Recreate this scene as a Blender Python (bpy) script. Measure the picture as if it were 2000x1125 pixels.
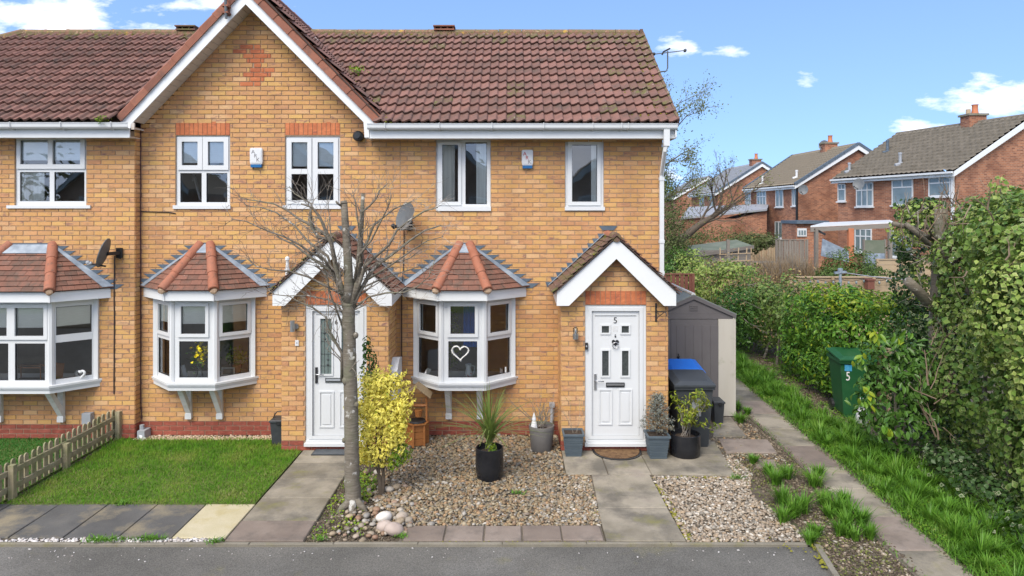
import bpy, math, random
import numpy as np
from mathutils import Vector, Matrix, noise as mnoise

random.seed(7)
rng = np.random.default_rng(11)
R = math.radians
scene = bpy.context.scene
for o in list(bpy.data.objects):
    bpy.data.objects.remove(o)

# ------------------------------------------------------------------ camera, world, sun, exposure
F = 1333.0          # focal length in photo pixels (2000 wide)
YH = 415.0          # horizon row in the photo
HC = 3.59           # camera height
CD = 11.0           # camera distance from the main wall (wall face is y = 0)
cam = bpy.data.cameras.new('camera')
cam.sensor_width = 36.0
cam.lens = 36.0 * F / 2000.0
cam.shift_y = -(562.5 - YH) / 2000.0
cam.clip_end = 2000.0
camo = bpy.data.objects.new('camera', cam)
camo.location = (0, -CD, HC)
camo.rotation_euler = (R(90), 0, 0)
scene.collection.objects.link(camo)
scene.camera = camo

SUN_EL, SUN_AZ = R(49), R(208)      # azimuth clockwise from north (+Y): from behind the camera, to the left
world = bpy.data.worlds.new('World')
scene.world = world
world.use_nodes = True
wn, wl_ = world.node_tree.nodes, world.node_tree.links
wn.clear()
wout = wn.new('ShaderNodeOutputWorld')
bg = wn.new('ShaderNodeBackground')
bg.inputs['Strength'].default_value = 0.15
sky = wn.new('ShaderNodeTexSky')
sky.sky_type = 'NISHITA'
sky.sun_disc = False
sky.sun_elevation = SUN_EL
sky.sun_rotation = SUN_AZ
sky.air_density = 1.0
sky.dust_density = 0.4
sky.ozone_density = 2.0
tcw = wn.new('ShaderNodeTexCoord')
smap = wn.new('ShaderNodeVectorMath'); smap.operation = 'ADD'; smap.inputs[1].default_value = (0, 0, .30)      # deeper blue down to the horizon
wn_norm = wn.new('ShaderNodeVectorMath'); wn_norm.operation = 'NORMALIZE'
wl_.new(tcw.outputs['Generated'], smap.inputs[0]); wl_.new(smap.outputs[0], wn_norm.inputs[0]); wl_.new(wn_norm.outputs[0], sky.inputs['Vector'])
# white clouds, mixed in by direction
def wmath(op, a, b=None, clamp=False):
    n = wn.new('ShaderNodeMath'); n.operation = op; n.use_clamp = clamp
    for i, x in enumerate((a, b)):
        if x is None: continue
        if isinstance(x, (int, float)): n.inputs[i].default_value = x
        else: wl_.new(x, n.inputs[i])
    return n.outputs[0]
sepw = wn.new('ShaderNodeSeparateXYZ'); wl_.new(tcw.outputs['Generated'], sepw.inputs[0])
dyc = wmath('MAXIMUM', wmath('ABSOLUTE', sepw.outputs[1]), 0.02)
az = wmath('DIVIDE', sepw.outputs[0], dyc)          # x / y  : bearing
el = wmath('DIVIDE', sepw.outputs[2], dyc)          # z / y  : height
cn = wn.new('ShaderNodeTexNoise'); cn.inputs['Scale'].default_value = 10.0; cn.inputs['Detail'].default_value = 9; cn.inputs['Roughness'].default_value = 0.6
cmb = wn.new('ShaderNodeCombineXYZ'); wl_.new(az, cmb.inputs[0]); wl_.new(wmath('MULTIPLY', el, 2.6), cmb.inputs[1])
wl_.new(cmb.outputs[0], cn.inputs['Vector'])
total = None
for (cx, cz, rx, rz, amt) in [(-.70, .275, .17, .055, 1.15), (-.55, .31, .20, .035, .8), (-.52, .265, .10, .018, .9), (.69, .158, .085, .022, 1.3), (.76, .178, .10, .030, 1.25),
                              (.575, .128, .055, .016, 1.25), (.435, .192, .022, .013, 1.0), (.24, .245, .035, .02, .85), (.31, .232, .045, .013, .7), (.30, .04, .35, .03, .5), (-1.3, .22, .5, .08, .9)]:
    dx = wmath('DIVIDE', wmath('SUBTRACT', az, cx), rx)
    dz = wmath('DIVIDE', wmath('SUBTRACT', el, cz), rz)
    d2 = wmath('ADD', wmath('MULTIPLY', dx, dx), wmath('MULTIPLY', dz, dz))
    m = wmath('MULTIPLY', wmath('SUBTRACT', 1.0, wmath('MULTIPLY', d2, .5), True), amt)
    total = m if total is None else wmath('MAXIMUM', total, m)
# added broken cloud, unseen behind the camera, to whiten the ambient light
cn2 = wn.new('ShaderNodeTexNoise'); cn2.inputs['Scale'].default_value = 2.2; cn2.inputs['Detail'].default_value = 7
wl_.new(tcw.outputs['Generated'], cn2.inputs['Vector'])
front = wmath('LESS_THAN', el, .0)
cfac = wmath('ADD', wmath('MULTIPLY', wmath('SUBTRACT', cn.outputs[0], .5), 4.2), wmath('SUBTRACT', total, .60))
cfac = wmath('MULTIPLY', wmath('MULTIPLY', cfac, 1.05, True), .86)
gate = wmath('GREATER_THAN', sepw.outputs[1], 0.0)
cfac = wmath('MULTIPLY', cfac, gate)
cfac = wmath('MULTIPLY', cfac, wmath('GREATER_THAN', total, 0.001))
back = wmath('MULTIPLY', wmath('MULTIPLY', wmath('SUBTRACT', cn2.outputs[0], .40), 5.0, True), wmath('SUBTRACT', 1.0, gate))
cfac = wmath('MAXIMUM', cfac, wmath('MULTIPLY', back, .8))
hsv = wn.new('ShaderNodeHueSaturation'); hsv.inputs['Saturation'].default_value = 1.0; hsv.inputs['Value'].default_value = 1.0
wl_.new(sky.outputs[0], hsv.inputs['Color'])
tint = wn.new('ShaderNodeMix'); tint.data_type = 'RGBA'; tint.blend_type = 'MULTIPLY'; tint.inputs[0].default_value = 1.0
wl_.new(hsv.outputs[0], tint.inputs[6]); tint.inputs[7].default_value = (.98, 1.02, 1.04, 1)
cm = wn.new('ShaderNodeMix'); cm.data_type = 'RGBA'
wl_.new(cfac, cm.inputs[0]); wl_.new(tint.outputs[2], cm.inputs[6]); cm.inputs[7].default_value = (5.9, 5.7, 5.9, 1)
wl_.new(cm.outputs[2], bg.inputs['Color'])
wl_.new(bg.outputs[0], wout.inputs[0])

sun = bpy.data.lights.new('sun', 'SUN')
sun.energy = 2.0
sun.angle = R(36)
sun.color = (1.0, .92, .80)
suno = bpy.data.objects.new('sun', sun)
sd = Vector((math.sin(SUN_AZ) * math.cos(SUN_EL), math.cos(SUN_AZ) * math.cos(SUN_EL), math.sin(SUN_EL)))
suno.rotation_euler = sd.to_track_quat('Z', 'Y').to_euler()
suno.location = sd * 40
scene.collection.objects.link(suno)
scene.view_settings.view_transform = 'Standard'
scene.view_settings.look = 'None'
scene.view_settings.exposure = 1.12
scene.view_settings.gamma = 1.0
scene.view_settings.use_curve_mapping = False
scene.render.engine = 'CYCLES'
scene.render.resolution_x, scene.render.resolution_y = 1024, 576

# ------------------------------------------------------------------ helpers
C = scene.collection
def P(px, py, y):
    d = y + CD
    return Vector(((px - 1000) / F * d, y, HC - (py - YH) / F * d))
def X(px, y=0): return (px - 1000) / F * (y + CD)
def Z(py, y=0): return HC - (py - YH) / F * (y + CD)
def G(px, py, z=0.0):
    d = (HC - z) * F / (py - YH)
    return Vector(((px - 1000) / F * d, d - CD, z))
def wl(o):
    v = Vector((0, 0, 0))
    while o is not None:
        v += o.location; o = o.parent
    return v
def tag(o, label=None, cat=None, group=None, kind=None):
    if label: o['label'] = label
    if cat: o['category'] = cat
    if group: o['group'] = group
    if kind: o['kind'] = kind
    return o
def thing(name, label, cat, loc=(0, 0, 0), group=None):
    o = bpy.data.objects.new(name, None); o.empty_display_size = .1
    o.location = loc; C.objects.link(o)
    return tag(o, label, cat, group)
def linkmesh(name, me, parent=None, loc=(0, 0, 0)):
    o = bpy.data.objects.new(name, me); C.objects.link(o)
    if parent is not None: o.parent = parent
    o.location = loc
    return o

class MB:
    def __init__(s, M=None):
        s.v = []; s.f = []; s.M = M
    def add(s, vs, fs):
        b = len(s.v)
        if s.M is not None: vs = [s.M @ Vector(v) for v in vs]
        s.v += [tuple(v) for v in vs]
        s.f += [tuple(b + i for i in f) for f in fs]
        return s
    def box(s, x0, x1, y0, y1, z0, z1):
        return s.add([(x0, y0, z0), (x1, y0, z0), (x1, y1, z0), (x0, y1, z0), (x0, y0, z1), (x1, y0, z1), (x1, y1, z1), (x0, y1, z1)],
                     [(3, 2, 1, 0), (4, 5, 6, 7), (0, 1, 5, 4), (1, 2, 6, 5), (2, 3, 7, 6), (3, 0, 4, 7)])
    def cbox(s, x0, x1, y0, y1, z0, z1, c=.01):
        # box with chamfered top edges
        vs = [(x0, y0, z0), (x1, y0, z0), (x1, y1, z0), (x0, y1, z0), (x0, y0, z1 - c), (x1, y0, z1 - c), (x1, y1, z1 - c), (x0, y1, z1 - c),
              (x0 + c, y0 + c, z1), (x1 - c, y0 + c, z1), (x1 - c, y1 - c, z1), (x0 + c, y1 - c, z1)]
        return s.add(vs, [(3, 2, 1, 0), (8, 9, 10, 11), (0, 1, 5, 4), (1, 2, 6, 5), (2, 3, 7, 6), (3, 0, 4, 7), (4, 5, 9, 8), (5, 6, 10, 9), (6, 7, 11, 10), (7, 4, 8, 11)])
    def taper(s, c, w0, d0, w1, d1, z0, z1):
        x, y = c
        return s.add([(x - w0 / 2, y - d0 / 2, z0), (x + w0 / 2, y - d0 / 2, z0), (x + w0 / 2, y + d0 / 2, z0), (x - w0 / 2, y + d0 / 2, z0),
                      (x - w1 / 2, y - d1 / 2, z1), (x + w1 / 2, y - d1 / 2, z1), (x + w1 / 2, y + d1 / 2, z1), (x - w1 / 2, y + d1 / 2, z1)],
                     [(3, 2, 1, 0), (4, 5, 6, 7), (0, 1, 5, 4), (1, 2, 6, 5), (2, 3, 7, 6), (3, 0, 4, 7)])
    def prism(s, pts, vec):
        n = len(pts); vec = Vector(vec)
        a = [Vector(p) for p in pts]; b = [p + vec for p in a]
        return s.add(a + b, [tuple(range(n))[::-1], tuple(range(n, 2 * n))] + [(i, (i + 1) % n, n + (i + 1) % n, n + i) for i in range(n)])
    def poly(s, pts):
        return s.add(pts, [tuple(range(len(pts)))])
    def bar(s, p, q, w, h, up=(0, 0, 1)):
        p, q = Vector(p), Vector(q); d = (q - p)
        if d.length < 1e-6: return s
        d.normalize(); up = Vector(up)
        if abs(d.dot(up)) > .98: up = Vector((0, 1, 0))
        a = d.cross(up).normalized() * (w / 2); b = a.cross(d).normalized() * (h / 2)
        return s.add([p - a - b, p + a - b, p + a + b, p - a + b, q - a - b, q + a - b, q + a + b, q - a + b],
                     [(0, 1, 2, 3), (7, 6, 5, 4), (0, 4, 5, 1), (1, 5, 6, 2), (2, 6, 7, 3), (3, 7, 4, 0)])
    def tube(s, pts, rads, n=6):
        pts = [Vector(p) for p in pts]
        if isinstance(rads, (int, float)): rads = [rads] * len(pts)
        vs = []; fs = []; ref = None
        for i, p in enumerate(pts):
            d = (pts[min(i + 1, len(pts) - 1)] - pts[max(i - 1, 0)])
            if d.length < 1e-7: d = Vector((0, 0, 1))
            d.normalize()
            if ref is None: ref = Vector((0, 1, 0)) if abs(d.y) < .8 else Vector((1, 0, 0))
            a = d.cross(ref).normalized(); b = d.cross(a).normalized()
            for k in range(n):
                t = 2 * math.pi * k / n
                vs.append(p + (a * math.cos(t) + b * math.sin(t)) * rads[i])
        for i in range(len(pts) - 1):
            for k in range(n):
                fs.append((i * n + k, i * n + (k + 1) % n, (i + 1) * n + (k + 1) % n, (i + 1) * n + k))
        fs.append(tuple(range(n))[::-1]); fs.append(tuple(range((len(pts) - 1) * n, len(pts) * n)))
        return s.add(vs, fs)
    def lathe(s, prof, n=20, c=(0, 0, 0), closed=True):
        c = Vector(c); vs = []; fs = []
        for (r, z) in prof:
            for k in range(n):
                t = 2 * math.pi * k / n
                vs.append(c + Vector((r * math.cos(t), r * math.sin(t), z)))
        m = len(prof)
        for i in range(m - 1):
            for k in range(n):
                fs.append((i * n + k, i * n + (k + 1) % n, (i + 1) * n + (k + 1) % n, (i + 1) * n + k))
        if closed:
            fs.append(tuple(range(n))[::-1]); fs.append(tuple(range((m - 1) * n, m * n)))
        return s.add(vs, fs)
    def ball(s, c, rx, ry=None, rz=None, n=8, m=5, jit=0.0):
        ry = ry or rx; rz = rz or rx; c = Vector(c); vs = []; fs = []
        for i in range(m + 1):
            ph = math.pi * i / m
            for k in range(n):
                t = 2 * math.pi * k / n
                j = 1 + random.uniform(-jit, jit)
                vs.append(c + Vector((rx * math.sin(ph) * math.cos(t) * j, ry * math.sin(ph) * math.sin(t) * j, -rz * math.cos(ph))))
        for i in range(m):
            for k in range(n):
                fs.append((i * n + k, i * n + (k + 1) % n, (i + 1) * n + (k + 1) % n, (i + 1) * n + k))
        return s.add(vs, fs)
    def build(s, name, mat, parent=None, smooth=False, label=None, cat=None, group=None, kind=None):
        off = wl(parent) if parent is not None else Vector((0, 0, 0))
        me = bpy.data.meshes.new(name)
        me.from_pydata([(x - off.x, y - off.y, z - off.z) for x, y, z in s.v], [], s.f)
        if smooth:
            me.polygons.foreach_set('use_smooth', [True] * len(me.polygons))
            if smooth == 'auto': 
                try: me.set_sharp_from_angle(angle=R(35))
                except Exception: pass
        me.materials.append(mat); me.update()
        o = linkmesh(name, me, parent)
        tag(o, label, cat, group, kind)
        return o

def solo(mb, name, mat, loc, label, cat, group=None, smooth=False, kind=None):
    """a top-level thing that is one mesh, its origin at loc"""
    o = mb.build(name, mat, None, smooth)
    loc = Vector(loc)
    o.data.transform(Matrix.Translation(-loc)); o.location = loc
    return tag(o, label, cat, group, kind)

def npmesh(name, V, Fa, mat, parent=None, smooth=False, attr=None, loc_off=True):
    me = bpy.data.meshes.new(name)
    V = np.asarray(V, dtype=np.float32).reshape(-1, 3)
    off = wl(parent) if parent is not None else Vector((0, 0, 0))
    V = V - np.array(off, dtype=np.float32)
    Fa = np.asarray(Fa, dtype=np.int32)
    k = Fa.shape[1]
    me.vertices.add(len(V)); me.vertices.foreach_set('co', V.ravel())
    me.loops.add(Fa.size); me.loops.foreach_set('vertex_index', Fa.ravel())
    me.polygons.add(len(Fa)); me.polygons.foreach_set('loop_start', np.arange(0, Fa.size, k, dtype=np.int32))
    me.polygons.foreach_set('loop_total', np.full(len(Fa), k, dtype=np.int32))
    if smooth: me.polygons.foreach_set('use_smooth', np.ones(len(Fa), dtype=bool))
    me.update(calc_edges=True)
    if attr is not None:
        a = me.attributes.new('rim', 'FLOAT', 'POINT'); a.data.foreach_set('value', np.asarray(attr, dtype=np.float32))
    me.materials.append(mat)
    return linkmesh(name, me, parent)

# ------------------------------------------------------------------ materials
def nodes(name):
    m = bpy.data.materials.new(name); m.use_nodes = True
    nt = m.node_tree; nt.nodes.clear()
    return m, nt.nodes, nt.links
def mixc(n, l, fac, a, b, mode='MIX'):
    x = n.new('ShaderNodeMix'); x.data_type = 'RGBA'; x.blend_type = mode
    for i, v in ((0, fac), (6, a), (7, b)):
        if isinstance(v, (int, float)): x.inputs[i].default_value = v
        elif isinstance(v, tuple): x.inputs[i].default_value = (v[0], v[1], v[2], 1)
        else: l.new(v, x.inputs[i])
    return x.outputs[2]
def mm(n, l, op, a, b=None, clamp=False, c=None):
    x = n.new('ShaderNodeMath'); x.operation = op; x.use_clamp = clamp
    for i, v in enumerate((a, b, c)):
        if v is None: continue
        if isinstance(v, (int, float)): x.inputs[i].default_value = v
        else: l.new(v, x.inputs[i])
    return x.outputs[0]
def rnd_node(n, l, seed=0.0):
    g = n.new('ShaderNodeNewGeometry'); o = n.new('ShaderNodeObjectInfo')
    s = mm(n, l, 'ADD', mm(n, l, 'MULTIPLY', g.outputs['Random Per Island'], 91.7), mm(n, l, 'MULTIPLY_ADD', o.outputs['Random'], 53.1, c=seed))
    w = n.new('ShaderNodeTexWhiteNoise'); w.noise_dimensions = '1D'; l.new(s, w.inputs['W'])
    return w.outputs['Value']
def noise_node(n, l, scale, detail=5, stretch=(1, 1, 1), rough=.55, off=0.0):
    g = n.new('ShaderNodeNewGeometry')
    mp = n.new('ShaderNodeMapping'); mp.inputs['Scale'].default_value = stretch; mp.inputs['Location'].default_value = (off, off * .7, off * 1.3)
    l.new(g.outputs['Position'], mp.inputs['Vector'])
    t = n.new('ShaderNodeTexNoise'); t.inputs['Scale'].default_value = scale; t.inputs['Detail'].default_value = detail; t.inputs['Roughness'].default_value = rough
    l.new(mp.outputs[0], t.inputs['Vector'])
    return t.outputs[0]
def ramp_node(n, l, fac, cols, pos=None):
    r = n.new('ShaderNodeValToRGB'); e = r.color_ramp.elements
    k = len(cols); pos = pos or [i / (k - 1) for i in range(k)]
    e[0].position = pos[0]; e[0].color = (*cols[0], 1); e[1].position = pos[-1]; e[1].color = (*cols[-1], 1)
    for i in range(1, k - 1):
        x = e.new(pos[i]); x.color = (*cols[i], 1)
    l.new(fac, r.inputs[0])
    return r.outputs[0]
def mat(name, cols, rough=.75, wr=0.0, scale=4.0, bump=0.0, bscale=60.0, stains=(), metal=0.0, spec=.4, detail=5, stretch=(1, 1, 1), contrast=2.2, coat=0.0, grain=0.0, gscale=120.0):
    """cols: ramp driven by (per-piece random)*wr + noise*(1-wr); stains: (colour, scale, lo, hi, amount)"""
    m, n, l = nodes(name)
    out = n.new('ShaderNodeOutputMaterial'); b = n.new('ShaderNodeBsdfPrincipled')
    if len(cols) == 1: cols = [cols[0], tuple(c * .88 for c in cols[0])]
    nz = mm(n, l, 'MULTIPLY_ADD', mm(n, l, 'SUBTRACT', noise_node(n, l, scale, detail, stretch), .5), contrast, True, .5)
    fac = nz
    if wr > 0:
        rv = rnd_node(n, l)
        fac = mm(n, l, 'ADD', mm(n, l, 'MULTIPLY', rv, wr), mm(n, l, 'MULTIPLY', nz, 1 - wr), True)
    col = ramp_node(n, l, fac, cols)
    for i, (sc, ss, lo, hi, am) in enumerate(stains):
        st = noise_node(n, l, ss, 6, off=3.1 * (i + 1), rough=.65)
        mk = n.new('ShaderNodeMapRange'); mk.inputs[1].default_value = lo; mk.inputs[2].default_value = hi
        mk.inputs[3].default_value = 0; mk.inputs[4].default_value = am
        l.new(st, mk.inputs[0])
        col = mixc(n, l, mk.outputs[0], col, sc)
    if grain > 0:
        gr = noise_node(n, l, gscale, 3)
        gv = mm(n, l, 'MULTIPLY_ADD', mm(n, l, 'SUBTRACT', gr, .5), grain * 2, c=1.0)
        cx = n.new('ShaderNodeVectorMath'); cx.operation = 'SCALE'; l.new(col, cx.inputs[0]); l.new(gv, cx.inputs['Scale'])
        col = cx.outputs[0]
    l.new(col, b.inputs['Base Color'])
    b.inputs['Roughness'].default_value = rough; b.inputs['Metallic'].default_value = metal
    b.inputs['Specular IOR Level'].default_value = spec; b.inputs['Coat Weight'].default_value = coat
    if bump > 0:
        bn = n.new('ShaderNodeBump'); bn.inputs['Strength'].default_value = min(1, bump); bn.inputs['Distance'].default_value = .01
        l.new(noise_node(n, l, bscale, 4), bn.inputs['Height']); l.new(bn.outputs[0], b.inputs['Normal'])
    l.new(b.outputs[0], out.inputs[0])
    return m
def leafmat(name, cols, rim=None, rough=.5, transl=.25, rimamt=1.0, rimlo=.35, rimhi=.8, rimprob=1.0, clump=.35):
    m, n, l = nodes(name)
    out = n.new('ShaderNodeOutputMaterial'); b = n.new('ShaderNodeBsdfPrincipled'); t = n.new('ShaderNodeBsdfTranslucent'); mx = n.new('ShaderNodeMixShader')
    rv = rnd_node(n, l)
    nz = mm(n, l, 'MULTIPLY_ADD', mm(n, l, 'SUBTRACT', noise_node(n, l, 2.4, 3), .5), 2.5, True, .5)
    fac = mm(n, l, 'ADD', mm(n, l, 'MULTIPLY', rv, 1 - clump), mm(n, l, 'MULTIPLY', nz, clump), True)
    col = ramp_node(n, l, fac, cols)
    if rim:
        a = n.new('ShaderNodeAttribute'); a.attribute_name = 'rim'
        mk = n.new('ShaderNodeMapRange'); mk.inputs[1].default_value = rimlo; mk.inputs[2].default_value = rimhi; mk.inputs[4].default_value = rimamt
        l.new(a.outputs['Fac'], mk.inputs[0])
        f = mk.outputs[0]
        if rimprob < 1:
            f = mm(n, l, 'MULTIPLY', f, mm(n, l, 'LESS_THAN', rnd_node(n, l, 17.3), rimprob))
        col = mixc(n, l, f, col, rim)
    l.new(col, b.inputs['Base Color']); l.new(col, t.inputs['Color'])
    b.inputs['Roughness'].default_value = rough; b.inputs['Specular IOR Level'].default_value = .22
    mx.inputs[0].default_value = transl
    l.new(b.outputs[0], mx.inputs[1]); l.new(t.outputs[0], mx.inputs[2]); l.new(mx.outputs[0], out.inputs[0])
    return m

def brickmat(name, cols, dark, wr=.75):
    """one fired brick: per-brick colour, a smoky smudge across some of them, fine sand grain"""
    m, n, l = nodes(name)
    out = n.new('ShaderNodeOutputMaterial'); b = n.new('ShaderNodeBsdfPrincipled')
    rv = rnd_node(n, l); rv2 = rnd_node(n, l, 31.7)
    big = mm(n, l, 'MULTIPLY_ADD', mm(n, l, 'SUBTRACT', noise_node(n, l, .9, 3), .5), 1.8, True, .5)
    fac = mm(n, l, 'ADD', mm(n, l, 'MULTIPLY', rv, wr), mm(n, l, 'MULTIPLY', big, 1 - wr), True)
    col = ramp_node(n, l, fac, cols)
    sm = noise_node(n, l, 7.0, 4, (1.0, 1.0, 3.0))
    mk = mm(n, l, 'MULTIPLY', mm(n, l, 'SUBTRACT', sm, .52), 7.0, True)
    mk = mm(n, l, 'MULTIPLY', mk, mm(n, l, 'MULTIPLY', mm(n, l, 'SUBTRACT', rv2, .35), 1.7, True))
    col = mixc(n, l, mk, col, dark)
    fl = mm(n, l, 'MULTIPLY', mm(n, l, 'SUBTRACT', noise_node(n, l, 13.0, 4, (1, 1, 2.0), off=5), .48), 4.0, True)
    col = mixc(n, l, mm(n, l, 'MULTIPLY', fl, .55), col, tuple(min(1, c * 1.5) for c in cols[-1]))
    run = mm(n, l, 'MULTIPLY', mm(n, l, 'SUBTRACT', noise_node(n, l, 2.2, 5, (1, 1, .22), off=9), .52), 3.2, True)      # old rain runs and soot
    col = mixc(n, l, mm(n, l, 'MULTIPLY', run, .42), col, tuple(c * .55 for c in cols[0]))
    gr = mm(n, l, 'MULTIPLY_ADD', mm(n, l, 'SUBTRACT', noise_node(n, l, 160, 3), .5), .8, c=1.0)
    cx = n.new('ShaderNodeVectorMath'); cx.operation = 'SCALE'; l.new(col, cx.inputs[0]); l.new(gr, cx.inputs['Scale'])
    l.new(cx.outputs[0], b.inputs['Base Color']); b.inputs['Roughness'].default_value = .85; b.inputs['Specular IOR Level'].default_value = .25
    bn = n.new('ShaderNodeBump'); bn.inputs['Strength'].default_value = .5; bn.inputs['Distance'].default_value = .006
    l.new(noise_node(n, l, 55, 5), bn.inputs['Height']); l.new(bn.outputs[0], b.inputs['Normal'])
    l.new(b.outputs[0], out.inputs[0])
    return m

M = {}
M['brick'] = brickmat('buff_brick', [(.35, .17, .092), (.45, .235, .115), (.52, .295, .105), (.46, .25, .115), (.56, .345, .12), (.50, .27, .12), (.58, .37, .19), (.41, .205, .10)], (.23, .125, .105))
M['redbrick'] = brickmat('red_brick', [(.36, .11, .055), (.44, .14, .06), (.48, .17, .075)], (.27, .09, .06))
M['plinth'] = brickmat('plinth_brick', [(.20, .052, .036), (.25, .068, .045), (.29, .085, .06)], (.15, .06, .05))
M['mortar'] = mat('mortar', [(.30, .205, .135), (.38, .275, .19)], rough=.95, scale=6, bump=.3)
M['white'] = mat('white_upvc', [(.61, .63, .64), (.57, .585, .59)], rough=.35, scale=1.5, stains=[((.55, .55, .50), 3.0, .62, .85, .35)])
M['whitegrime'] = mat('weathered_white_paint', [(.62, .62, .61), (.70, .70, .69)], rough=.5, scale=5, stains=[((.35, .34, .30), 9.0, .5, .75, .6)])
M['fascia'] = mat('white_fascia', [(.69, .71, .72), (.63, .65, .655)], rough=.4, scale=1.2, stains=[((.52, .55, .52), 2.2, .58, .8, .35)])
M['soffit'] = mat('soffit_board', [(.50, .46, .42), (.56, .52, .47)], rough=.5, scale=3)
M['tile'] = mat('concrete_roof_tile', [(.110, .066, .052), (.145, .080, .062), (.18, .093, .073), (.225, .115, .09), (.145, .105, .085)], rough=.85, wr=.5, scale=5, bump=.5, bscale=70,
                stains=[((.07, .058, .048), 4.0, .52, .70, .7), ((.13, .125, .045), 14.0, .68, .76, .6), ((.62, .60, .55), 12.0, .73, .76, .9)], grain=.35)
M['tilemoss'] = mat('mossy_roof_tile', [(.095, .06, .048), (.14, .08, .062), (.17, .09, .07)], rough=.9, wr=.5, scale=5, bump=.6, bscale=60,
                stains=[((.12, .12, .035), 7.0, .48, .60, .85), ((.55, .52, .40), 16.0, .62, .68, .7)], grain=.35)
M['ridge'] = mat('lichened_ridge_tile', [(.16, .10, .07), (.26, .13, .08)], rough=.9, wr=.5, scale=8, bump=.7, bscale=50,
                 stains=[((.13, .12, .05), 12.0, .42, .55, .8), ((.45, .28, .05), 7.0, .60, .68, .8), ((.50, .36, .24), 18.0, .6, .68, .8)])
M['verge'] = mat('terracotta_verge_tile', [(.17, .07, .048), (.24, .095, .06), (.29, .12, .075)], rough=.85, wr=.6, scale=6, bump=.4, stains=[((.09, .06, .05), 5.0, .52, .70, .7), ((.2, .17, .09), 9, .6, .75, .5)])
M['hip'] = mat('orange_hip_tile', [(.27, .10, .058), (.33, .13, .078), (.26, .12, .08)], rough=.85, wr=.4, scale=7, bump=.5, stains=[((.12, .08, .06), 14.0, .56, .68, .7), ((.30, .22, .10), 6.0, .60, .78, .5)])
M['plain'] = mat('plain_clay_tile', [(.105, .055, .042), (.15, .075, .053), (.21, .095, .065), (.13, .085, .068)], rough=.9, wr=.65, scale=8, bump=.5,
                 stains=[((.09, .07, .055), 6.0, .48, .66, .75), ((.50, .44, .36), 26.0, .66, .72, .7)], grain=.4)
M['lead'] = mat('lead_flashing', [(.16, .20, .25), (.25, .30, .36), (.36, .42, .48)], rough=.5, scale=6, metal=.25, stains=[((.55, .58, .60), 9.0, .58, .8, .4)])
M['leaddark'] = mat('dark_lead_flashing', [(.065, .09, .12), (.12, .155, .19)], rough=.55, scale=6, metal=.2)
M['underlay'] = mat('roof_underlay', [(.05, .035, .03), (.08, .055, .045)], rough=.95)
M['black'] = mat('black_plastic', [(.018, .019, .021), (.026, .027, .03)], rough=.4, scale=8)
M['blackgloss'] = mat('black_glazed_pot', [(.012, .013, .016), (.02, .021, .024)], rough=.22, scale=8, stains=[((.10, .09, .07), 8.0, .66, .82, .5)])
M['steel'] = mat('brushed_steel', [(.55, .56, .58), (.42, .43, .45)], rough=.3, metal=.9)
M['lightgrey'] = mat('grey_plastic', [(.33, .35, .38), (.27, .29, .31)], rough=.5)
M['dishgrey'] = mat('dish_grey', [(.075, .085, .095), (.12, .13, .135)], rough=.5, scale=9)
M['cable'] = mat('black_cable', [(.02, .018, .02), (.03, .026, .03)], rough=.6)
M['pipeplum'] = mat('purple_brown_cable', [(.10, .045, .05), (.07, .035, .04)], rough=.7)
M['room'] = mat('dim_room', [(.42, .38, .33), (.28, .26, .22)], rough=.9, scale=2)
M['board'] = mat('window_board', [(.65, .65, .64), (.6, .6, .6)], rough=.5)
M['blind'] = mat('cream_blind', [(.80, .78, .70), (.72, .70, .62)], rough=.8, scale=12, stretch=(1, 1, 6))
M['blindgrey'] = mat('grey_blind', [(.78, .80, .80), (.70, .72, .72)], rough=.8, scale=12, stretch=(1, 1, 6))
M['curtain'] = mat('curtain', [(.70, .67, .60), (.50, .48, .43)], rough=.9, scale=22, stretch=(1.5, 1, .05))
M['curtainlight'] = mat('pale_curtain', [(.82, .81, .76), (.62, .61, .57)], rough=.9, scale=22, stretch=(1.5, 1, .05))
M['blue'] = mat('blue_plastic', [(.010, .13, .55), (.012, .16, .62)], rough=.35, scale=5)
M['alarmblue'] = mat('alarm_blue', [(.01, .09, .25), (.015, .12, .3)], rough=.3)
M['alarm'] = mat('alarm_box_grey', [(.55, .56, .57), (.62, .63, .64)], rough=.4)
M['redink'] = mat('red_print', [(.45, .05, .04), (.40, .05, .04)], rough=.5)
M['greyink'] = mat('grey_print', [(.17, .16, .17), (.2, .19, .2)], rough=.5)
M['ink'] = mat('black_print', [(.02, .02, .02), (.03, .03, .03)], rough=.5)
M['whiteink'] = mat('white_print', [(.75, .75, .75), (.7, .7, .7)], rough=.5)
M['binblack'] = mat('dark_grey_bin', [(.035, .04, .045), (.05, .055, .06)], rough=.5, scale=4, stains=[((.12, .12, .12), 7.0, .6, .8, .3)])
M['bingreen'] = mat('green_bin', [(.012, .075, .025), (.02, .095, .034)], rough=.42, scale=3, stains=[((.06, .13, .06), 5.0, .5, .75, .5)])
M['potgrey'] = mat('grey_stone_pot', [(.135, .128, .118), (.17, .16, .15)], rough=.7, scale=9, bump=.2)
M['potslate'] = mat('slate_blue_pot', [(.075, .10, .12), (.10, .13, .15)], rough=.6, scale=7)
M['soil'] = mat('potting_soil', [(.03, .02, .014), (.07, .05, .035)], rough=1, scale=30, bump=.8)
M['shedgrey'] = mat('shed_grey', [(.115, .105, .108), (.14, .13, .13)], rough=.55, scale=3)
M['shedroof'] = mat('shed_roof', [(.15, .17, .165), (.21, .23, .22)], rough=.6, scale=2.5, stains=[((.16, .19, .12), 5.0, .5, .7, .6)])
M['shedbeige'] = mat('shed_beige', [(.46, .43, .37), (.52, .49, .43)], rough=.6, scale=2, stretch=(3, 3, .4), stains=[((.22, .24, .12), 3.5, .54, .72, .6)])
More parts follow.
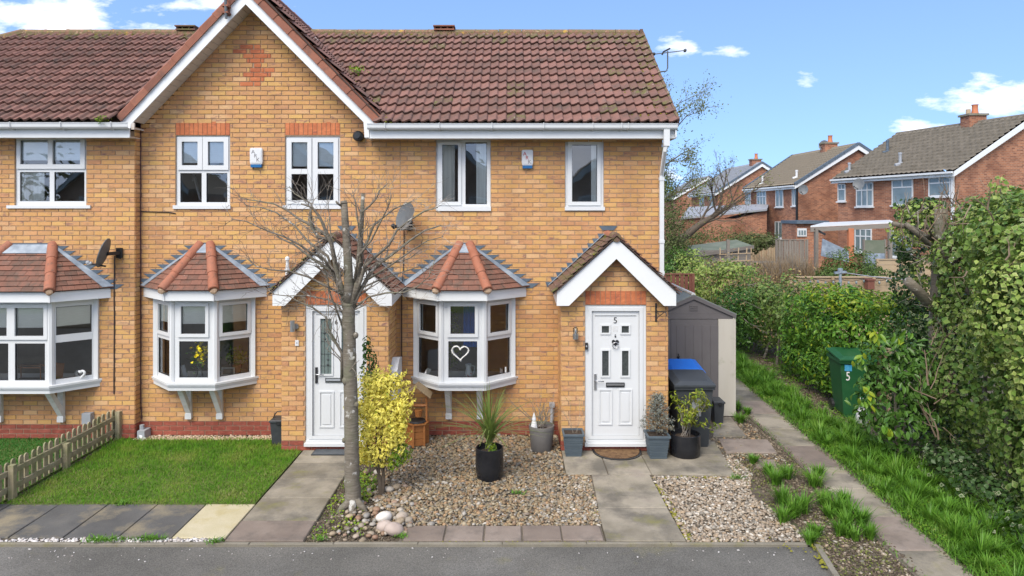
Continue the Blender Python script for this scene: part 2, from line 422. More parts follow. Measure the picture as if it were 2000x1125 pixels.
M['pine'] = mat('stained_pine', [(.27, .105, .03), (.36, .145, .045)], rough=.5, scale=5, stretch=(1, 1, 8))
M['fence'] = mat('weathered_picket', [(.20, .175, .115), (.29, .25, .16), (.33, .29, .20)], rough=.9, wr=.4, scale=9, stretch=(3, 3, .5), bump=.4,
                 stains=[((.15, .17, .07), 4.0, .46, .66, .75), ((.42, .40, .36), 12.0, .6, .75, .5)])
M['bark'] = mat('grey_bark', [(.095, .08, .062), (.15, .13, .10), (.20, .178, .145)], rough=.9, scale=14, stretch=(.6, .6, 4.0), bump=.7, bscale=35,
                stains=[((.50, .49, .45), 9.0, .60, .66, .8), ((.13, .15, .08), 3.0, .5, .7, .5)])
M['twig'] = mat('twig_bark', [(.15, .125, .10), (.25, .22, .185)], rough=.9, wr=.5, scale=12, stains=[((.42, .41, .37), 14.0, .55, .68, .7)])
M['twigdark'] = mat('dark_twig', [(.07, .055, .04), (.13, .10, .07)], rough=.9, wr=.4, scale=9)
M['moss'] = mat('moss', [(.10, .12, .02), (.22, .20, .02), (.13, .15, .03)], rough=1, wr=.5, scale=20)

# glass
def glassmat(name, tint=(.93, .96, .96), base=.075, bump=.02):
    m, n, l = nodes(name)
    out = n.new('ShaderNodeOutputMaterial'); tr = n.new('ShaderNodeBsdfTransparent'); gl = n.new('ShaderNodeBsdfGlossy'); fr = n.new('ShaderNodeFresnel'); mx = n.new('ShaderNodeMixShader')
    tr.inputs[0].default_value = (*tint, 1); gl.inputs['Roughness'].default_value = .015; fr.inputs['IOR'].default_value = 1.6
    gl.inputs['Color'].default_value = (.93, .97, 1, 1)
    bn = n.new('ShaderNodeBump'); bn.inputs['Strength'].default_value = .12; bn.inputs['Distance'].default_value = bump
    l.new(noise_node(n, l, 1.7, 1), bn.inputs['Height']); l.new(bn.outputs[0], gl.inputs['Normal'])
    f = mm(n, l, 'ADD', fr.outputs[0], base, True)
    l.new(f, mx.inputs[0]); l.new(tr.outputs[0], mx.inputs[1]); l.new(gl.outputs[0], mx.inputs[2]); l.new(mx.outputs[0], out.inputs[0])
    return m
M['glass'] = glassmat('window_glass')
M['glassfrost'] = mat('obscured_glass', [(.10, .14, .13), (.16, .20, .19)], rough=.25, scale=9, spec=.6)
M['glassdark'] = mat('dark_door_glass', [(.03, .035, .035), (.07, .08, .08)], rough=.15, scale=30, spec=.6)
M['farglass'] = mat('far_window_glass', [(.10, .14, .15), (.22, .27, .28)], rough=.12, scale=1.5, spec=.7)

def farbrick(name, a, b, mortar, sc=1.0):
    m, n, l = nodes(name)
    out = n.new('ShaderNodeOutputMaterial'); bs = n.new('ShaderNodeBsdfPrincipled')
    g = n.new('ShaderNodeNewGeometry'); sp = n.new('ShaderNodeSeparateXYZ'); l.new(g.outputs['Position'], sp.inputs[0])
    cb = n.new('ShaderNodeCombineXYZ'); l.new(mm(n, l, 'ADD', sp.outputs[0], sp.outputs[1]), cb.inputs[0]); l.new(sp.outputs[2], cb.inputs[1])
    t = n.new('ShaderNodeTexBrick'); l.new(cb.outputs[0], t.inputs['Vector'])
    t.inputs['Scale'].default_value = 1; t.inputs['Brick Width'].default_value = .225; t.inputs['Row Height'].default_value = .075; t.inputs['Mortar Size'].default_value = .008
    t.inputs['Color1'].default_value = (*a, 1); t.inputs['Color2'].default_value = (*b, 1); t.inputs['Mortar'].default_value = (*mortar, 1); t.inputs['Bias'].default_value = 0
    nz = noise_node(n, l, .8, 6)
    col = mixc(n, l, mm(n, l, 'MULTIPLY', mm(n, l, 'SUBTRACT', nz, .45), 3, True), t.outputs[0], tuple(c * .7 for c in a))
    l.new(col, bs.inputs['Base Color']); bs.inputs['Roughness'].default_value = .9
    l.new(bs.outputs[0], out.inputs[0]); return m
M['farbrick'] = farbrick('red_house_brick', (.19, .068, .038), (.40, .165, .085), (.34, .24, .17))
M['farbuff'] = farbrick('buff_side_brick', (.44, .21, .08), (.52, .28, .10), (.24, .17, .11))
M['fartile'] = mat('grey_brown_tile', [(.09, .078, .06), (.14, .122, .095), (.19, .165, .13)], rough=.9, wr=.3, scale=3, bump=.3, stains=[((.10, .085, .06), 2.5, .5, .7, .6)], grain=.3, gscale=40)
M['fartiletan'] = mat('tan_tile', [(.19, .155, .11), (.24, .20, .145)], rough=.9, wr=.3, scale=3, grain=.3, gscale=40)
M['farslate'] = mat('pale_slate_tile', [(.21, .22, .24), (.30, .31, .33)], rough=.8, wr=.3, scale=3, stains=[((.5, .5, .52), 4.0, .6, .75, .6)])
M['terracotta'] = mat('terracotta_pot', [(.42, .15, .07), (.5, .18, .09)], rough=.8)
M['wood'] = mat('fence_wood', [(.27, .19, .11), (.37, .28, .18), (.42, .33, .22)], rough=.85, wr=.5, scale=4, stretch=(1, 1, 9), bump=.3)
M['woodgrey'] = mat('grey_weathered_wood', [(.16, .14, .12), (.24, .215, .185)], rough=.9, wr=.5, scale=4, stretch=(1, 1, 6))
M['woodred'] = mat('red_brown_wood', [(.15, .055, .04), (.19, .08, .055)], rough=.85, wr=.5, scale=4)
M['felt'] = mat('green_roof_felt', [(.10, .125, .085), (.17, .185, .14)], rough=.95, scale=2)

# ground materials
M['asphalt'] = mat('asphalt', [(.080, .077, .068), (.118, .113, .100), (.155, .147, .130)], rough=.9, scale=.9, bump=.6, bscale=220, stains=[((.20, .195, .18), .7, .5, .7, .5), ((.17, .155, .07), 1.3, .60, .74, .6)], grain=1.0, gscale=75)
M['slab'] = mat('concrete_slab', [(.13, .112, .08), (.21, .185, .14), (.30, .265, .205), (.24, .20, .17)], rough=.9, wr=.35, scale=2.2, bump=.4, bscale=120, stretch=(1, 1, 1),
                stains=[((.085, .078, .066), 1.7, .46, .64, .75), ((.19, .18, .05), 2.6, .54, .72, .65), ((.38, .35, .30), 6, .62, .8, .35)], grain=.35, gscale=160)
M['slabdark'] = mat('blackened_slab', [(.06, .06, .058), (.10, .098, .092), (.16, .15, .13)], rough=.9, wr=.4, scale=2.0, bump=.4, bscale=120,
                    stains=[((.27, .225, .14), 1.5, .50, .66, .75), ((.5, .5, .5), 9.0, .76, .79, .8)], grain=.35, gscale=160)
M['slabcream'] = mat('cream_slab', [(.40, .35, .21), (.48, .43, .30)], rough=.9, scale=3, bump=.4, bscale=120, stains=[((.34, .27, .08), 2.0, .5, .7, .7)], grain=.3, gscale=160)
M['slabpink'] = mat('pinkish_slab', [(.14, .11, .09), (.20, .16, .13), (.26, .215, .18)], rough=.9, wr=.4, scale=3, bump=.4, bscale=120, stains=[((.09, .08, .07), 4.0, .5, .7, .6)], grain=.35, gscale=160)
M['kerb'] = mat('kerb_concrete', [(.16, .145, .11), (.22, .20, .16)], rough=.95, scale=4, stains=[((.16, .15, .04), 3.0, .55, .7, .6)], grain=.4)
M['lawnbase'] = mat('lawn_soil', [(.07, .11, .02), (.12, .14, .04)], rough=1, scale=5)
M['earth'] = mat('earth', [(.07, .055, .040), (.13, .105, .075)], rough=1, scale=4, bump=.9, bscale=40, stains=[((.05, .08, .02), 3.0, .5, .66, .7)], grain=.5, gscale=60)
M['crumb'] = mat('soil_crumbs', [(.05, .036, .025), (.10, .075, .05), (.07, .055, .04), (.16, .13, .09), (.26, .21, .15)], rough=1, wr=.9, scale=9)
M['gravelbase'] = mat('gravel_base', [(.09, .075, .055), (.15, .125, .095)], rough=1, scale=30, bump=.8, bscale=60)
M['farground'] = mat('garden_ground', [(.06, .085, .025), (.11, .10, .05)], rough=1, scale=.6)
PEB = [(.09, .085, .072), (.17, .15, .11), (.25, .195, .11), (.16, .10, .055), (.31, .23, .13), (.12, .115, .10), (.35, .295, .20), (.21, .16, .095), (.35, .215, .11), (.15, .14, .125), (.60, .55, .47)]
M['pebble'] = mat('pebbles', PEB, rough=.6, wr=.93, scale=9, grain=.3, gscale=90)
M['pebblepink'] = mat('pale_pebbles', [(.15, .125, .095), (.33, .27, .20), (.22, .165, .115), (.42, .36, .28), (.12, .11, .09), (.34, .25, .16), (.25, .205, .15), (.54, .50, .43), (.19, .165, .125)], rough=.6, wr=.93, scale=9, grain=.3, gscale=90)
M['pebblewhite'] = mat('white_chippings', [(.40, .38, .36), (.62, .60, .58), (.30, .26, .23), (.72, .70, .68)], rough=.7, wr=.93, scale=9)
M['pebblegold'] = mat('golden_gravel', [(.42, .30, .17), (.55, .45, .33), (.30, .20, .12), (.62, .55, .45)], rough=.7, wr=.93, scale=9)

# foliage
M['grass'] = leafmat('lawn_grass', [(.05, .15, .010), (.08, .22, .012), (.12, .27, .018), (.19, .29, .035), (.30, .29, .09)], transl=.3, clump=.6, rough=.8)
M['grassart'] = leafmat('bright_lawn', [(.025, .13, .012), (.035, .17, .016)], transl=.1)
M['lily'] = leafmat('strap_leaves', [(.045, .12, .014), (.08, .20, .02), (.13, .28, .03), (.19, .31, .055)], transl=.25, rough=.4)
M['ivy'] = leafmat('ivy_leaves', [(.05, .11, .02), (.10, .19, .035), (.18, .27, .05), (.08, .16, .04), (.27, .34, .07)], rim=(.34, .36, .15), rimlo=.5, rimhi=1.1, rimprob=.45, clump=.45, rough=.38)
M['ivygold'] = leafmat('variegated_ivy_leaves', [(.09, .18, .025), (.18, .28, .05), (.28, .35, .08), (.13, .22, .04)], rim=(.46, .47, .18), rimlo=.45, rimhi=1.15, rimprob=.5, clump=.4, rough=.38)
M['ivydark'] = leafmat('dark_ivy_leaves', [(.03, .06, .018), (.05, .10, .03), (.08, .14, .04)], rim=(.30, .33, .2), rimprob=.15, clump=.4, rough=.35)
M['laurel'] = leafmat('laurel_leaves', [(.025, .07, .012), (.045, .12, .02), (.08, .17, .025), (.05, .11, .022)], rim=(.09, .17, .04), rimamt=.5, rough=.25, transl=.15, clump=.4)
M['laurelmid'] = leafmat('laurel_hedge_leaves', [(.035, .10, .015), (.06, .16, .02), (.10, .23, .028), (.16, .28, .035), (.05, .13, .02)], rough=.3, transl=.25, clump=.45)
M['laurelyoung'] = leafmat('young_laurel_leaves', [(.07, .18, .02), (.14, .27, .03), (.30, .36, .03), (.10, .21, .025)], rough=.3, transl=.3, clump=.4)
M['euonymus'] = leafmat('variegated_euonymus_leaves', [(.14, .22, .02), (.40, .40, .04), (.68, .62, .07)], rim=(.88, .78, .17), rimlo=.15, rimhi=.7, rimprob=.93, rough=.4, transl=.25)
M['holly'] = leafmat('holly_leaves', [(.02, .06, .012), (.04, .10, .02)], rough=.25)
M['conifer'] = leafmat('blue_spruce_needles', [(.14, .17, .15), (.24, .28, .27), (.20, .17, .10), (.34, .36, .33)], rough=.7, transl=.1)
M['skimmia'] = leafmat('yellow_green_leaves', [(.07, .13, .015), (.14, .21, .02), (.30, .33, .035), (.16, .13, .04)], rough=.4)
M['cordyline'] = leafmat('cordyline_leaves', [(.12, .19, .035), (.18, .25, .06), (.26, .30, .12)], rough=.4)
M['rhodo'] = leafmat('rhododendron_leaves', [(.05, .09, .02), (.08, .14, .03), (.13, .17, .05)], rough=.5)
M['reed'] = leafmat('dry_stems', [(.22, .16, .09), (.32, .23, .13), (.17, .12, .08)], rough=.8)
M['reedpale'] = leafmat('dry_grass', [(.30, .27, .12), (.22, .24, .08), (.36, .31, .17)], rough=.8)
M['twigbrown'] = mat('brown_twig', [(.13, .09, .06), (.22, .165, .115)], rough=.9, wr=.5, scale=9)
M['deadleaf'] = leafmat('dead_leaves', [(.24, .16, .08), (.36, .26, .13), (.16, .09, .05)], rough=.9)
M['yellowflower'] = leafmat('yellow_petals', [(.70, .55, .02), (.80, .66, .03)], rough=.6)
M['budleaf'] = leafmat('spring_leaves', [(.12, .15, .03), (.19, .21, .05), (.10, .12, .04)], rough=.6)
M['hedgefar'] = leafmat('far_hedge_leaves', [(.06, .09, .03), (.10, .13, .04), (.16, .16, .08)], rough=.7)

# ------------------------------------------------------------------ numpy vegetation
def unit(a): return a / np.maximum(np.linalg.norm(a, axis=1, keepdims=True), 1e-9)
def leaf_arrays(pos, nrm, size, aspect=.5, fold=.12, tdir=None):
    N = len(pos); n = unit(nrm)
    t = rng.normal(size=(N, 3)) if tdir is None else tdir + rng.normal(size=(N, 3)) * .35
    t = unit(t - n * np.sum(t * n, axis=1, keepdims=True)); b = np.cross(n, t)
    s = np.asarray(size).reshape(-1, 1)
    base = pos - t * s * .5; tip = pos + t * s * .5 - n * s * .1
    L = pos - t * s * .05 + b * s * aspect * .5 - n * s * fold * -1; Rr = pos - t * s * .05 - b * s * aspect * .5 + n * s * fold
    V = np.stack([base, Rr, tip, L, pos], axis=1).reshape(-1, 3)
    k = (np.arange(N) * 5).reshape(-1, 1)
    Fa = np.concatenate([k + np.array([[0, 1, 4]]), k + np.array([[1, 2, 4]]), k + np.array([[2, 3, 4]]), k + np.array([[3, 0, 4]])], axis=0)
    rim = np.tile(np.array([.8, 1, 1, 1, 0.]), N)
    return V, Fa, rim
def leaves(name, pos, nrm, size, m, parent=None, aspect=.5, fold=.12, tdir=None, kind='stuff'):
    V, Fa, rim = leaf_arrays(pos, nrm, size, aspect, fold, tdir)
    o = npmesh(name, V, Fa, m, parent, smooth=False, attr=rim)
    if kind: o['kind'] = kind
    return o
def blob_points(blobs, n, inner=.45, lump=.22, up=.25, keep=.72):
    """points near the surface of a union of ellipsoids; returns positions and outward normals"""
    B = np.array([[*b] for b in blobs], dtype=float)      # cx cy cz rx ry rz
    area = (B[:, 3] * B[:, 4] + B[:, 4] * B[:, 5] + B[:, 3] * B[:, 5]); pr = area / area.sum()
    out_p = []; out_n = []; tot = 0
    while tot < n:
        k = n * 2
        idx = rng.choice(len(B), k, p=pr); d = unit(rng.normal(size=(k, 3)))
        ph = rng.random(3) * 9
        lf = 1 + lump * (np.sin(d[:, 0] * 7 + idx + ph[0]) * np.sin(d[:, 1] * 6 + idx * 2) * .6 + np.sin(d[:, 2] * 9 + idx * 3) * .4)
        r = (1 - inner * rng.random(k) ** 1.8) * lf
        p = B[idx, :3] + d * B[idx, 3:] * r[:, None]
        ok = p[:, 2] > .02
        for j in range(len(B)):
            q = (p - B[j, :3]) / B[j, 3:]
            ok &= (np.linalg.norm(q, axis=1) > keep * (1 - inner * .6)) | (idx == j)
        nn = unit(d / B[idx, 3:])
        p, nn = p[ok], nn[ok]
        nn = nn + np.array([0, 0, up]) + rng.normal(size=nn.shape) * .45
        out_p.append(p); out_n.append(nn); tot += len(p)
    return np.concatenate(out_p)[:n], np.concatenate(out_n)[:n]
def blades(name, pos, h, w, lean, m, parent=None, segs=2, dirs=None, kind='stuff', curve=1.0):
    N = len(pos); h = np.asarray(h).reshape(-1); w = np.asarray(w).reshape(-1) * np.ones(N)
    a = rng.random(N) * 2 * np.pi
    d = np.stack([np.cos(a), np.sin(a), np.zeros(N)], 1) if dirs is None else dirs
    side = np.stack([-d[:, 1], d[:, 0], np.zeros(N)], 1)
    ln = (np.asarray(lean).reshape(-1) * np.ones(N))[:, None]
    Vs = []
    for i in range(segs + 1):
        t = i / segs
        c = pos + np.array([0, 0, 1]) * (h[:, None] * (t - .35 * curve * ln * t * t)) + d * (h[:, None] * ln * t ** 1.6)
        ww = (w * (1 - t ** 1.5) * .5 + w * .04)[:, None] if i > 0 else (w * .4)[:, None]
        Vs += [c - side * ww, c + side * ww]
    V = np.stack(Vs, axis=1).reshape(-1, 3); k = (np.arange(N) * 2 * (segs + 1)).reshape(-1, 1)
    Fa = np.concatenate([k + np.array([[2 * i, 2 * i + 1, 2 * i + 3, 2 * i + 2]]) for i in range(segs)], axis=0)
    o = npmesh(name, V, Fa, m, parent, attr=np.zeros(len(V)))
    if kind: o['kind'] = kind
    return o
def pebbles(name, pts, sizes, m, parent=None, flat=.6, sub=1, z=0.0):
    import bmesh
    bm = bmesh.new(); bmesh.ops.create_icosphere(bm, subdivisions=sub, radius=1.0)
    bm.verts.ensure_lookup_table()
    bv = np.array([v.co for v in bm.verts]); bf = np.array([[v.index for v in f.verts] for f in bm.faces]); bm.free()
    N = len(pts); K = len(bv)
    sc = np.stack([sizes * rng.uniform(.8, 1.35, N), sizes * rng.uniform(.7, 1.0, N), sizes * flat * rng.uniform(.7, 1.1, N)], 1)
    a = rng.random(N) * np.pi * 2; ca, sa = np.cos(a), np.sin(a)
    V = bv[None] * sc[:, None] * (1 + rng.normal(size=(N, K, 1)) * .10)
    tl = rng.normal(size=(N, 1)) * .3
    V[:, :, 2] += V[:, :, 0] * tl
    x = V[:, :, 0] * ca[:, None] - V[:, :, 1] * sa[:, None]; y = V[:, :, 0] * sa[:, None] + V[:, :, 1] * ca[:, None]
    V = np.stack([x, y, V[:, :, 2]], 2) + pts[:, None, :]
    Fa = (bf[None] + (np.arange(N) * K)[:, None, None]).reshape(-1, 3)
    return npmesh(name, V.reshape(-1, 3), Fa, m, parent, smooth=True)
def inpoly(pts, poly):
    x, y = pts[:, 0], pts[:, 1]; c = np.zeros(len(pts), bool); n = len(poly)
    for i in range(n):
        x0, y0 = poly[i][0], poly[i][1]; x1, y1 = poly[i - 1][0], poly[i - 1][1]
        c ^= ((y0 > y) != (y1 > y)) & (x < (x1 - x0) * (y - y0) / (y1 - y0 + 1e-12) + x0)
    return c
def scatter(poly, density):
    P_ = np.array([[p[0], p[1]] for p in poly]); lo, hi = P_.min(0), P_.max(0)
    n = int(density * np.prod(hi - lo)); q = lo + rng.random((n, 2)) * (hi - lo)
    return q[inpoly(q, P_)]

def branch(mb, p, d, L, r, depth, spread=.7, up=.1, kids=(2, 4), seg=4, wob=.25, ratio=.62, rmin=.0025, out=None, n=5):
    pts = [Vector(p)]; rads = [r]; d = Vector(d).normalized()
    for i in range(seg):
        d = (d + Vector((random.gauss(0, wob), random.gauss(0, wob), random.gauss(0, wob) + up)) * .5).normalized()
        pts.append(pts[-1] + d * L / seg); rads.append(max(rmin * .6, r * (1 - .65 * (i + 1) / seg)))
    mb.tube(pts, rads, n if r > .012 else (4 if r > .006 else 3))
    if out is not None and depth <= 1: out += pts[1:]
    if depth <= 0: return
    for k in range(random.randint(*kids)):
        t = random.uniform(.25, .98); i = min(seg - 1, int(t * seg)); q = pts[i].lerp(pts[i + 1], t * seg - i)
        dd = (pts[i + 1] - pts[i]).normalized()
        side = Vector((random.gauss(0, 1), random.gauss(0, 1), random.gauss(0, 1))); side = (side - dd * side.dot(dd)).normalized()
        branch(mb, q, dd + side * spread * random.uniform(.6, 1.4), L * ratio * random.uniform(.6, 1.15), max(rmin, rads[i] * .6), depth - 1, spread, up, kids, seg, wob, ratio, rmin, out, n)

def clip(poly, cp):
    """Sutherland-Hodgman, both convex, 2-D, cp counter-clockwise"""
    out = poly
    for i in range(len(cp)):
        a, b = cp[i], cp[(i + 1) % len(cp)]; inp = out; out = []
        f = lambda p: (b[0] - a[0]) * (p[1] - a[1]) - (b[1] - a[1]) * (p[0] - a[0])
        for j in range(len(inp)):
            p, q = inp[j - 1], inp[j]; fp, fq = f(p), f(q)
            if (fp >= 0) != (fq >= 0):
                t = fp / (fp - fq); out.append((p[0] + t * (q[0] - p[0]), p[1] + t * (q[1] - p[1])))
            if fq >= 0: out.append(q)
        if not out: return []
    return out
def area2(p): return .5 * sum(p[i - 1][0] * p[i][1] - p[i][0] * p[i - 1][1] for i in range(len(p)))
def frame_of(O, A, B):
    """plane frame: O origin on the eave, A along the eave, B a point up the slope"""
    O, A, B = Vector(O), Vector(A), Vector(B)
    u = (A - O).normalized(); v = (B - O); v = (v - u * v.dot(u)).normalized(); n = u.cross(v)
    return O, u, v, n
def tile_slope(poly3, w, gauge, mat_, parent, name='plain_tile', thick=.014, lift=.016, jitter=.004, gap=.004, over=.03):
    """lap small flat tiles over a convex roof polygon; poly3[0]->poly3[1] is the eave"""
    O, u, v, n = frame_of(poly3[0], poly3[1], poly3[2])
    if n.z < 0: n = -n
    p2 = [((Vector(p) - O).dot(u), (Vector(p) - O).dot(v)) for p in poly3]
    if area2(p2) < 0: p2 = p2[::-1]
    umin, umax = min(p[0] for p in p2), max(p[0] for p in p2); vmax = max(p[1] for p in p2)
    k = 0; vv = 0.0; made = []
    while vv < vmax - .02:
        x = umin - w + (w / 2 if k % 2 else 0)
        while x < umax:
            c = clip([(x + gap / 2, vv), (x + w - gap / 2, vv), (x + w - gap / 2, vv + gauge), (x + gap / 2, vv + gauge)], p2)
            if c and abs(area2(c)) > .0006:
                j = random.uniform(0, jitter)
                top = []; bot = []
                for (a, b) in c:
                    h = lift * (1 - (b - vv) / gauge) + thick + j
                    top.append(O + u * a + v * (b - (over * .3 if b < vv + 1e-4 else 0)) + n * h); bot.append(O + u * a + v * (b - (over * .3 if b < vv + 1e-4 else 0)) + n * (h - thick))
                mb = MB(); m_ = len(c)
                mb.add(top + bot, [tuple(range(m_)), tuple(range(m_, 2 * m_))[::-1]] + [(i, m_ + i, m_ + (i + 1) % m_, (i + 1) % m_) for i in range(m_)])
                made.append(mb.build(name, mat_, parent))
            x += w
        vv += gauge; k += 1
    return made
def rect_cells(x0, x1, z0, z1, holes):
    xs = sorted({x0, x1, *[min(max(h[i], x0), x1) for h in holes for i in (0, 1)]})
    zs = sorted({z0, z1, *[min(max(h[i], z0), z1) for h in holes for i in (2, 3)]})
    cells = []
    for j in range(len(zs) - 1):
        zc = (zs[j] + zs[j + 1]) / 2; run = None
        for i in range(len(xs) - 1):
            xc = (xs[i] + xs[i + 1]) / 2
            solid = not any(h[0] < xc < h[1] and h[2] < zc < h[3] for h in holes)
            if solid:
                run = [xs[i], xs[i + 1]] if run is None else [run[0], xs[i + 1]]
            elif run: cells.append((*run, zs[j], zs[j + 1])); run = None
        if run: cells.append((*run, zs[j], zs[j + 1]))
    return cells
def text_mesh(body, size, M4, m, parent, name='lettering', ext=.002, align='CENTER'):
    cu = bpy.data.curves.new('t', 'FONT'); cu.body = body; cu.size = size; cu.extrude = ext; cu.align_x = align; cu.align_y = 'CENTER'
    to = bpy.data.objects.new('t', cu); C.objects.link(to)
    bpy.context.view_layer.update()
    me = bpy.data.meshes.new_from_object(to.evaluated_get(bpy.context.evaluated_depsgraph_get()))
    bpy.data.objects.remove(to); bpy.data.curves.remove(cu)
    me.transform(M4); 
    if parent is not None: me.transform(Matrix.Translation(-wl(parent)))
    me.materials.clear(); me.materials.append(m); me.name = name
    return linkmesh(name, me, parent)
FACE = Matrix.Rotation(R(90), 4, 'X')     # text plane facing -Y
# ================================================================== the terrace: brick laying
class Wall:
    def __init__(s): s.items = []; s.back = MB(); s.sold = []
    def lay(s, O, ang, spans, k0, k1, pick=None, phase=0.0, proud=0.0):
        """courses k0..k1 of stretcher bond; spans(z) gives free runs along u; pick(uc, zc, k) -> material"""
        u = Vector((math.cos(ang), math.sin(ang), 0)); nrm = Vector((u.y, -u.x, 0))
        for k in range(k0, k1):
            zc = k * .075 + .0375
            for (a, b) in spans(zc):
                st = math.floor((a - phase) / .225) * .225 + phase + (.1125 if k % 2 else 0) - .225
                x = st
                while x < b:
                    x0, x1 = max(a, x), min(b, x + .225)
                    if x1 - x0 > .035:
                        full = (x1 - x0) > .2245
                        m = pick((x0 + x1) / 2, zc, k) if pick else 'brick'
                        s.items.append((Vector(O) + u * ((x0 + x1) / 2) + nrm * (random.uniform(-.0015, .0015) + proud) + Vector((0, 0, zc)), x1 - x0 - .009, m, ang, full))
                    x += .225
    def soldiers(s, xa, xb, za, zb, y=0.0, n=None):
        n = n or round((xb - xa) / .075); w = (xb - xa) / n
        for i in range(n): s.sold.append(((xa + w * (i + .5)), y, (za + zb) / 2, w - .009, zb - za - .008))
    def emit(s, house, wallobj, nparts=300):
        def brickmb(mb, c, L, ang, h=.066, d=.012):
            u = Vector((math.cos(ang), math.sin(ang), 0)); n = Vector((u.y, -u.x, 0))
            a = c - u * L / 2; b = c + u * L / 2; i = n * -d; H = Vector((0, 0, h / 2)); e = .0025; ue = u * e; He = Vector((0, 0, e)); ne = n * e
            f = [a - H + ue + He + ne, b - H - ue + He + ne, b + H - ue - He + ne, a + H + ue - He + ne]
            g = [a - H + i, b - H + i, b + H + i, a + H + i]
            mb.add(f + g, [(0, 1, 2, 3), (4, 5, 1, 0), (5, 6, 2, 1), (6, 7, 3, 2), (7, 4, 0, 3)])
        cp = Vector((0, -CD, HC))
        cand = [i for i, it in enumerate(s.items) if it[4] and it[3] == 0]
        cand.sort(key=lambda i: (s.items[i][0] - cp).length)
        chosen = set(cand[:nparts]); shared = {}
        base = wl(wallobj); rest = {}
        for i, (c, L, m, ang, full) in enumerate(s.items):
            if i in chosen:
                if m not in shared:
                    mb = MB(); brickmb(mb, Vector((0, 0, 0)), .215, 0)
                    me = bpy.data.meshes.new('brick'); me.from_pydata(mb.v, [], mb.f); me.materials.append(M[m]); shared[m] = me
                o = bpy.data.objects.new('brick', shared[m]); C.objects.link(o); o.parent = wallobj; o.location = c - base
            else:
                brickmb(rest.setdefault(m, MB()), c, L, ang)
        nm = {'brick': 'brickwork', 'plinth': 'plinth_brickwork', 'redbrick': 'red_brickwork'}
        for m, mb in rest.items(): mb.build(nm[m], M[m], wallobj, kind='stuff')
        for (x, y, z, w, h) in s.sold:
            mb = MB(); mb.box(x - w / 2, x + w / 2, y - random.uniform(0, .002), y + .016, z - h / 2, z + h / 2)
            mb.build('soldier_brick', M['redbrick'], wallobj)

def rc(px0, px1, py0, py1, y): return (X(px0, y), X(px1, y), Z(py1, y), Z(py0, y))

def window(house, T, x0, x1, z0, z1, panes, sashes=(), yf=.0, depth=.07, sill=None, glass='glass', blinds=(), name='window', room=True, roomw=None):
    """a upvc window in the local frame T (x along, y inwards, z up); panes/sashes are (x0,x1,z0,z1)"""
    mb = MB(T)
    for (a, b, c, d) in rect_cells(x0, x1, z0, z1, panes): mb.box(a, b, yf, yf + depth, c, d)
    w = mb.build(name, M['white'], house)
    for i, s in enumerate(sashes):
        inner = [p for p in panes if p[0] >= s[0] - .001 and p[1] <= s[1] + .001 and p[2] >= s[2] - .001 and p[3] <= s[3] + .001]
        sb = MB(T)
        for (a, b, c, d) in rect_cells(*s, inner): sb.box(a, b, yf - .022, yf + .002, c, d)
        sb.build('sash', M['white'], w)
    for p in panes:
        e = .006
        pb = MB(T); pb.poly([(p[0] - e, yf + .02, p[2] - e), (p[1] + e, yf + .02, p[2] - e), (p[1] + e, yf + .02, p[3] + e), (p[0] - e, yf + .02, p[3] + e)]); pb.build('pane', M[glass], w)
        bd = MB(T)   # black rubber bead round the glass
        for (a, b, c, d) in rect_cells(p[0], p[1], p[2], p[3], [(p[0] + .006, p[1] - .006, p[2] + .006, p[3] - .006)]): bd.box(a, b, yf + .008, yf + .017, c, d)
        bd.build('glazing_bead', M['black'], w)
    for (a, b, c, d, m) in blinds:
        bb = MB(T); bb.box(a, b, yf + .034, yf + .040, c, d); bb.box(a, b, yf + .030, yf + .044, c, c + .02); bb.build('curtain' if 'curtain' in m else 'blind', M[m], w)
    if sill:
        sx0, sx1, sz0, sz1, so = sill
        sb = MB(T); sb.box(sx0, sx1, yf - so, yf + .02, sz0, sz1); sb.build('sill', M['white'], w)
    if room:
        rb = MB(T); d = .9; a, b, c, dd = x0 + .02, x1 - .02, z0 + .02, z1 - .02
        vs = [(a, yf + .072, c), (b, yf + .072, c), (b, yf + .072, dd), (a, yf + .072, dd), (a, yf + d, c), (b, yf + d, c), (b, yf + d, dd), (a, yf + d, dd)]
        rb.add(vs, [(4, 5, 6, 7), (0, 1, 5, 4), (3, 7, 6, 2), (0, 4, 7, 3), (1, 2, 6, 5)])
        rb.build('room', M['room'], w)
        ib = MB(T); ib.box(a, b, yf + .073, yf + .30, c, c + .015); ib.build('window_board', M['board'], w)
    return w
ID = Matrix.Identity(4)

# roof tile: a broad roll and a flat pan
TW, TG = .294, .28
_h1 = [(0, .004), (.09, .0), (.30, .004), (.52, .018), (.70, .033), (.84, .038), (.94, .026)]
_pu = [u / 2 for u, z in _h1] + [.5 + u / 2 for u, z in _h1] + [1.0]; _pz = [z for u, z in _h1] * 2 + [.004]
def tile_shape():
    vs = []; fs = []; n = len(_pu); L = .335
    for (y, dz) in ((0, .046), (L, .0)):
        for a, b in zip(_pu, _pz): vs.append((a * TW * 1.0, y, b + dz))
    for i in range(n - 1): fs.append((i, i + 1, n + i + 1, n + i))
    b0 = len(vs)
    for a, b in zip(_pu, _pz): vs.append((a * TW * 1.0, 0, b + .046))
    for a, b in zip(_pu, _pz): vs.append((a * TW * 1.0, .006, b + .016))
    for i in range(n - 1): fs.append((b0 + i, b0 + n + i, b0 + n + i + 1, b0 + i + 1))
    return vs, fs
TV, TF = tile_shape()
tile_me = bpy.data.meshes.new('roof_tile'); tile_me.from_pydata(TV, [], TF)
tile_me.polygons.foreach_set('use_smooth', [True] * len(tile_me.polygons)); tile_me.materials.append(M['tile'])
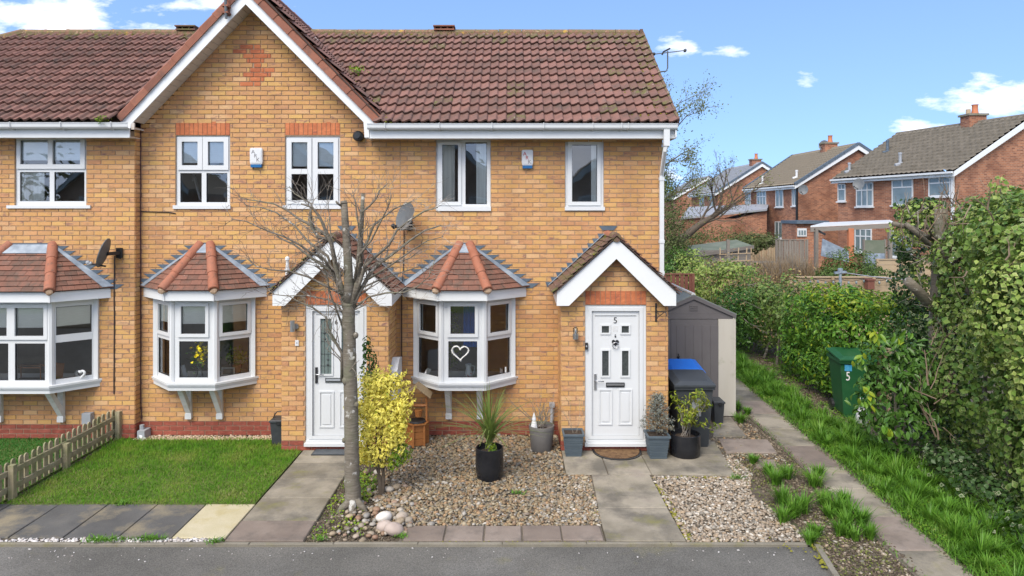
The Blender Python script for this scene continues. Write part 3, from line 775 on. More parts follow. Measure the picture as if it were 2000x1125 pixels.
tile_me_moss = tile_me.copy(); tile_me_moss.materials.clear(); tile_me_moss.materials.append(M['tilemoss'])
def lay_tiles(parent, O, u, v, cols, rows, keep, nparts=300, mossy=None):
    O, u, v = Vector(O), Vector(u).normalized(), Vector(v).normalized(); n = u.cross(v)
    if n.z < 0: n = -n; flip = True
    else: flip = False
    B = Matrix((( u.x, v.x, n.x, 0), (u.y, v.y, n.y, 0), (u.z, v.z, n.z, 0), (0, 0, 0, 1)))
    cells = []
    for r in range(rows):
        for c in range(cols):
            p = O + u * (c * TW) + v * (r * TG)
            ctr = p + u * TW / 2 + v * TG / 2
            if keep(ctr): cells.append((p, ctr))
    cp = Vector((0, -CD, HC)); cells.sort(key=lambda a: (a[1] - cp).length)
    base = wl(parent); mb = MB(); mb2 = MB()
    for i, (p, ctr) in enumerate(cells):
        j = Matrix.Rotation(random.gauss(0, .005), 4, 'Z') @ Matrix.Rotation(random.gauss(0, .006), 4, 'Y')
        T = Matrix.Translation(p + n * random.uniform(0, .004)) @ B @ j
        ms = mossy is not None and random.random() < mossy(ctr)
        if i < nparts:
            o = bpy.data.objects.new('roof_tile', tile_me_moss if ms else tile_me); C.objects.link(o); o.parent = parent
            o.matrix_basis = Matrix.Translation(-base) @ T
        else:
            b_ = mb2 if ms else mb; b_.M = T; b_.add([Vector(x) for x in TV], TF); b_.M = None
    if mb.v: mb.build('roof_tiling', M['tile'], parent, smooth=True, kind='stuff')
    if mb2.v: mb2.build('mossy_roof_tiling', M['tilemoss'], parent, smooth=True, kind='stuff')

house5 = thing('terraced_house', 'right-hand end house of the buff brick terrace, white door numbered 5', 'house', (.3, 0, 0), 'houses of the buff brick terrace')
house6 = thing('terraced_house', 'middle house of the terrace under the big white-edged front gable, behind the bare tree', 'house', (-3.9, 0, 0), 'houses of the buff brick terrace')
house7 = thing('terraced_house', 'left-hand house of the buff brick terrace with wide bay window, cut by the left edge', 'house', (-8.3, 0, 0), 'houses of the buff brick terrace')

XJ = -1.80          # party line between house 5 and house 6
XR = 2.418          # right-hand corner
Y7 = -.16           # face of the left house
WT = 4.78
# openings
w5a = (X(852), X(958), Z(408), Z(272)); w5b = (X(1104), X(1179), Z(410), Z(273))
w6a = (X(343), X(449), Z(404), Z(265)); w6b = (X(557), X(664), Z(404), Z(266))
w7 = (X(29, Y7), X(168, Y7), Z(402, Y7), Z(264, Y7))
bay5, bay6, bay7 = -.765, -4.945, -7.64
def spans_from(x0, x1, holes):
    def f(z):
        runs = [(x0, x1)]
        for h in holes:
            if h[2] < z < h[3]:
                nr = []
                for a, b in runs:
                    if h[0] > a: nr.append((a, min(b, h[0])))
                    if h[1] < b: nr.append((max(a, h[1]), b))
                runs = [r for r in nr if r[1] - r[0] > .02]
        return runs
    return f
def wall_block(W, x0, x1, y, z1, holes, th=.11):
    mb = MB()
    for (a, b, c, d) in rect_cells(x0, x1, 0, z1, holes): mb.box(a, b, y + .0055, y + th, c, d)
    return mb
pk = lambda u_, z_, k_: 'plinth' if k_ < 3 else 'brick'

# ---- house 5 main wall
W5 = Wall(); hb5 = (bay5 - .78, bay5 + .78, .90, 2.38)
h5 = [w5a, w5b, hb5]
W5.lay((0, 0, 0), 0, spans_from(XJ, XR, h5), 0, 64, pk)
mb = wall_block(W5, XJ, XR, 0, WT + .1, h5)
sw = MB(); sw.box(XR - .11, XR - .008, .112, 5.2, 0, WT); sw.prism([(XR - .10, .112, WT), (XR - .10, 5.2, WT), (XR - .10, 2.6, 6.9)], (.08, 0, 0)); sw.build('side_wall', M['mortar'], house5)
bw = MB(); bw.box(-11.2, XR - .008, 5.2, 5.3, 0, WT); bw.build('rear_wall', M['farbuff'], house6)
wall5 = mb.build('wall', M['mortar'], house5)
mb = MB(); mb.box(XR - .006, XR + .002, .02, 5.25, 0, WT); mb.build('side_brick_face', M['farbuff'], house5)
# porch of house 5 (and 6): front wall with small gable
PD = -.72
def porch(house, W, dx, wallmb, right_visible):
    x0, x1 = .74 + dx, 2.352 + dx; cx = 1.548 + dx
    door = (1.103 + dx, 2.020 + dx, .085, 2.194); lint = (1.103 + dx, 2.020 + dx, 2.196, 2.424)
    def sp(z):
        top = 3.10 - .896 * 0
        lim = (3.12 - z) / .896
        a, b = max(x0, cx - lim), min(x1, cx + lim)
        if b - a < .03: return []
        return spans_from(a, b, [door, lint])(z)
    W.lay((0, PD, 0), 0, sp, 0, 42, lambda u_, z_, k_: 'plinth' if k_ < 2 else 'brick', phase=x0)
    W.soldiers(lint[0], lint[1], lint[2] + .004, lint[3], PD)
    for (a, b, c, d) in rect_cells(x0, x1, 0, 2.30, [door]): wallmb.box(a, b, PD + .008, PD + .11, c, d)
    wallmb.prism([(x0, PD + .008, 2.3), (x1, PD + .008, 2.3), (cx, PD + .008, 3.16)], (0, .10, 0))
    # side walls
    W.lay((x1, PD, 0), R(90), lambda z: [(.0, .72)], 0, 32, lambda u_, z_, k_: 'plinth' if k_ < 2 else 'brick', phase=.1125)
    W.lay((x0, 0, 0), R(-90), lambda z: [(.0, .72)], 0, 32, lambda u_, z_, k_: 'plinth' if k_ < 2 else 'brick', phase=.1125)
    wallmb.box(x1 - .11, x1 - .008, PD + .02, 0, 0, 2.35); wallmb.box(x0 + .008, x0 + .11, PD + .02, 0, 0, 2.35)
mbp5 = MB(); porch(house5, W5, 0, mbp5, False); porchwall5 = mbp5.build('porch_wall', M['mortar'], house5)
W5.emit(house5, wall5)

# ---- house 6
W6 = Wall(); hb6 = (bay6 - .78, bay6 + .78, .90, 2.38)
l6a = (w6a[0], w6a[1], Z(264) , Z(237)); l6b = (w6b[0], w6b[1], Z(264), Z(238))
h6 = [w6a, w6b, hb6, l6a, l6b]
GX, GZ, GS = -4.17, 7.28, 1.03        # gable ridge: x, tile surface height, slope
cross = {}
for i, hw in enumerate([.06, .115, .225, .115, .07, .115, .225, .115, .06]): cross[int(round((Z(95) - .04 - i * .075) / .075))] = hw
XC = X(502)
def sp6(z):
    lim = (6.98 - z) / 1.04 + .05
    a, b = max(-6.0, GX - lim), (min(XJ, GX + lim) if z > WT else XJ)
    if b - a < .03: return []
    runs = spans_from(a, b, h6)(z)
    k = int((z) / .075)
    if k in cross:
        hw = cross[k]; out = []
        for (p, q) in runs: out += [r for r in ((p, XC - hw), (XC - hw, XC + hw), (XC + hw, q)) if r[1] - r[0] > .02]
        return out
    return runs
def pk6(u_, z_, k_):
    if k_ < 3: return 'plinth'
    if k_ in cross and abs(u_ - XC) < cross[k_]: return 'redbrick'
    if z_ > 5 and abs(u_ - XC) < .35 and k_ in cross and random.random() < .18: return 'redbrick'
    return 'brick'
W6.lay((0, 0, 0), 0, sp6, 0, 94, pk6)
W6.soldiers(l6a[0], l6a[1], l6a[2], l6a[3]); W6.soldiers(l6b[0], l6b[1], l6b[2], l6b[3])
h6b = [w6a, w6b, hb6]
mb = wall_block(W6, -6.0, XJ, 0, WT + .05, h6b)
mb.prism([(-6.0, .008, WT + .05), (XJ - .3, .008, WT + .05), (GX, .008, 6.97)], (0, .10, 0))
wall6 = mb.build('wall', M['mortar'], house6)
mbp6 = MB(); porch(house6, W6, -4.213, mbp6, True); porchwall6 = mbp6.build('porch_wall', M['mortar'], house6)
W6.emit(house6, wall6)

# ---- house 7
W7 = Wall(); hb7 = (bay7 - 1.04, bay7 + 1.04, .90, 2.38)
h7 = [w7, hb7]
W7.lay((0, Y7, 0), 0, spans_from(-11.2, -5.99, h7), 0, 64, pk)
W7.lay((-5.99, Y7, 0), R(90), lambda z: [(0, .165)], 0, 66, pk, phase=.05)
mb = wall_block(W7, -11.2, -5.998, Y7, WT + .1, h7, th=.17)
wall7 = mb.build('wall', M['mortar'], house7)
W7.emit(house7, wall7)

# ------------------------------------------------------------------ upper windows
def win_px(house, fr, y, panes, sashes, blinds=(), sillpx=None, yf=.03, T=ID):
    pp = [rc(*p, y + yf) for p in panes]; ss = [rc(*s_, y + yf) for s_ in sashes]
    bl = [(*rc(b[0], b[1], b[2], b[3], y + yf), b[4]) for b in blinds]
    sl = None
    if sillpx: a = rc(*sillpx, y); sl = (a[0], a[1], a[2], a[3], .06)
    return window(house, T, fr[0], fr[1], fr[2], fr[3], pp, ss, yf=y + yf, sill=sl, blinds=bl)
win_px(house5, w5a, 0, [(864, 895, 283, 394), (909, 951, 278, 399)], [(856, 901, 277, 401)],
       [(862, 888, 276, 400, 'curtain'), (930, 952, 276, 400, 'curtainlight')], (852, 959, 403, 412))
win_px(house5, w5b, 0, [(1117, 1166, 283, 394)], [(1109, 1173, 277, 401)], [(1155, 1175, 276, 400, 'curtainlight')], (1103, 1181, 404, 411))
win_px(house6, w6a, 0, [(356, 387, 277, 323), (407, 438, 277, 323), (352, 394, 338, 395), (403, 444, 338, 395)], [(348, 396, 268, 332), (397, 447, 268, 332)],
       [(350, 392, 270, 318, 'blindgrey'), (402, 444, 270, 318, 'blindgrey')], (339, 451, 401, 408))
win_px(house6, w6b, 0, [(570, 601, 278, 330), (621, 652, 278, 330), (570, 601, 340, 391), (621, 652, 340, 391)], [(561, 609, 270, 398), (612, 661, 270, 398)],
       [(565, 606, 272, 325, 'blindgrey'), (616, 657, 272, 325, 'blindgrey')], (553, 666, 401, 408))
win_px(house7, w7, Y7, [(41, 95, 274, 321), (104, 158, 274, 321), (39, 97, 336, 393), (106, 165, 336, 393)], [(34, 167, 267, 330)],
       [(38, 97, 272, 313, 'blindgrey'), (102, 162, 272, 313, 'blindgrey'), (39, 62, 334, 395, 'curtain'), (62, 84, 334, 395, 'curtainlight')], (15, 178, 401, 407))

# ------------------------------------------------------------------ bays
def facet(ax, ay, bx, by):
    d = Vector((bx - ax, by - ay, 0)); L = d.length; u = d / L; inn = Vector((-u.y, u.x, 0))
    return Matrix(((u.x, inn.x, 0, ax), (u.y, inn.y, 0, ay), (0, 0, 1, 0), (0, 0, 0, 1))), L
def bay(house, cx, y0, wh, fh, dy, fwh, ffh, fdy, lights, toph, br):
    """wh/fh: half widths of the glazing at the wall and in front; fwh/ffh of the fascia"""
    zb, zt = .955, 2.262
    zu0, zu1, zl0, zl1 = 1.705, 2.135, 1.025, 1.590
    A, B_, C_, D_ = (cx - wh, y0), (cx - fh, y0 - dy), (cx + fh, y0 - dy), (cx + wh, y0)
    # sides
    for (p, q, nm) in ((A, B_, 0), (C_, D_, 1)):
        T, L = facet(*p, *q)
        e = .105
        up = (e, L - e, zu0, zu1); lo = (e - .035, L - e + .035, zl0, zl1)
        bl = [(e - .02, L - e + .02, zu1 - (.26 if cx < -2 else .0) - .02, zu1 + .06, 'blind')] if cx < -2 else []
        if cx < -7: bl = [(e - .02, L - e + .02, zu0 + .13, zu1 + .06, 'blind')]
        s = [(e - .05, L - e + .05, zu0 - .05, zu1 + .05)] if nm == 0 or cx > -7 else []
        if not s: up = (e - .03, L - e + .03, zu0, zu1)
        window(house, T, .03, L - .03, zb, zt, [up, lo], s, yf=.0, depth=.06, blinds=bl, room=False, name='bay_window')
    # front lights
    T, L = facet(*B_, *C_); n = lights; step = (L - .06) / n
    pan = []; sas = []; bl = []
    for i in range(n):
        a = .03 + i * step; e = .115 if n == 1 else .06
        pan.append((a + e + .0, a + step - e, zu0, zu1)); pan.append((a + e - (.035 if n == 1 else .01), a + step - e + (.035 if n == 1 else .01), zl0, zl1))
        if n == 1: sas.append((a + e - .05, a + step - e + .05, zu0 - .05, zu1 + .05))
        if cx < -7: bl.append((a + e - .02, a + step - e + .02, zu0 + .12, zu1 + .06, 'blind'))
        elif cx < -2: bl.append((a + e - .02, a + step - e + .02, zu1 - .28, zu1 + .0, 'blind'))
    if n == 2: sas.append((.035, L - .035, zu0 - .055, zu1 + .055))
    fw = window(house, T, .03, L - .03, zb, zt, pan, sas, yf=0, depth=.06, blinds=bl, room=False, name='bay_window')
    # corner posts
    for (p, tt) in ((A, 0), (B_, 1), (C_, 1), (D_, 0)):
        pb = MB()
        if tt: pb.lathe([(.048, zb), (.048, zt)], 8, (p[0], p[1] + .02, 0))
        else: pb.box(p[0] - .035, p[0] + .035, p[1] - .04, p[1] + .0, zb, zt)
        pb.build('bay_post', M['white'], house, smooth='auto')
    # sill: stepped moulding round the bay
    def ring(o, z0, z1):
        return [(cx - wh - o * .9, y0, z0), (cx - fh - o * .45, y0 - dy - o, z0), (cx + fh + o * .45, y0 - dy - o, z0), (cx + wh + o * .9, y0, z0)], (0, 0, z1 - z0)
    sb = MB()
    for (o, z0, z1) in ((.09, .925, .957), (.07, .895, .926), (.055, .835, .896)): sb.prism(*ring(o, z0, z1))
    sb.build('bay_sill', M['white'], house)
    # window board and dark room behind
    ib = MB(); ib.prism([(cx - wh + .07, y0 - .0, .957), (cx - fh + .03, y0 - dy + .07, .957), (cx + fh - .03, y0 - dy + .07, .957), (cx + wh - .07, y0, .957), (cx + wh - .07, y0 + .25, .957), (cx - wh + .07, y0 + .25, .957)], (0, 0, .02))
    ib.build('window_board', M['board'], house)
    rb = MB(); a, b = cx - wh - .1, cx + wh + .1
    vs = [(a, y0 + .13, .6), (b, y0 + .13, .6), (b, y0 + .13, 2.5), (a, y0 + .13, 2.5), (a, y0 + 2, .6), (b, y0 + 2, .6), (b, y0 + 2, 2.5), (a, y0 + 2, 2.5)]
    rb.add(vs, [(4, 5, 6, 7), (0, 1, 5, 4), (3, 7, 6, 2), (0, 4, 7, 3), (1, 2, 6, 5)]); rb.build('room', M['room'], house)
    # fascia box
    E = [(cx - fwh, y0), (cx - ffh, y0 - fdy), (cx + ffh, y0 - fdy), (cx + fwh, y0)]
    fb = MB(); fb.prism([(x, y, 2.237) for x, y in E], (0, 0, .150)); 
    fb.build('bay_fascia', M['fascia'], house)
    for (p, q) in ((E[1], 1), (E[2], 1)):
        jb = MB(); jb.bar((p[0], p[1] - .002, 2.234), (p[0], p[1] - .002, 2.390), .02, .02); jb.build('corner_trim', M['white'], house)
    # roof underlay + plain tiles
    o = .035; zE = 2.395; zT = 3.06
    e1, e2, e3, e4 = (cx - fwh - o, y0, zE), (cx - ffh - o * .5, y0 - fdy - o, zE), (cx + ffh + o * .5, y0 - fdy - o, zE), (cx + fwh + o, y0, zE)
    t1, t2 = (cx - toph, y0, zT), (cx + toph, y0, zT)
    ub = MB(); ub.add([e1, e2, e3, e4, t1, t2], [(1, 2, 5, 4), (0, 1, 4), (2, 3, 5), (0, 3, 2, 1)])
    rf = ub.build('bay_roof', M['underlay'], house)
    tile_slope([e2, e3, t2, t1], .165, .1, M['plain'], rf)
    tile_slope([e3, e4, t2], .165, .1, M['plain'], rf)
    tile_slope([e1, e2, t1], .165, .1, M['plain'], rf)
    # lead cap at the top of the front slope
    def lerp(a, b, t): return Vector(a).lerp(Vector(b), t)
    nf = Vector((0, -.75, .62)).normalized() * .035
    cap = MB(); k = .80
    cap.prism([lerp(e2, t1, k) + nf, lerp(e3, t2, k) + nf, Vector(t2) + nf + Vector((0, .02, .0)), Vector(t1) + nf + Vector((0, .02, 0))], (0, -.002, .006)); cap.build('lead_cap', M['lead'], rf)
    # hip tiles
    for (a, b) in ((e2, t1), (e3, t2)):
        a = Vector(a); b = Vector(b)
        for i in range(3):
            p = a.lerp(b, i / 3 + .01) + Vector((0, 0, .015)); q = a.lerp(b, (i + 1) / 3 + .03) + Vector((0, 0, .010))
            hb = MB(); d = (q - p); hb.tube([p - d * .03, p, p + d * .5, q], [.068, .079, .077, .070], 12); hb.build('hip_tile', M['hip'], rf, smooth='auto')
        pt = MB(); pt.ball(a + Vector((0, -.005, .0)), .06, .03, .05, jit=.15); pt.build('mortar_plug', M['mortar'], rf)
    # lead flashing up the wall, with its light sloping apron, stepped edge
    for sgn in (-1, 1):
        ea = Vector((cx + sgn * (fwh + .05), y0, zE - .01)); ta = Vector((cx + sgn * (toph + .02), y0, zT + .01))
        ap = MB(); off = Vector((0, -.10, 0))
        nn = Vector((sgn * .55, -.3, .75)).normalized() * .03
        fr = Vector(e4 if sgn > 0 else e1); fr2 = Vector(t2 if sgn > 0 else t1)
        f3 = Vector(e3 if sgn > 0 else e2)
        g = (f3 - fr).normalized() * .16
        ap.prism([fr + nn, fr + nn + g, fr2 + nn + (f3 - fr2).normalized() * .06, fr2 + nn], nn * .2)
        ap.build('lead_apron', M['lead'], rf)
        st = MB(); yy = y0 - .006
        z = zE - .02; nst = 9; dz = (zT - zE + .02) / nst
        sl = (abs(ea.x - ta.x)) / (zT - zE)
        for i in range(nst):
            za, zb_ = z + i * dz, z + (i + 1) * dz
            xa = cx + sgn * (fwh + .045 - sl * (za - zE)); xb = cx + sgn * (fwh + .045 - sl * (zb_ - zE)); tip = cx + sgn * (fwh + .10 - sl * (za - zE) + .085)
            st.prism([(xa - sgn * .13, yy, za), (xb - sgn * .15, yy, zb_ - .0), (tip, yy, zb_ + .0), (xa + sgn * .02, yy, za)], (0, -.004 - .0005 * (i % 2), 0))
        st.build('step_flashing', M['leaddark'], rf)
    tb = MB(); tb.box(cx - toph - .05, cx + toph + .05, y0 - .014, y0 - .009, zT - .10, zT + .045); tb.build('top_flashing', M['leaddark'], rf)
    # gallows brackets
    for s in br:
        bx = cx + s; g = house
        gb = MB(); gb.box(bx - .045, bx + .045, y0 - .055, y0 - .002, .29, .835)
        b_ = gb.build('gallows_bracket', M['whitegrime'], g)
        d2 = MB(); d2.add([(bx - .04, y0 - .055, .37), (bx + .04, y0 - .055, .37), (bx + .04, y0 - .055, .52), (bx - .04, y0 - .055, .52), (bx - .04, y0 - dy + .06, .80), (bx + .04, y0 - dy + .06, .80), (bx + .04, y0 - dy + .13, .834), (bx - .04, y0 - dy + .13, .834)],
                          [(0, 4, 5, 1), (1, 5, 6, 2), (2, 6, 7, 3), (3, 7, 4, 0), (4, 7, 6, 5)]); d2.build('brace', M['whitegrime'], b_)
        d3 = MB(); d3.box(bx - .05, bx + .05, y0 - .062, y0 - .003, .275, .36); d3.build('bracket_foot', M['white'], b_)
bay(house5, bay5, 0, .785, .334, .40, .995, .378, .56, 1, .085, (-.25, .25))
bay(house6, bay6, 0, .785, .334, .40, .995, .378, .56, 1, .085, (-.25, .25))
bay(house7, bay7, Y7, 1.05, .59, .42, 1.27, .69, .58, 2, .345, (-.48, .50))

# ------------------------------------------------------------------ doors
def door(house, dx, num):
    x0, x1, z0, z1 = 1.103 + dx, 2.020 + dx, .085, 2.194; y = PD + .02
    fb = MB()
    for (a, b, c, d) in rect_cells(x0, x1, z0 + .06, z1, [(x0 + .085, x1 - .085, z0 + .12, z1 - .075)]): fb.box(a, b, y, y + .07, c, d)
    for (a, b, c, d) in rect_cells(x0 + .045, x1 - .045, z0 + .09, z1 - .04, [(x0 + .10, x1 - .10, z0 + .135, z1 - .09)]): fb.box(a, b, y - .012, y + .001, c, d)
    fr = fb.build('door_frame', M['white'], house)
    sb = MB(); sb.box(x0 - .01, x1 + .01, y - .075, y + .02, z0 - .005, z0 + .04); sb.box(x0 + .01, x1 - .01, y - .04, y + .02, z0 + .041, z0 + .075); sb.build('door_sill', M['white'], fr)
    cx = (x0 + x1) / 2; lb = MB(); a, b, c, d = x0 + .10, x1 - .10, z0 + .13, z1 - .09
    if num == '5':
        gl = [(cx - .205, cx - .095, 1.77, 1.875), (cx + .095, cx + .205, 1.77, 1.875), (cx - .20, cx - .10, 1.12, 1.50), (cx + .10, cx + .20, 1.12, 1.50)]
        pn = [(cx - .235, cx - .065, .40, .90), (cx + .065, cx + .235, .40, .90)]
    else:
        gl = [(cx - .245, cx - .075, 1.145, 1.985), (cx + .075, cx + .245, 1.145, 1.985)]
        pn = [(cx - .245, cx - .06, .36, .87), (cx + .06, cx + .245, .36, .87)]
    for r_ in rect_cells(a, b, c, d, gl): lb.box(r_[0], r_[1], y + .022, y + .06, r_[2], r_[3])
    leaf = lb.build('door', M['white'], house)
    def ringb(r_, w, pr, nm, m='white'):
        rb = MB()
        for q in rect_cells(r_[0] - w, r_[1] + w, r_[2] - w, r_[3] + w, [r_]): rb.box(q[0], q[1], y + .022 - pr, y + .023, q[2], q[3])
        rb.build(nm, M[m], leaf)
    for g in gl:
        ringb(g, .024, .014, 'glazing_trim')
        q = MB(); q.box(g[0], g[1], y + .035, y + .04, g[2], g[3]); q.build('door_glass', M['glassdark' if num == '5' else 'glassfrost'], leaf)
        if num == '6':
            ld = MB(); gx = (g[0] + g[1]) / 2
            ld.box(gx - .028, gx - .024, y + .03, y + .036, g[2], g[3]); ld.box(gx + .024, gx + .028, y + .03, y + .036, g[2], g[3])
            for zz in (g[2] + .12, g[2] + .30, g[3] - .22, g[3] - .35): ld.box(g[0], g[1], y + .0301, y + .0359, zz, zz + .004)
            ld.build('lead_came', M['ink'], leaf)
            for (ox, zz) in ((.026, g[2] + .14), (.026, g[2] + .22), (-.026, g[3] - .22), (-.026, g[3] - .31)):
                jb = MB(); jb.ball((gx + ox, y + .03, zz), .018, .008, .018); jb.build('glass_bevel', M['glassdark'], leaf)
    for p in pn:
        ringb(p, .02, .014, 'panel_moulding')
        q = MB(); q.cbox(p[0] + .03, p[1] - .03, y + .012, y + .023, p[2] + .03, p[3] - .03, .001); q.build('door_panel', M['white'], leaf)
    ringb((x0 + .15, x1 - .15, 2.035, 2.04), .004, .012, 'top_moulding') if num == '5' else ringb((x0 + .15, x1 - .15, 2.055, 2.06), .004, .012, 'top_moulding')
    # handle, letterbox
    hb = MB(); hx = a + .055; hz = 1.03 if num == '5' else 1.13
    hb.box(hx - .018, hx + .018, y + .006, y + .023, hz - .12, hz + .12); h = hb.build('door_handle', M['black' if num == '6' else 'steel'], leaf)
    lv = MB(); lv.tube([(hx, y + .01, hz + .02), (hx, y - .03, hz + .02), (hx + .03, y - .035, hz + .02), (hx + .125, y - .035, hz + .015)], .0085, 8); lv.build('lever', M['steel'], h, smooth=True)
    lz = .985 if num == '5' else 1.055; lw = .14 if num == '5' else .17
    bx = MB(); bx.cbox(cx - lw, cx + lw, y + .008, y + .023, lz - .035, lz + .035, .003); bo = bx.build('letterbox', M['black' if num == '5' else 'glassdark'], leaf)
    b2 = MB(); b2.box(cx - lw + .012, cx + lw - .012, y + .002, y + .009, lz - .008, lz + .022); b2.build('letterbox_flap', M['steel' if num == '5' else 'lightgrey'], bo)
    t = text_mesh(num, .13 if num == '5' else .10, Matrix.Translation((cx - (.0 if num == '5' else .005), y + .018, 1.955 if num == '5' else 1.93)) @ FACE, M['ink'], leaf, 'house_number')
    if num == '5':
        # heart shaped knocker with a ring, small spyhole, faint flower panel
        kn = MB(); pts = []
        for i in range(20):
            tt = 2 * math.pi * i / 20; pts.append((cx + .0034 * 16 * math.sin(tt) ** 3, y + .02, 1.625 + .0034 * (13 * math.cos(tt) - 5 * math.cos(2 * tt) - 2 * math.cos(3 * tt) - math.cos(4 * tt))))
        kn.prism(pts, (0, -.012, 0)); k_ = kn.build('knocker', M['black'], leaf)
        rg = MB(); rg.tube([(cx + .045 * math.cos(t_), y - .004, 1.585 + .045 * math.sin(t_)) for t_ in [2 * math.pi * i / 14 for i in range(15)]], .006, 6); rg.build('knocker_ring', M['steel'], k_, smooth=True)
        sp = MB(); sp.ball((cx, y + .015, 1.715), .014, .01, .014); sp.ball((cx, y + .015, 1.74), .008, .008, .008); sp.build('spyhole', M['black'], leaf)
        fp = MB()
        for i in range(3):
            for j in range(5): fp.box(cx - .035 + i * .026, cx - .018 + i * .026, y + .018, y + .0225, 1.79 + j * .018, 1.80 + j * .018)
        fp.build('embossed_panel', M['board'], leaf)
    rm = MB(); rm.box(x0 + .02, x1 - .02, y + .3, y + .32, .05, 2.15); rm.build('hall_backing', M['room'], house)
door(house5, 0, '5'); door(house6, -4.213, '6')

# ------------------------------------------------------------------ porch roofs
def porch_roof(house, dx):
    cx = 1.548 + dx; yb = PD - .17; hw = .884; sl = .896
    za, ze = 3.204, 3.204 - sl * .884
    # barge boards, one each side
    for s in (-1, 1):
        bb = MB()
        bb.prism([(cx, yb, za), (cx + s * hw, yb, ze), (cx + s * hw, yb, ze - .205), (cx + s * (hw - .18), yb, ze - .205), (cx, yb, za - .30)], (0, .025, 0))
        bb.build('barge_board', M['fascia'], house)
        fb = MB(); xo = cx + s * hw
        fb.prism([(xo, yb + .025, ze + .0), (xo, 0, ze + .0), (xo, 0, ze - .155), (xo, yb + .025, ze - .205)], (-s * .02, 0, 0)); fb.build('porch_fascia', M['fascia'], house)
        sf = MB(); sf.box(min(xo, cx + s * .80), max(xo, cx + s * .80) - .0, yb + .03, -.02, ze - .158, ze - .150); sf.build('porch_soffit', M['soffit'], house)
        # slope
        e0 = Vector((cx + s * (hw + .05), yb - .03, ze - .02)); e1 = Vector((cx + s * (hw + .05), -.0, ze - .02)); t1 = Vector((cx, -.0, za + .045)); t0 = Vector((cx, yb - .03, za + .045))
        ub = MB(); ub.prism([e0, e1, t1, t0], (0, 0, -.02)); rf = ub.build('porch_roof', M['underlay'], house)
        tile_slope([e0, e1, t1, t0], .165, .1, M['tilemoss' if s < 0 else 'plain'], rf, jitter=.012, lift=.02)
        nn = Vector((s * .667, 0, .745)) * .045
        ap = MB(); dn = (e1 - t1).normalized()
        ap.prism([e1 + nn, t1 + nn, t1 + nn + Vector((0, -.09, 0)), e1 + nn + Vector((0, -.11, 0))], (0, 0, .004)); ap.build('lead_apron', M['lead'], rf)
        st = MB(); n = 11
        for i in range(n):
            zA = ze - .02 + i * .078; zB = zA + .078
            xa = cx + s * (hw + .05 - (zA - ze + .02) / .93); xb = cx + s * (hw + .05 - (zB - ze + .02) / .93)
            yy = -.005
            st.prism([(xa - s * .10, yy, zA), (xb - s * .06, yy, zB), (xb + s * .16, yy, zB), (xa + s * .05, yy, zA)], (0, -.004 - .0005 * (i % 2), 0))
        st.build('step_flashing', M['leaddark'], rf)
    tb = MB(); tb.prism([(cx - .09, -.010, za + .10), (cx + .09, -.010, za + .10), (cx + .15, -.010, za + .17), (cx - .15, -.010, za + .17)], (0, -.005, 0)); tb.build('top_flashing', M['leaddark'], house)
    for i in range(3):
        y0_ = yb - .05 + i * (.0 - yb + .05) / 3; y1_ = y0_ + .32
        rb = MB(); rb.tube([(cx, y0_ + .02, za + .015), (cx, y0_ + .04, za + .015), (cx, min(y1_, -.004), za + .022)], [.066, .07, .078], 12); rb.build('ridge_tile', M['tilemoss' if i == 0 else 'hip'], house, smooth='auto')
    # a few moss cushions on the left slope
    mo = MB()
    for i in range(46):
        t = random.random(); s_ = -1 if random.random() < .8 else 1
        x_ = cx + s_ * (hw * t); z_ = za + .045 - t * (za + .045 - ze + .02) + .045
        mo.ball((x_, random.uniform(yb - .02, -.1), z_), random.uniform(.012, .03), None, random.uniform(.008, .016), 6, 3, .3)
    mo.build('moss_cushions', M['moss'], house, kind='stuff')
porch_roof(house5, 0); porch_roof(house6, -4.213)

# ------------------------------------------------------------------ main roofs
EY, EZ = -.47, 4.958            # eave line of the right-hand roof
RY, RZ = 2.47, 7.11
u_ = Vector((1, 0, 0)); vm = Vector((0, RY - EY, RZ - EZ)).normalized()
zmain = lambda y: EZ + (y - EY) * (RZ - EZ) / (RY - EY)
zgab = lambda x: GZ - GS * abs(x - GX)
def keep5(p): return p.x > XJ - .12 and zmain(p.y) > zgab(p.x) - .12 or (p.x > -4.17 and p.x <= XJ - .12 and zmain(p.y) > zgab(p.x) - .10)
rb = MB(); rb.prism([(-1.98, EY + .03, EZ - .005), (2.55, EY + .03, EZ - .005), (2.55, RY, RZ - .02), (-4.05, RY, RZ - .02)], (0, 0, -.03))
rb.prism([(-4.0, RY, RZ - .02), (2.55, RY, RZ - .02), (2.55, 5.5, EZ - .1), (-4.0, 5.5, EZ - .1)], (0, 0, -.03))
roof5 = rb.build('main_roof', M['underlay'], house5)
lay_tiles(roof5, (2.565 - 23 * TW, EY, EZ), u_, vm, 23, 13, keep5, 300, mossy=lambda p: .02 + .75 * max(0, (p.x - 1.6)) ** 1.5 + (.55 if p.z > 6.85 else 0))
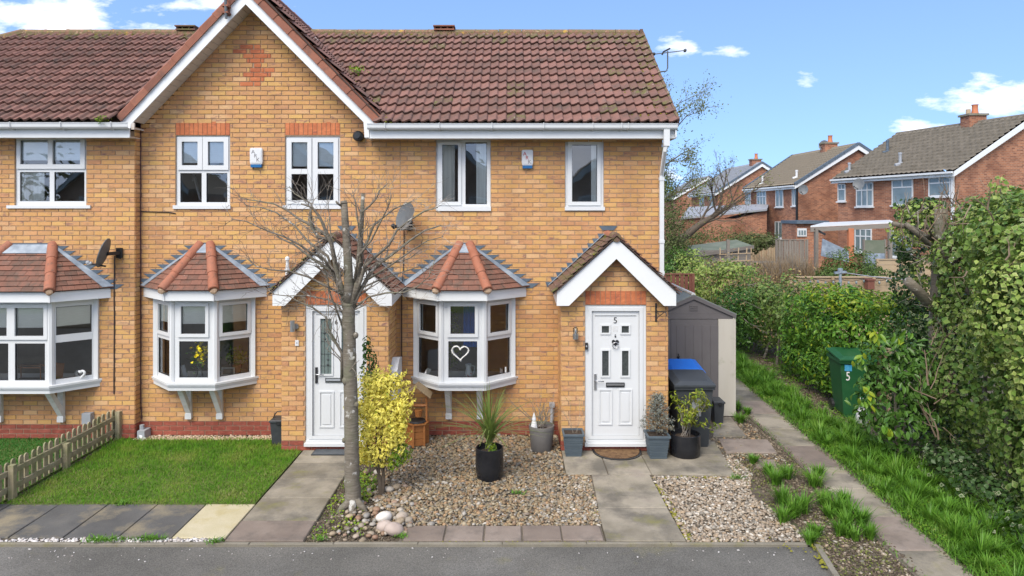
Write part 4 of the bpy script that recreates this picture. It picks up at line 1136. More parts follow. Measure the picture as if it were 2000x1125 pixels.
# house 7 roof
EY7, EZ7 = -.58, 4.972
vm7 = Vector((0, RY - EY7, RZ - EZ7)).normalized()
zmain7 = lambda y: EZ7 + (y - EY7) * (RZ - EZ7) / (RY - EY7)
rb = MB(); rb.prism([(-12.6, EY7 + .03, EZ7 - .005), (2 * GX + 1.98, EY7 + .03, EZ7 - .005), (2 * GX + 4.05, RY, RZ - .02), (-9.65, RY, RZ - .02)], (0, 0, -.03))
rb.prism([(-9.65, RY, RZ - .02), (-4.3, RY, RZ - .02), (-4.3, 5.5, EZ - .1), (-12.6, 5.5, EZ - .1)], (0, 0, -.03))
rb.prism([(-12.6, EY7 + .03, EZ7 - .005), (-9.65, RY, RZ - .02), (-12.6, 5.5, EZ - .1)], (0, 0, -.03))
roof7 = rb.build('main_roof', M['underlay'], house7)
lay_tiles(roof7, (-12.6, EY7, EZ7), u_, vm7, 29, 14, lambda p: zmain7(p.y) > zgab(p.x) - .10 and p.x < GX and p.x > -9.65 - (RZ - p.z) * 1.35 and p.z < RZ - .06, 300, mossy=lambda p: .03 + (.4 if p.z > 6.9 else 0))
# gable roof of house 6
gu = Vector((0, 1, 0)); gv = Vector((-1, 0, GS)).normalized()
ex = GX + (GZ - 4.985) / GS
rb = MB(); rb.prism([(ex, -.40, 4.97), (ex, 3.7, 4.97), (GX, 3.7, GZ - .02), (GX, -.40, GZ - .02)], (0, 0, -.03)); rb.prism([(2 * GX - ex, -.30, 4.85), (2 * GX - ex, 3.7, 4.85), (GX, 3.7, GZ - .14), (GX, -.30, GZ - .14)], (0, 0, -.03))
roof6 = rb.build('gable_roof', M['underlay'], house6)
lay_tiles(roof6, (ex + .02, -.33, 4.97), gu, gv, 14, 11, lambda p: p.z > zmain(p.y) - .12 or p.y > RY, 300)
gv2 = Vector((1, 0, GS)).normalized()
lay_tiles(roof6, (2 * GX - ex - .02, -.28 + 14 * TW, 4.85), -gu, gv2, 14, 11, lambda p: p.z > zmain7(p.y) - .12 or p.y > RY, 0)
# ridge tiles
def ridge(parent, x0, x1, y, z, m, r=.10, axis='x', L=.45, name='ridge_tile'):
    n = max(1, round((x1 - x0) / L)); w = (x1 - x0) / n
    for i in range(n):
        a = x0 + i * w; b = a + w - .008; j = random.uniform(-.004, .004)
        p, q = ((a, y, z + j), (b, y, z + j)) if axis == 'x' else ((y, a, z + j), (y, b, z + j))
        mb = MB(); mb.tube([p, Vector(p).lerp(Vector(q), .06), q], [r * 1.06, r, r * .985], 10); mb.build(name, M[m], parent, smooth='auto')
ridge(roof5, -3.95, 2.50, RY + .02, RZ + .0, 'ridge')
ridge(roof7, -9.65, -4.35, RY + .02, RZ + .0, 'ridge')
ridge(roof6, -.36, 3.7, GX, GZ + .01, 'verge', axis='y')
mb = MB(); mb.box(2.505, 2.565, RY - .12, RY + .10, RZ - .12, RZ + .07); mb.build('ridge_end_cap', M['tilemoss'], roof5)
hipb = [(-9.65, RY, RZ), (-12.6, EY7, EZ7)]
for i in range(8):
    a = Vector(hipb[0]).lerp(Vector(hipb[1]), i / 8); b = Vector(hipb[0]).lerp(Vector(hipb[1]), (i + 1) / 8 - .005)
    mb = MB(); mb.tube([a, b], [.10, .105], 10); mb.build('hip_tile', M['ridge'], roof7, smooth='auto')
# moss and lichen along the ridge and down the verge
def mosses(parent, fn, n, smin, smax, name='moss_cushions'):
    mb = MB()
    for i in range(n):
        p = fn(); s = random.uniform(smin, smax); mb.ball(p, s, s * random.uniform(.7, 1.2), s * .5, 6, 3, .35)
    mb.build(name, M['moss'], parent, kind='stuff')
def on5(x, t): return Vector((x, EY + t * (RY - EY), EZ + t * (RZ - EZ) + .03))
mosses(roof5, lambda: on5(random.uniform(-3.6, 2.5), 1 - abs(random.gauss(0, .025))), 420, .008, .026)
mosses(roof5, lambda: on5(2.5 - abs(random.gauss(0, .32)), random.random()), 330, .008, .022)
mosses(roof7, lambda: on5(random.uniform(-9.6, -4.6), 1 - abs(random.gauss(0, .022))), 300, .008, .024)
# moss in the valley
mosses(roof6, lambda: (lambda t: Vector((GX + (GZ - (EZ + t * (RZ - EZ))) / GS + random.gauss(.03, .03), EY + t * (RY - EY) + random.gauss(0, .03), EZ + t * (RZ - EZ) + .02)))(random.random()), 260, .01, .03)
# verge caps on the big gable + barge boards
YB = -.36
def big(px, py): return P(px, py, YB)
ap = big(478, -23); apin = big(479.5, 8)
bL = MB(); bL.prism([ap, big(235, 235), big(237, 244), big(253, 244), big(258, 240), apin], (0, .025, 0)); bL.build('barge_board', M['fascia'], house6)
bR = MB(); bR.prism([ap, apin, big(710, 238.5), big(712, 268.5), big(721, 268.5), big(721, 244.5), big(737, 241.5)], (0, .027, 0)); bR.build('barge_board', M['fascia'], house6)
bx = MB(); bx.prism([big(715, 249), big(721, 249), big(721, 270), big(713, 270)], (0, .30, 0)); bx.M = None; bx.v = [(x, y + .031, z) for x, y, z in bx.v]; bx.build('box_end', M['fascia'], house6)
sb = MB(); sb.box(X(256, YB), -5.93, YB + .03, -.002, 4.90, 4.925); sb.box(X(256, YB), X(262, YB), YB + .001, YB + .03, 4.885, 4.99); sb.build('soffit_return', M['soffit'], house6)
# soffit boards under the gable overhang
for (a, b, s) in ((apin, big(257, 241), 1), (apin, big(711, 240), -1)):
    a = Vector(a); b = Vector(b); n = 22
    off = Vector((0, 0, .01))
    for i in range(n):
        p, q = a.lerp(b, i / n + .002), a.lerp(b, (i + 1) / n - .002)
        sb = MB(); sb.prism([p + Vector((0, .03, .03)), q + Vector((0, .03, .03)), q + Vector((0, .355, .03)), p + Vector((0, .355, .03))], (0, 0, .012)); sb.build('soffit_board', M['soffit'], house6)
for (A_, B_) in ((big(237, 233), ap), (big(737, 239), ap)):
    A_ = Vector(A_); B_ = Vector(B_); n = 9; up = Vector((0, 0, .055))
    s = -1 if A_.x < B_.x else 1
    for i in range(n):
        p = A_.lerp(B_, i / n - .005); q = A_.lerp(B_, (i + 1) / n + .012); d = (q - p).normalized(); nn = Vector((s * .72, 0, .70))
        vb = MB(); h = .085; lo = .022; L2 = .016
        y0_ = YB - .055; y1_ = YB + .10
        pts = [p + nn * L2 + Vector((0, 0, 0)), q + nn * L2]
        def sec(o, k): return [o + nn * (-.035) + Vector((0, YB - .03 - k - o.y, 0)) + Vector((0, 0, 0)), o + nn * (.060 + k) + Vector((0, YB - .03 - k - o.y, 0)), o + nn * (.095 + k) + Vector((0, YB + .01 - o.y, 0)), o + nn * (.12 + k) + Vector((0, YB + .15 - o.y, 0)), o + nn * (.0) + Vector((0, YB + .15 - o.y, 0))]
        a_, b_ = sec(p, .010), sec(q, .0)
        vb.add(a_ + b_, [(0, 1, 2, 3, 4), (9, 8, 7, 6, 5)] + [(k, 5 + k, 5 + (k + 1) % 5, (k + 1) % 5) for k in range(5)])
        vb.build('verge_tile', M['verge'], roof6)
# ridge vents
for (px, py, m, ro, w) in ((868, 59, 'verge', roof5, .40), (366, 59, 'tilemoss', roof7, .38)):
    x = X(px, RY); z0 = RZ + .06; vb = MB(); vb.box(x - w / 2, x + w / 2, RY - .10, RY + .10, z0, z0 + .025); vb.box(x - w / 2 - .01, x + w / 2 + .01, RY - .12, RY + .12, z0 + .065, z0 + .09)
    for ox in (-w / 2 + .02, -w / 6, w / 6, w / 2 - .02): vb.box(x + ox - .015, x + ox + .015, RY - .08, RY + .08, z0 + .02, z0 + .07)
    vb.build('ridge_vent', M[m], ro)
# white skylight-like vent on the gable slope
p = Vector((GX + .62, 1.55, GZ - .62 * GS + .07)); vb = MB(); d = Vector((.72, 0, -.74)); vb.bar(p - d * .13, p + d * .13, .05, .03, (0, 1, 0)); vb.build('roof_vent', M['whitegrime'], roof6)
# verge of the right-hand roof
n = 13
for i in range(n):
    a = on5(2.565, i / n); b = on5(2.565, (i + 1) / n + .02); vb = MB(); vb.bar(a + Vector((0, 0, -.0 + .012)), b + Vector((0, 0, -.012)), .04, .09); vb.build('verge_tile', M['tilemoss'], roof5)
bgb = MB(); bgb.prism([(2.53, EY + .04, EZ - .01), (2.53, RY, RZ - .04), (2.53, RY, RZ - .22), (2.53, EY + .04, EZ - .2)], (.02, 0, 0)); bgb.build('side_barge_board', M['fascia'], house5)

# fascias, soffits, gutters
def eaves(house, x0, x1, yf, y0, zb=4.745, zt=4.93, gut=None):
    fb = MB(); fb.box(x0, x1, yf, yf + .02, zb, zt); fb.build('fascia_board', M['fascia'], house)
    sf = MB(); sf.box(x0, x1, yf + .021, y0, zb + .012, zb + .02); sf.build('soffit', M['soffit'], house)
    g0, g1 = gut or (x0, x1)
    pr = [(yf - .004, 4.955), (yf - .010, 4.90), (yf - .03, 4.876), (yf - .085, 4.876), (yf - .104, 4.90), (yf - .110, 4.958), (yf - .118, 4.958), (yf - .118, 4.966), (yf - .102, 4.966), (yf - .098, 4.90), (yf - .083, 4.884), (yf - .032, 4.884), (yf - .018, 4.90), (yf - .012, 4.955)]
    gb = MB(); gb.prism([(g0, a, b) for a, b in pr], (g1 - g0, 0, 0)); g = gb.build('gutter', M['white'], house)
    return g
g5 = eaves(house5, X(722, YB), X(1318, YB), YB, 0, gut=(X(722, YB) - .02, X(1324, YB - .1)))
g7 = eaves(house7, -12.6, X(253, -.47), -.47, Y7, gut=(-12.6, X(250, -.56)))
def clips(g, xs, yf):
    for x in xs:
        cb = MB()
        cb.tube([(x, yf - .004, 4.862), (x, yf - .05, 4.866), (x, yf - .118, 4.895), (x, yf - .124, 4.966), (x, yf - .105, 4.975)], .008, 5); cb.build('gutter_bracket', M['white'], g)
clips(g5, [X(p_, YB - .1) for p_ in (752, 858, 961, 1062, 1158, 1214, 1227)], YB)
clips(g7, [X(p_, -.57) for p_ in (20, 119, 217)], -.47)
# the end box of the right-hand eaves, downpipe
mb = MB(); mb.box(X(1318, YB) + .002, X(1321, YB), YB, .1, 4.745, 4.93); mb.build('box_end', M['fascia'], house5)
dp = MB(); xx = X(1301, -.4)
dp.box(xx - .045, xx + .045, YB - .10, YB - .025, 4.62, 4.873)
dp.tube([(xx, YB - .06, 4.64), (xx - .02, YB - .05, 4.55), (XR - .02, -.07, 4.20), (XR - .02, -.06, 4.12)], .036, 10)
dp.build('downpipe_offset', M['white'], house5, smooth='auto')
dp = MB(); dp.box(XR - .055, XR + .012, -.095, -.03, 0.05, 4.16); dpo = dp.build('downpipe', M['white'], house5)
for zz in (4.1, 3.1, 2.6): 
    q = MB(); q.box(XR - .062, XR + .019, -.102, -.024, zz, zz + .05); q.build('pipe_clip', M['white'], dpo)
# gutter weed, valley weed
# ================================================================== things fixed to the walls
def alarm(px0, px1, py0, py1, ink, label):
    x0, x1, z0, z1 = rc(px0, px1, py0, py1, -.03); cx = (x0 + x1) / 2
    t = thing('alarm_box', label, 'alarm box', (cx, 0, z0), 'burglar alarm boxes on the front wall')
    h = z1 - z0; w = x1 - x0
    b = MB(); b.prism([(x0 + .012, -.004, z0 + .05), (x0, -.004, z0 + .09), (x0, -.004, z1 - .02), (x0 + .015, -.004, z1), (x1 - .015, -.004, z1), (x1, -.004, z1 - .02), (x1, -.004, z0 + .09), (x1 - .012, -.004, z0 + .05)], (0, -.05, 0))
    b.prism([(x0 + .02, -.054, z0 + .07), (x0 + .012, -.054, z1 - .025), (x1 - .012, -.054, z1 - .025), (x1 - .02, -.054, z0 + .07)], (0, -.008, 0)); b.build('case', M['alarm'], t)
    b = MB(); b.box(x0 + .012, x1 - .012, -.056, -.004, z0, z0 + .048); b.build('strobe_lens', M['alarmblue'], t)
    for i, ch in enumerate('ARK'):
        text_mesh(ch, .085, Matrix.Translation((cx - .042 + i * .038, -.063, z1 - .065 - i * .065)) @ FACE, M[ink if i < 2 or ink == 'greyink' else 'greyink'], t, 'letter')
alarm(489, 513, 289, 327, 'greyink', 'white ARK alarm box with grey letters, between the two gable windows')
alarm(1019, 1041, 293, 329, 'redink', 'white ARK alarm box with red letters, on the right-hand house')

t = thing('flue_vent', 'round black flue outlet just left of the white eaves end', 'vent', (X(702), 0, Z(268)))
b = MB(); c = Vector((X(702), -.005, Z(267))); b.tube([c, c + Vector((0, -.10, 0))], [.078, .078], 18); b.tube([c + Vector((0, -.10, 0)), c + Vector((0, -.13, 0))], [.085, .06], 18); b.build('collar', M['black'], t, smooth='auto')
b = MB(); b.tube([c + Vector((0, -.13, 0)), c + Vector((0, -.16, 0))], [.045, .045], 14); b.build('nozzle', M['black'], t, smooth='auto')

def dish(name, label, centre, aim, r, mount, arm_to, m):
    t = thing(name, label, 'satellite dish', mount, 'satellite dishes on the houses')
    aim = Vector(aim).normalized(); q = aim.to_track_quat('Z', 'Y').to_matrix().to_4x4()
    b = MB(Matrix.Translation(centre) @ q); rings = 5; n = 22; vs = []; fs = []
    for i in range(rings + 1):
        rr = r * i / rings
        for k in range(n):
            a = 2 * math.pi * k / n; vs.append((rr * math.cos(a), rr * 1.12 * math.sin(a), .20 * rr * rr / r))
    for i in range(rings):
        for k in range(n): fs.append((i * n + k, i * n + (k + 1) % n, (i + 1) * n + (k + 1) % n, (i + 1) * n + k))
    b.add(vs, fs); b.add([(x, y, z - .012) for x, y, z in vs], [f[::-1] for f in fs])
    k0 = rings * n; b.add([vs[k0 + k] for k in range(n)] + [(vs[k0 + k][0], vs[k0 + k][1], vs[k0 + k][2] - .012) for k in range(n)], [(k, n + k, n + (k + 1) % n, (k + 1) % n) for k in range(n)])
    b.build('reflector', M[m], t, smooth='auto')
    cen = Vector(centre)
    b = MB(); b.bar(cen - aim * .02, Vector(mount) + Vector((0, -.02, 0)), .05, .05); b.tube([Vector(mount) + Vector((0, 0, -.09)), Vector(mount) + Vector((0, 0, .07))], .018, 8); b.box(mount[0] - .05, mount[0] + .05, mount[1] - .02, mount[1] + .0, mount[2] - .08, mount[2] + .08); b.build('mount', M['black'], t)
    lo = cen - Vector((0, 0, r)) * .95; at = Vector(arm_to)
    b = MB(); b.bar(lo, at, .02, .025); b.build('arm', M['black'], t)
    b = MB(); b.tube([at - aim * .0 + Vector((0, 0, -.01)), at + aim * -.06 + Vector((0, 0, .03))], [.03, .024], 10); b.ball(at + Vector((0, 0, .015)), .036); b.build('receiver', M['lightgrey' if m == 'dishgrey' and centre[0] < -5 else 'black'], t, smooth='auto')
    return t
y_ = -.42
dish('satellite_dish', 'dark satellite dish seen edge-on, on the left house beside the wide bay', P(207, 495, y_), (-.93, -.20, .30), .21, P(234, 494, Y7 - .02), P(172, 515, y_ - .05), 'dishgrey')
dish('satellite_dish', 'grey satellite dish behind the bare tree, above the right-hand porch gable of number 6', P(794, 424, -.30), (-.60, -.62, .28), .205, P(800, 440, -.02), P(768, 443, -.5), 'dishgrey')

def cable(name, label, pts, r, m, cat='cable'):
    b = MB(); b.tube(pts, r, 5); return solo(b, name, M[m], pts[-1], label, cat, 'cables run down the brick walls')
cable('cable', 'black cable running down the wall from the edge-on dish', [P(224, 500, Y7 - .02)] + [P(223 + random.uniform(-.6, .6), y, Y7 - .01) for y in range(530, 800, 30)], .009, 'cable')
cable('cable', 'purple-brown cable in the corner between the left and middle houses', [P(274.5, 242, -.012)] + [P(275 + random.uniform(-.4, .4), y, -.012) for y in range(270, 815, 40)] + [P(277, 818, -.012)], .008, 'pipeplum')
cable('cable', 'short dark cable looping sideways under the left gable window', [P(275, 413, -.012), P(290, 413.5, -.012), P(310, 414, -.012), P(328, 414.5, -.012), P(343, 417, -.012)], .008, 'cable')
cable('cable', 'black cable hanging from the grey dish down beside the number 6 porch', [P(789, 450, -.03), P(789, 480, -.012), P(788, 520, -.012), P(786, 545, -.07)] + [P(784.5, y, -.05) for y in (575, 610, 650, 690, 715)], .009, 'cable')

# wall lights
t = thing('wall_light', 'glass and steel bottle lantern on the brick beside door 5', 'wall light', (X(1124, PD), PD, Z(660, PD)))
cx, cz = X(1124, PD - .08), Z(650, PD - .08)
b = MB(); b.lathe([(.012, -.10), (.04, -.095), (.042, -.02), (.03, -.015)], 12, (cx, PD - .08, cz)); b.bar((cx, PD - .08, cz - .06), (cx - .02, PD, cz - .06), .03, .05); b.build('lamp_holder', M['steel'], t, smooth='auto')
b = MB(); b.lathe([(.03, -.012), (.036, .03), (.034, .07), (.02, .085), (.004, .09)], 12, (cx, PD - .08, cz)); b.build('glass_globe', M['glass'], t, smooth='auto')
b = MB(); b.lathe([(.012, -.01), (.015, .03), (.006, .06)], 8, (cx, PD - .08, cz)); b.build('bulb', M['white'], t, smooth='auto')
t = thing('wall_light', 'brushed steel cylinder wall light left of door 6', 'wall light', (X(571, PD), PD, Z(645, PD)))
cx = X(571, PD - .09)
b = MB(); b.tube([(cx, PD - .09, Z(648, PD - .09)), (cx, PD - .09, Z(626, PD - .09))], .034, 16); b.build('cylinder', M['steel'], t, smooth='auto')
b = MB(); c = Vector((X(577, PD - .03), PD - .0, Z(637, PD))); b.tube([c, c + Vector((0, -.03, 0))], .045, 14); b.bar(c + Vector((0, -.02, 0)), (cx, PD - .07, c.z), .02, .03); b.build('wall_plate', M['steel'], t, smooth='auto')
def plaque(name, r4, y, d, m, label, cat, inner=None):
    x0, x1, z0, z1 = r4; b = MB(); b.cbox(x0, x1, y - d, y - .003, z0, z1, .003); t = thing(name, label, cat, ((x0 + x1) / 2, y, z0)); b.build('case', M[m], t)
    if inner: b = MB(); b.box(x0 + inner, x1 - inner, y - d - .004, y - d + .001, (z0 + z1) / 2 - .012, (z0 + z1) / 2 + .012); b.build('button', M['lightgrey'], t)
    return t
plaque('doorbell', rc(577, 584, 664, 675, PD), PD, .02, 'board', 'small cream doorbell plate on the brick left of door 6', 'doorbell', .02)
plaque('doorbell', rc(1142.5, 1148, 669, 682, PD), PD, .03, 'black', 'black video doorbell on the white frame of door 5', 'doorbell', .012)
# black hanging basket bracket
t = thing('basket_bracket', 'empty black hanging basket bracket right of door 5', 'bracket', (X(1281, PD), PD, Z(628, PD)))
x = X(1281, PD); z1, z0 = Z(592, PD), Z(628, PD)
b = MB(); b.box(x - .013, x + .013, PD - .012, PD - .002, z0, z1); b.build('wall_bar', M['black'], t)
b = MB(); b.bar((x, PD, z1 - .12), (x + .09, PD - .26, z1 - .10), .014, .014); b.tube([(x, PD - .01, z0 + .03), (x + .03, PD - .10, z0 + .10), (x + .07, PD - .2, z1 - .12)], .007, 6); b.tube([(x + .09, PD - .26, z1 - .10), (x + .10, PD - .28, z1 - .14), (x + .09, PD - .26, z1 - .16)], .006, 6); b.build('arm', M['black'], t)
# meter box on the side wall of porch 6
xs = 2.352 - 4.213
t = thing('meter_box', 'white meter box on the side of porch 6, half hidden behind the yellow shrub', 'meter box', (xs, -.35, .75))
b = MB(); b.prism([(xs + .003, -.60, .72), (xs + .003, -.16, .72), (xs + .003, -.16, 1.30), (xs + .003, -.38, 1.34), (xs + .003, -.60, 1.18)], (.11, 0, 0)); b.build('case', M['white'], t)
b = MB(); b.box(xs + .112, xs + .118, -.56, -.20, .78, 1.12); b.build('door', M['board'], t)
plaque('meter_box', rc(167, 184, 804, 825, Y7), Y7, .10, 'lightgrey', 'pale grey utility box low on the left house behind the picket fence', 'meter box')
t = thing('drain_gully', 'small grey drain fitting on the gravel at the foot of the corner', 'drain', (X(288), -.12, 0))
b = MB(); b.box(X(281), X(295), -.20, -.01, 0, .13); b.tube([(X(284), -.1, .1), (X(284), -.1, .2)], .035, 8); b.build('gully', M['lightgrey'], t); b = MB(); b.prism([(X(285), -.21, .05), (X(298), -.32, .0), (X(298), -.2, .0), (X(287), -.16, .09)], (0, 0, .012)); b.build('splash_plate', M['alarm'], t)
t = thing('vent_pipe', 'short white pipe poking up left of the number 6 porch roof', 'pipe', (X(561), -.05, 2.3))
b = MB(); x = X(561, -.1); b.tube([(x, -.004, 2.52), (x, -.09, 2.54), (x, -.09, 2.60), (x, -.09, 2.83)], [.03, .035, .035, .024], 8); b.build('pipe', M['white'], t, smooth='auto'); b = MB(); b.lathe([(.02, 0), (.038, .01), (.036, .05), (.01, .07)], 8, (x, -.09, 2.82)); b.lathe([(.045, 0), (.045, .03)], 8, (x, -.09, 2.66)); b.build('cowl', M['white'], t)
t = thing('boiler_pipe', 'short grey condensate pipe standing beside the round grey pot', 'pipe', (X(1078), -.06, .0))
b = MB(); x = X(1078, -.08); b.tube([(x - .03, -.08, .02), (x, -.08, .30), (x, -.08, .52)], .028, 8); b.build('pipe', M['lightgrey'], t, smooth='auto'); b = MB(); b.box(x - .04, x + .04, -.12, -.01, .48, .54); b.build('elbow', M['lightgrey'], t)

# aerials
t = thing('tv_aerial', 'TV aerial on a mast beyond the right-hand roof verge', 'aerial', (XR, 1.9, 5.2), 'television aerials')
y = 1.9; m0 = P(1304, 100, y)
b = MB(); b.tube([(XR + .02, y, 6.22), (m0.x - .03, y, 6.26), (m0.x, y, 6.32), m0], .013, 6); b.build('mast', M['dishgrey'], t)
b = MB(); b.box(XR - .08, XR + .03, y - .06, y + .06, 6.1, 6.30); b.build('wall_bracket', M['steel'], t)
a, c = P(1276, 106, y), P(1338, 98.5, y); b = MB(); b.bar(a, c, .015, .015)
for i in range(9):
    q = a.lerp(c, .22 + i * .085); b.bar(q + Vector((-.02, -.11, -.03)), q + Vector((.02, .11, .03)), .007, .007)
b.ball(c, .03, .06, .035); b.ball(a, .04, .10, .03); b.build('boom', M['dishgrey'], t)
b = MB(); b.tube([P(1293, 107, y), P(1296, 101, y), P(1304, 97, y), P(1309, 94.5, y)], .016, 6); b.build('dipole', M['black'], t)
t = thing('tv_aerial', 'dark aerial mast clamped to the white barge board near the gable top', 'aerial', P(442, 20, YB), 'television aerials')
b = MB(); b.tube([P(441.5, 36, YB - .12), P(439.5, -30, YB - .12), P(438, -90, YB - .12)], .022, 8); b.build('mast', M['dishgrey'], t)
b = MB(); b.box(X(440, YB), X(452, YB), YB - .14, YB - .006, Z(30, YB), Z(27, YB)); b.box(X(440, YB), X(452, YB), YB - .14, YB - .006, Z(17, YB), Z(14, YB)); b.box(X(446, YB), X(450, YB), YB - .03, YB - .006, Z(32, YB), Z(13, YB)); b.build('clamp', M['verge'], t)
b = MB(); a, c = P(404, -84, YB - .12), P(470, -92, YB - .12); b.bar(a, c, .015, .015)
for i in range(8): q = a.lerp(c, i / 7); b.bar(q + Vector((0, -.13, 0)), q + Vector((0, .13, 0)), .008, .008)
b.build('boom', M['dishgrey'], t)
# weeds on the roof
def weed(name, label, p, n, s, m='laurelyoung', sp=.08, group='weeds growing on the roof'):
    t = thing(name, label, 'weed', p, group)
    pos = np.array(p) + rng.normal(size=(n, 3)) * np.array([sp, sp, sp * .6]) + np.array([0, 0, sp * .5])
    leaves('foliage', pos, rng.normal(size=(n, 3)) + np.array([0, -.5, 1]), np.full(n, s) * rng.uniform(.6, 1.3, n), M[m], t); return t
weed('roof_weed', 'small green weed sprouting in the roof valley right of the gable', on5(X(694, .9) + .02, .46) + Vector((0, 0, .05)), 110, .05)
weed('roof_weed', 'low green moss weed in the left gutter by the gable', (X(200, -.55), -.56, 4.99), 120, .04, sp=.045)
for p_ in (212,): pass

# ================================================================== things inside the windows
yw = -.34
t = thing('flower_vase', 'vase of bright yellow flowers behind the number 6 bay window', 'vase', (X(390, yw), yw, .98)); x = X(390, yw)
b = MB(); b.lathe([(.035, 0), (.05, .06), (.03, .16), (.045, .22)], 14, (x, yw, .978)); b.build('vase', M['glass'], t, smooth='auto')
c = np.array([X(392, yw), yw, Z(688, yw)])
pos = c + np.array([0, -.02, .02]) + rng.normal(size=(70, 3)) * np.array([.055, .02, .085]); leaves('flowers', pos, rng.normal(size=(70, 3)) + np.array([0, -1.5, .4]), np.full(70, .06), M['yellowflower'], t, aspect=.8)
pos = np.array([X(384, yw), yw, 1.33]) + rng.normal(size=(90, 3)) * np.array([.07, .03, .10]); leaves('stems', pos, rng.normal(size=(90, 3)) + np.array([0, -1, .4]), np.full(90, .08), M['laurel'], t, aspect=.25)
def photo_frame(label, cx, cz, w, h, y, tilt=0.0, inner='pine', edge='white', d=.02):
    t = thing('photo_frame', label, 'photo frame', (cx, y, cz - h / 2), 'photo frames on the window boards')
    T = Matrix.Translation((cx, y, cz)) @ Matrix.Rotation(tilt, 4, 'Y'); b = MB(T)
    for q in rect_cells(-w / 2, w / 2, -h / 2, h / 2, [(-w / 2 + .015, w / 2 - .015, -h / 2 + .015, h / 2 - .015)]): b.box(q[0], q[1], -d, 0, q[2], q[3])
    b.build('frame', M[edge], t); b = MB(T); b.box(-w / 2 + .016, w / 2 - .016, -.008, -.001, -h / 2 + .016, h / 2 - .016); b.build('picture', M[inner], t)
photo_frame('white photo frame leaning in the left pane of the number 6 bay', X(358, -.2), 1.08, .10, .20, -.2, -.25, 'board')
photo_frame('landscape photo frame with tan picture in the right of the number 6 bay', X(446, -.13), 1.06, .21, .13, -.13, 0, 'potgrey')
photo_frame('tall wooden frame leaning in the side pane of the left bay', X(116, -.35), 1.11, .13, .27, -.35, .12, 'pine', 'pine')
t = thing('house_plant', 'green pot plant behind the right pane of the number 6 bay', 'plant', (X(463, .1), .05, .98)); x = X(463, .1)
b = MB(); b.lathe([(.06, 0), (.08, .14)], 12, (x, .1, .978)); b.build('pot', M['verge'], t, smooth='auto'); pos = np.array([x, .1, 1.25]) + rng.normal(size=(120, 3)) * np.array([.11, .07, .09]); leaves('foliage', pos, rng.normal(size=(120, 3)) + np.array([0, -1, .5]), np.full(120, .09), M['laurelyoung'], t, aspect=.3)
# glass terrarium box and heart in the left bay
t = thing('terrarium', 'gold-framed glass terrarium box on the left bay window board', 'terrarium', (X(58, -.42), -.42, .98))
x0, x1, z0, z1 = rc(32, 83, 712, 734, -.42); z0 = .98; b = MB()
for y in (-.46, -.32):
    for (a_, c_) in (((x0, y, z0), (x1, y, z0)), ((x0, y, z1 - .04), (x1, y, z1 - .04)), ((x0, y, z0), (x0, y, z1 - .04)), ((x1, y, z0), (x1, y, z1 - .04)), ((x0 + .06, -.39, z1), (x1 - .06, -.39, z1)), ((x0, y, z1 - .04), (x0 + .06, -.39, z1)), ((x1, y, z1 - .04), (x1 - .06, -.39, z1))): b.bar(a_, c_, .014, .014)
b.build('frame', M['pine'], t); b = MB(); b.box(x0 + .01, x1 - .01, -.45, -.33, z0, z0 + .03); b.build('base', M['potgrey'], t)
def heart_pts(cx, y, cz, k): return [Vector((cx + k * 16 * math.sin(a) ** 3, y, cz + k * (13 * math.cos(a) - 5 * math.cos(2 * a) - 2 * math.cos(3 * a) - math.cos(4 * a)))) for a in [2 * math.pi * i / 28 for i in range(29)]]
b = MB(); b.tube(heart_pts(X(157, -.3), -.3, 1.055, .0042), .02, 8); solo(b, 'heart_ornament', M['white'], (X(157, -.3), -.3, .98), 'small white open heart ornament in the side pane of the left bay', 'ornament', smooth=True)
b = MB(); pts = heart_pts(X(899, -.375), -.375, Z(688, -.375), .0078)
for k in range(7):
    r0 = random.uniform(.0, .012); ph = random.uniform(0, 6); b.tube([p + Vector((math.sin(i * 1.1 + ph) * .009, math.cos(i * 1.3 + ph) * .009, math.sin(i * 1.7 + ph) * .009)) for i, p in enumerate(pts)], .009, 4)
solo(b, 'heart_wreath', M['curtainlight'], (X(899, -.36), -.36, 1.3), 'pale woven heart wreath hanging in the number 5 bay window', 'wreath')
t = thing('jug', 'white jug with floral print on the number 5 bay window board', 'jug', (X(915, -.25), -.25, .98)); x = X(915, -.25)
b = MB(); b.lathe([(.05, 0), (.062, .03), (.062, .09), (.038, .16), (.05, .225)], 16, (x, -.25, .978)); b.build('body', M['white'], t, smooth='auto')
b = MB(); b.tube([(x + .04, -.25, 1.18), (x + .10, -.25, 1.17), (x + .095, -.25, 1.09), (x + .055, -.25, 1.03)], .008, 6); b.build('handle', M['white'], t, smooth=True)
b = MB()
for i in range(16): a = random.uniform(-2.6, -.5); b.ball((x + .062 * math.cos(a), -.25 + .062 * math.sin(a), random.uniform(1.0, 1.07)), .008, .004, .008, 5, 3)
b.build('print', M['redink'], t)
t = thing('indoor_tree', 'green and yellow plant seen through the middle pane of the number 5 bay', 'plant', (X(878, .2), .2, .98)); pos, nn = blob_points([(X(884, .5), .5, 1.45, .16, .12, .5)], 420); leaves('foliage', pos, nn, np.full(420, .05), M['skimmia'], t)
b = MB(); b.lathe([(.07, .6), (.09, .96)], 10, (X(884, .5), .5, 0)); b.build('pot', M['potgrey'], t)
b = MB(); x = X(921, .6); 
for i in range(9): b.prism([(x - .14 + i * .032, .6 + (i % 2) * .02, 1.3), (x - .11 + i * .032, .6 + ((i + 1) % 2) * .02, 1.3), (x - .11 + i * .032, .6 + ((i + 1) % 2) * .02, 2.2), (x - .14 + i * .032, .6 + (i % 2) * .02, 2.2)], (0, .006, 0))
solo(b, 'blue_cloth', M['blue'], (x, .6, 1.3), 'blue cloth hanging inside the number 5 bay room', 'cloth')
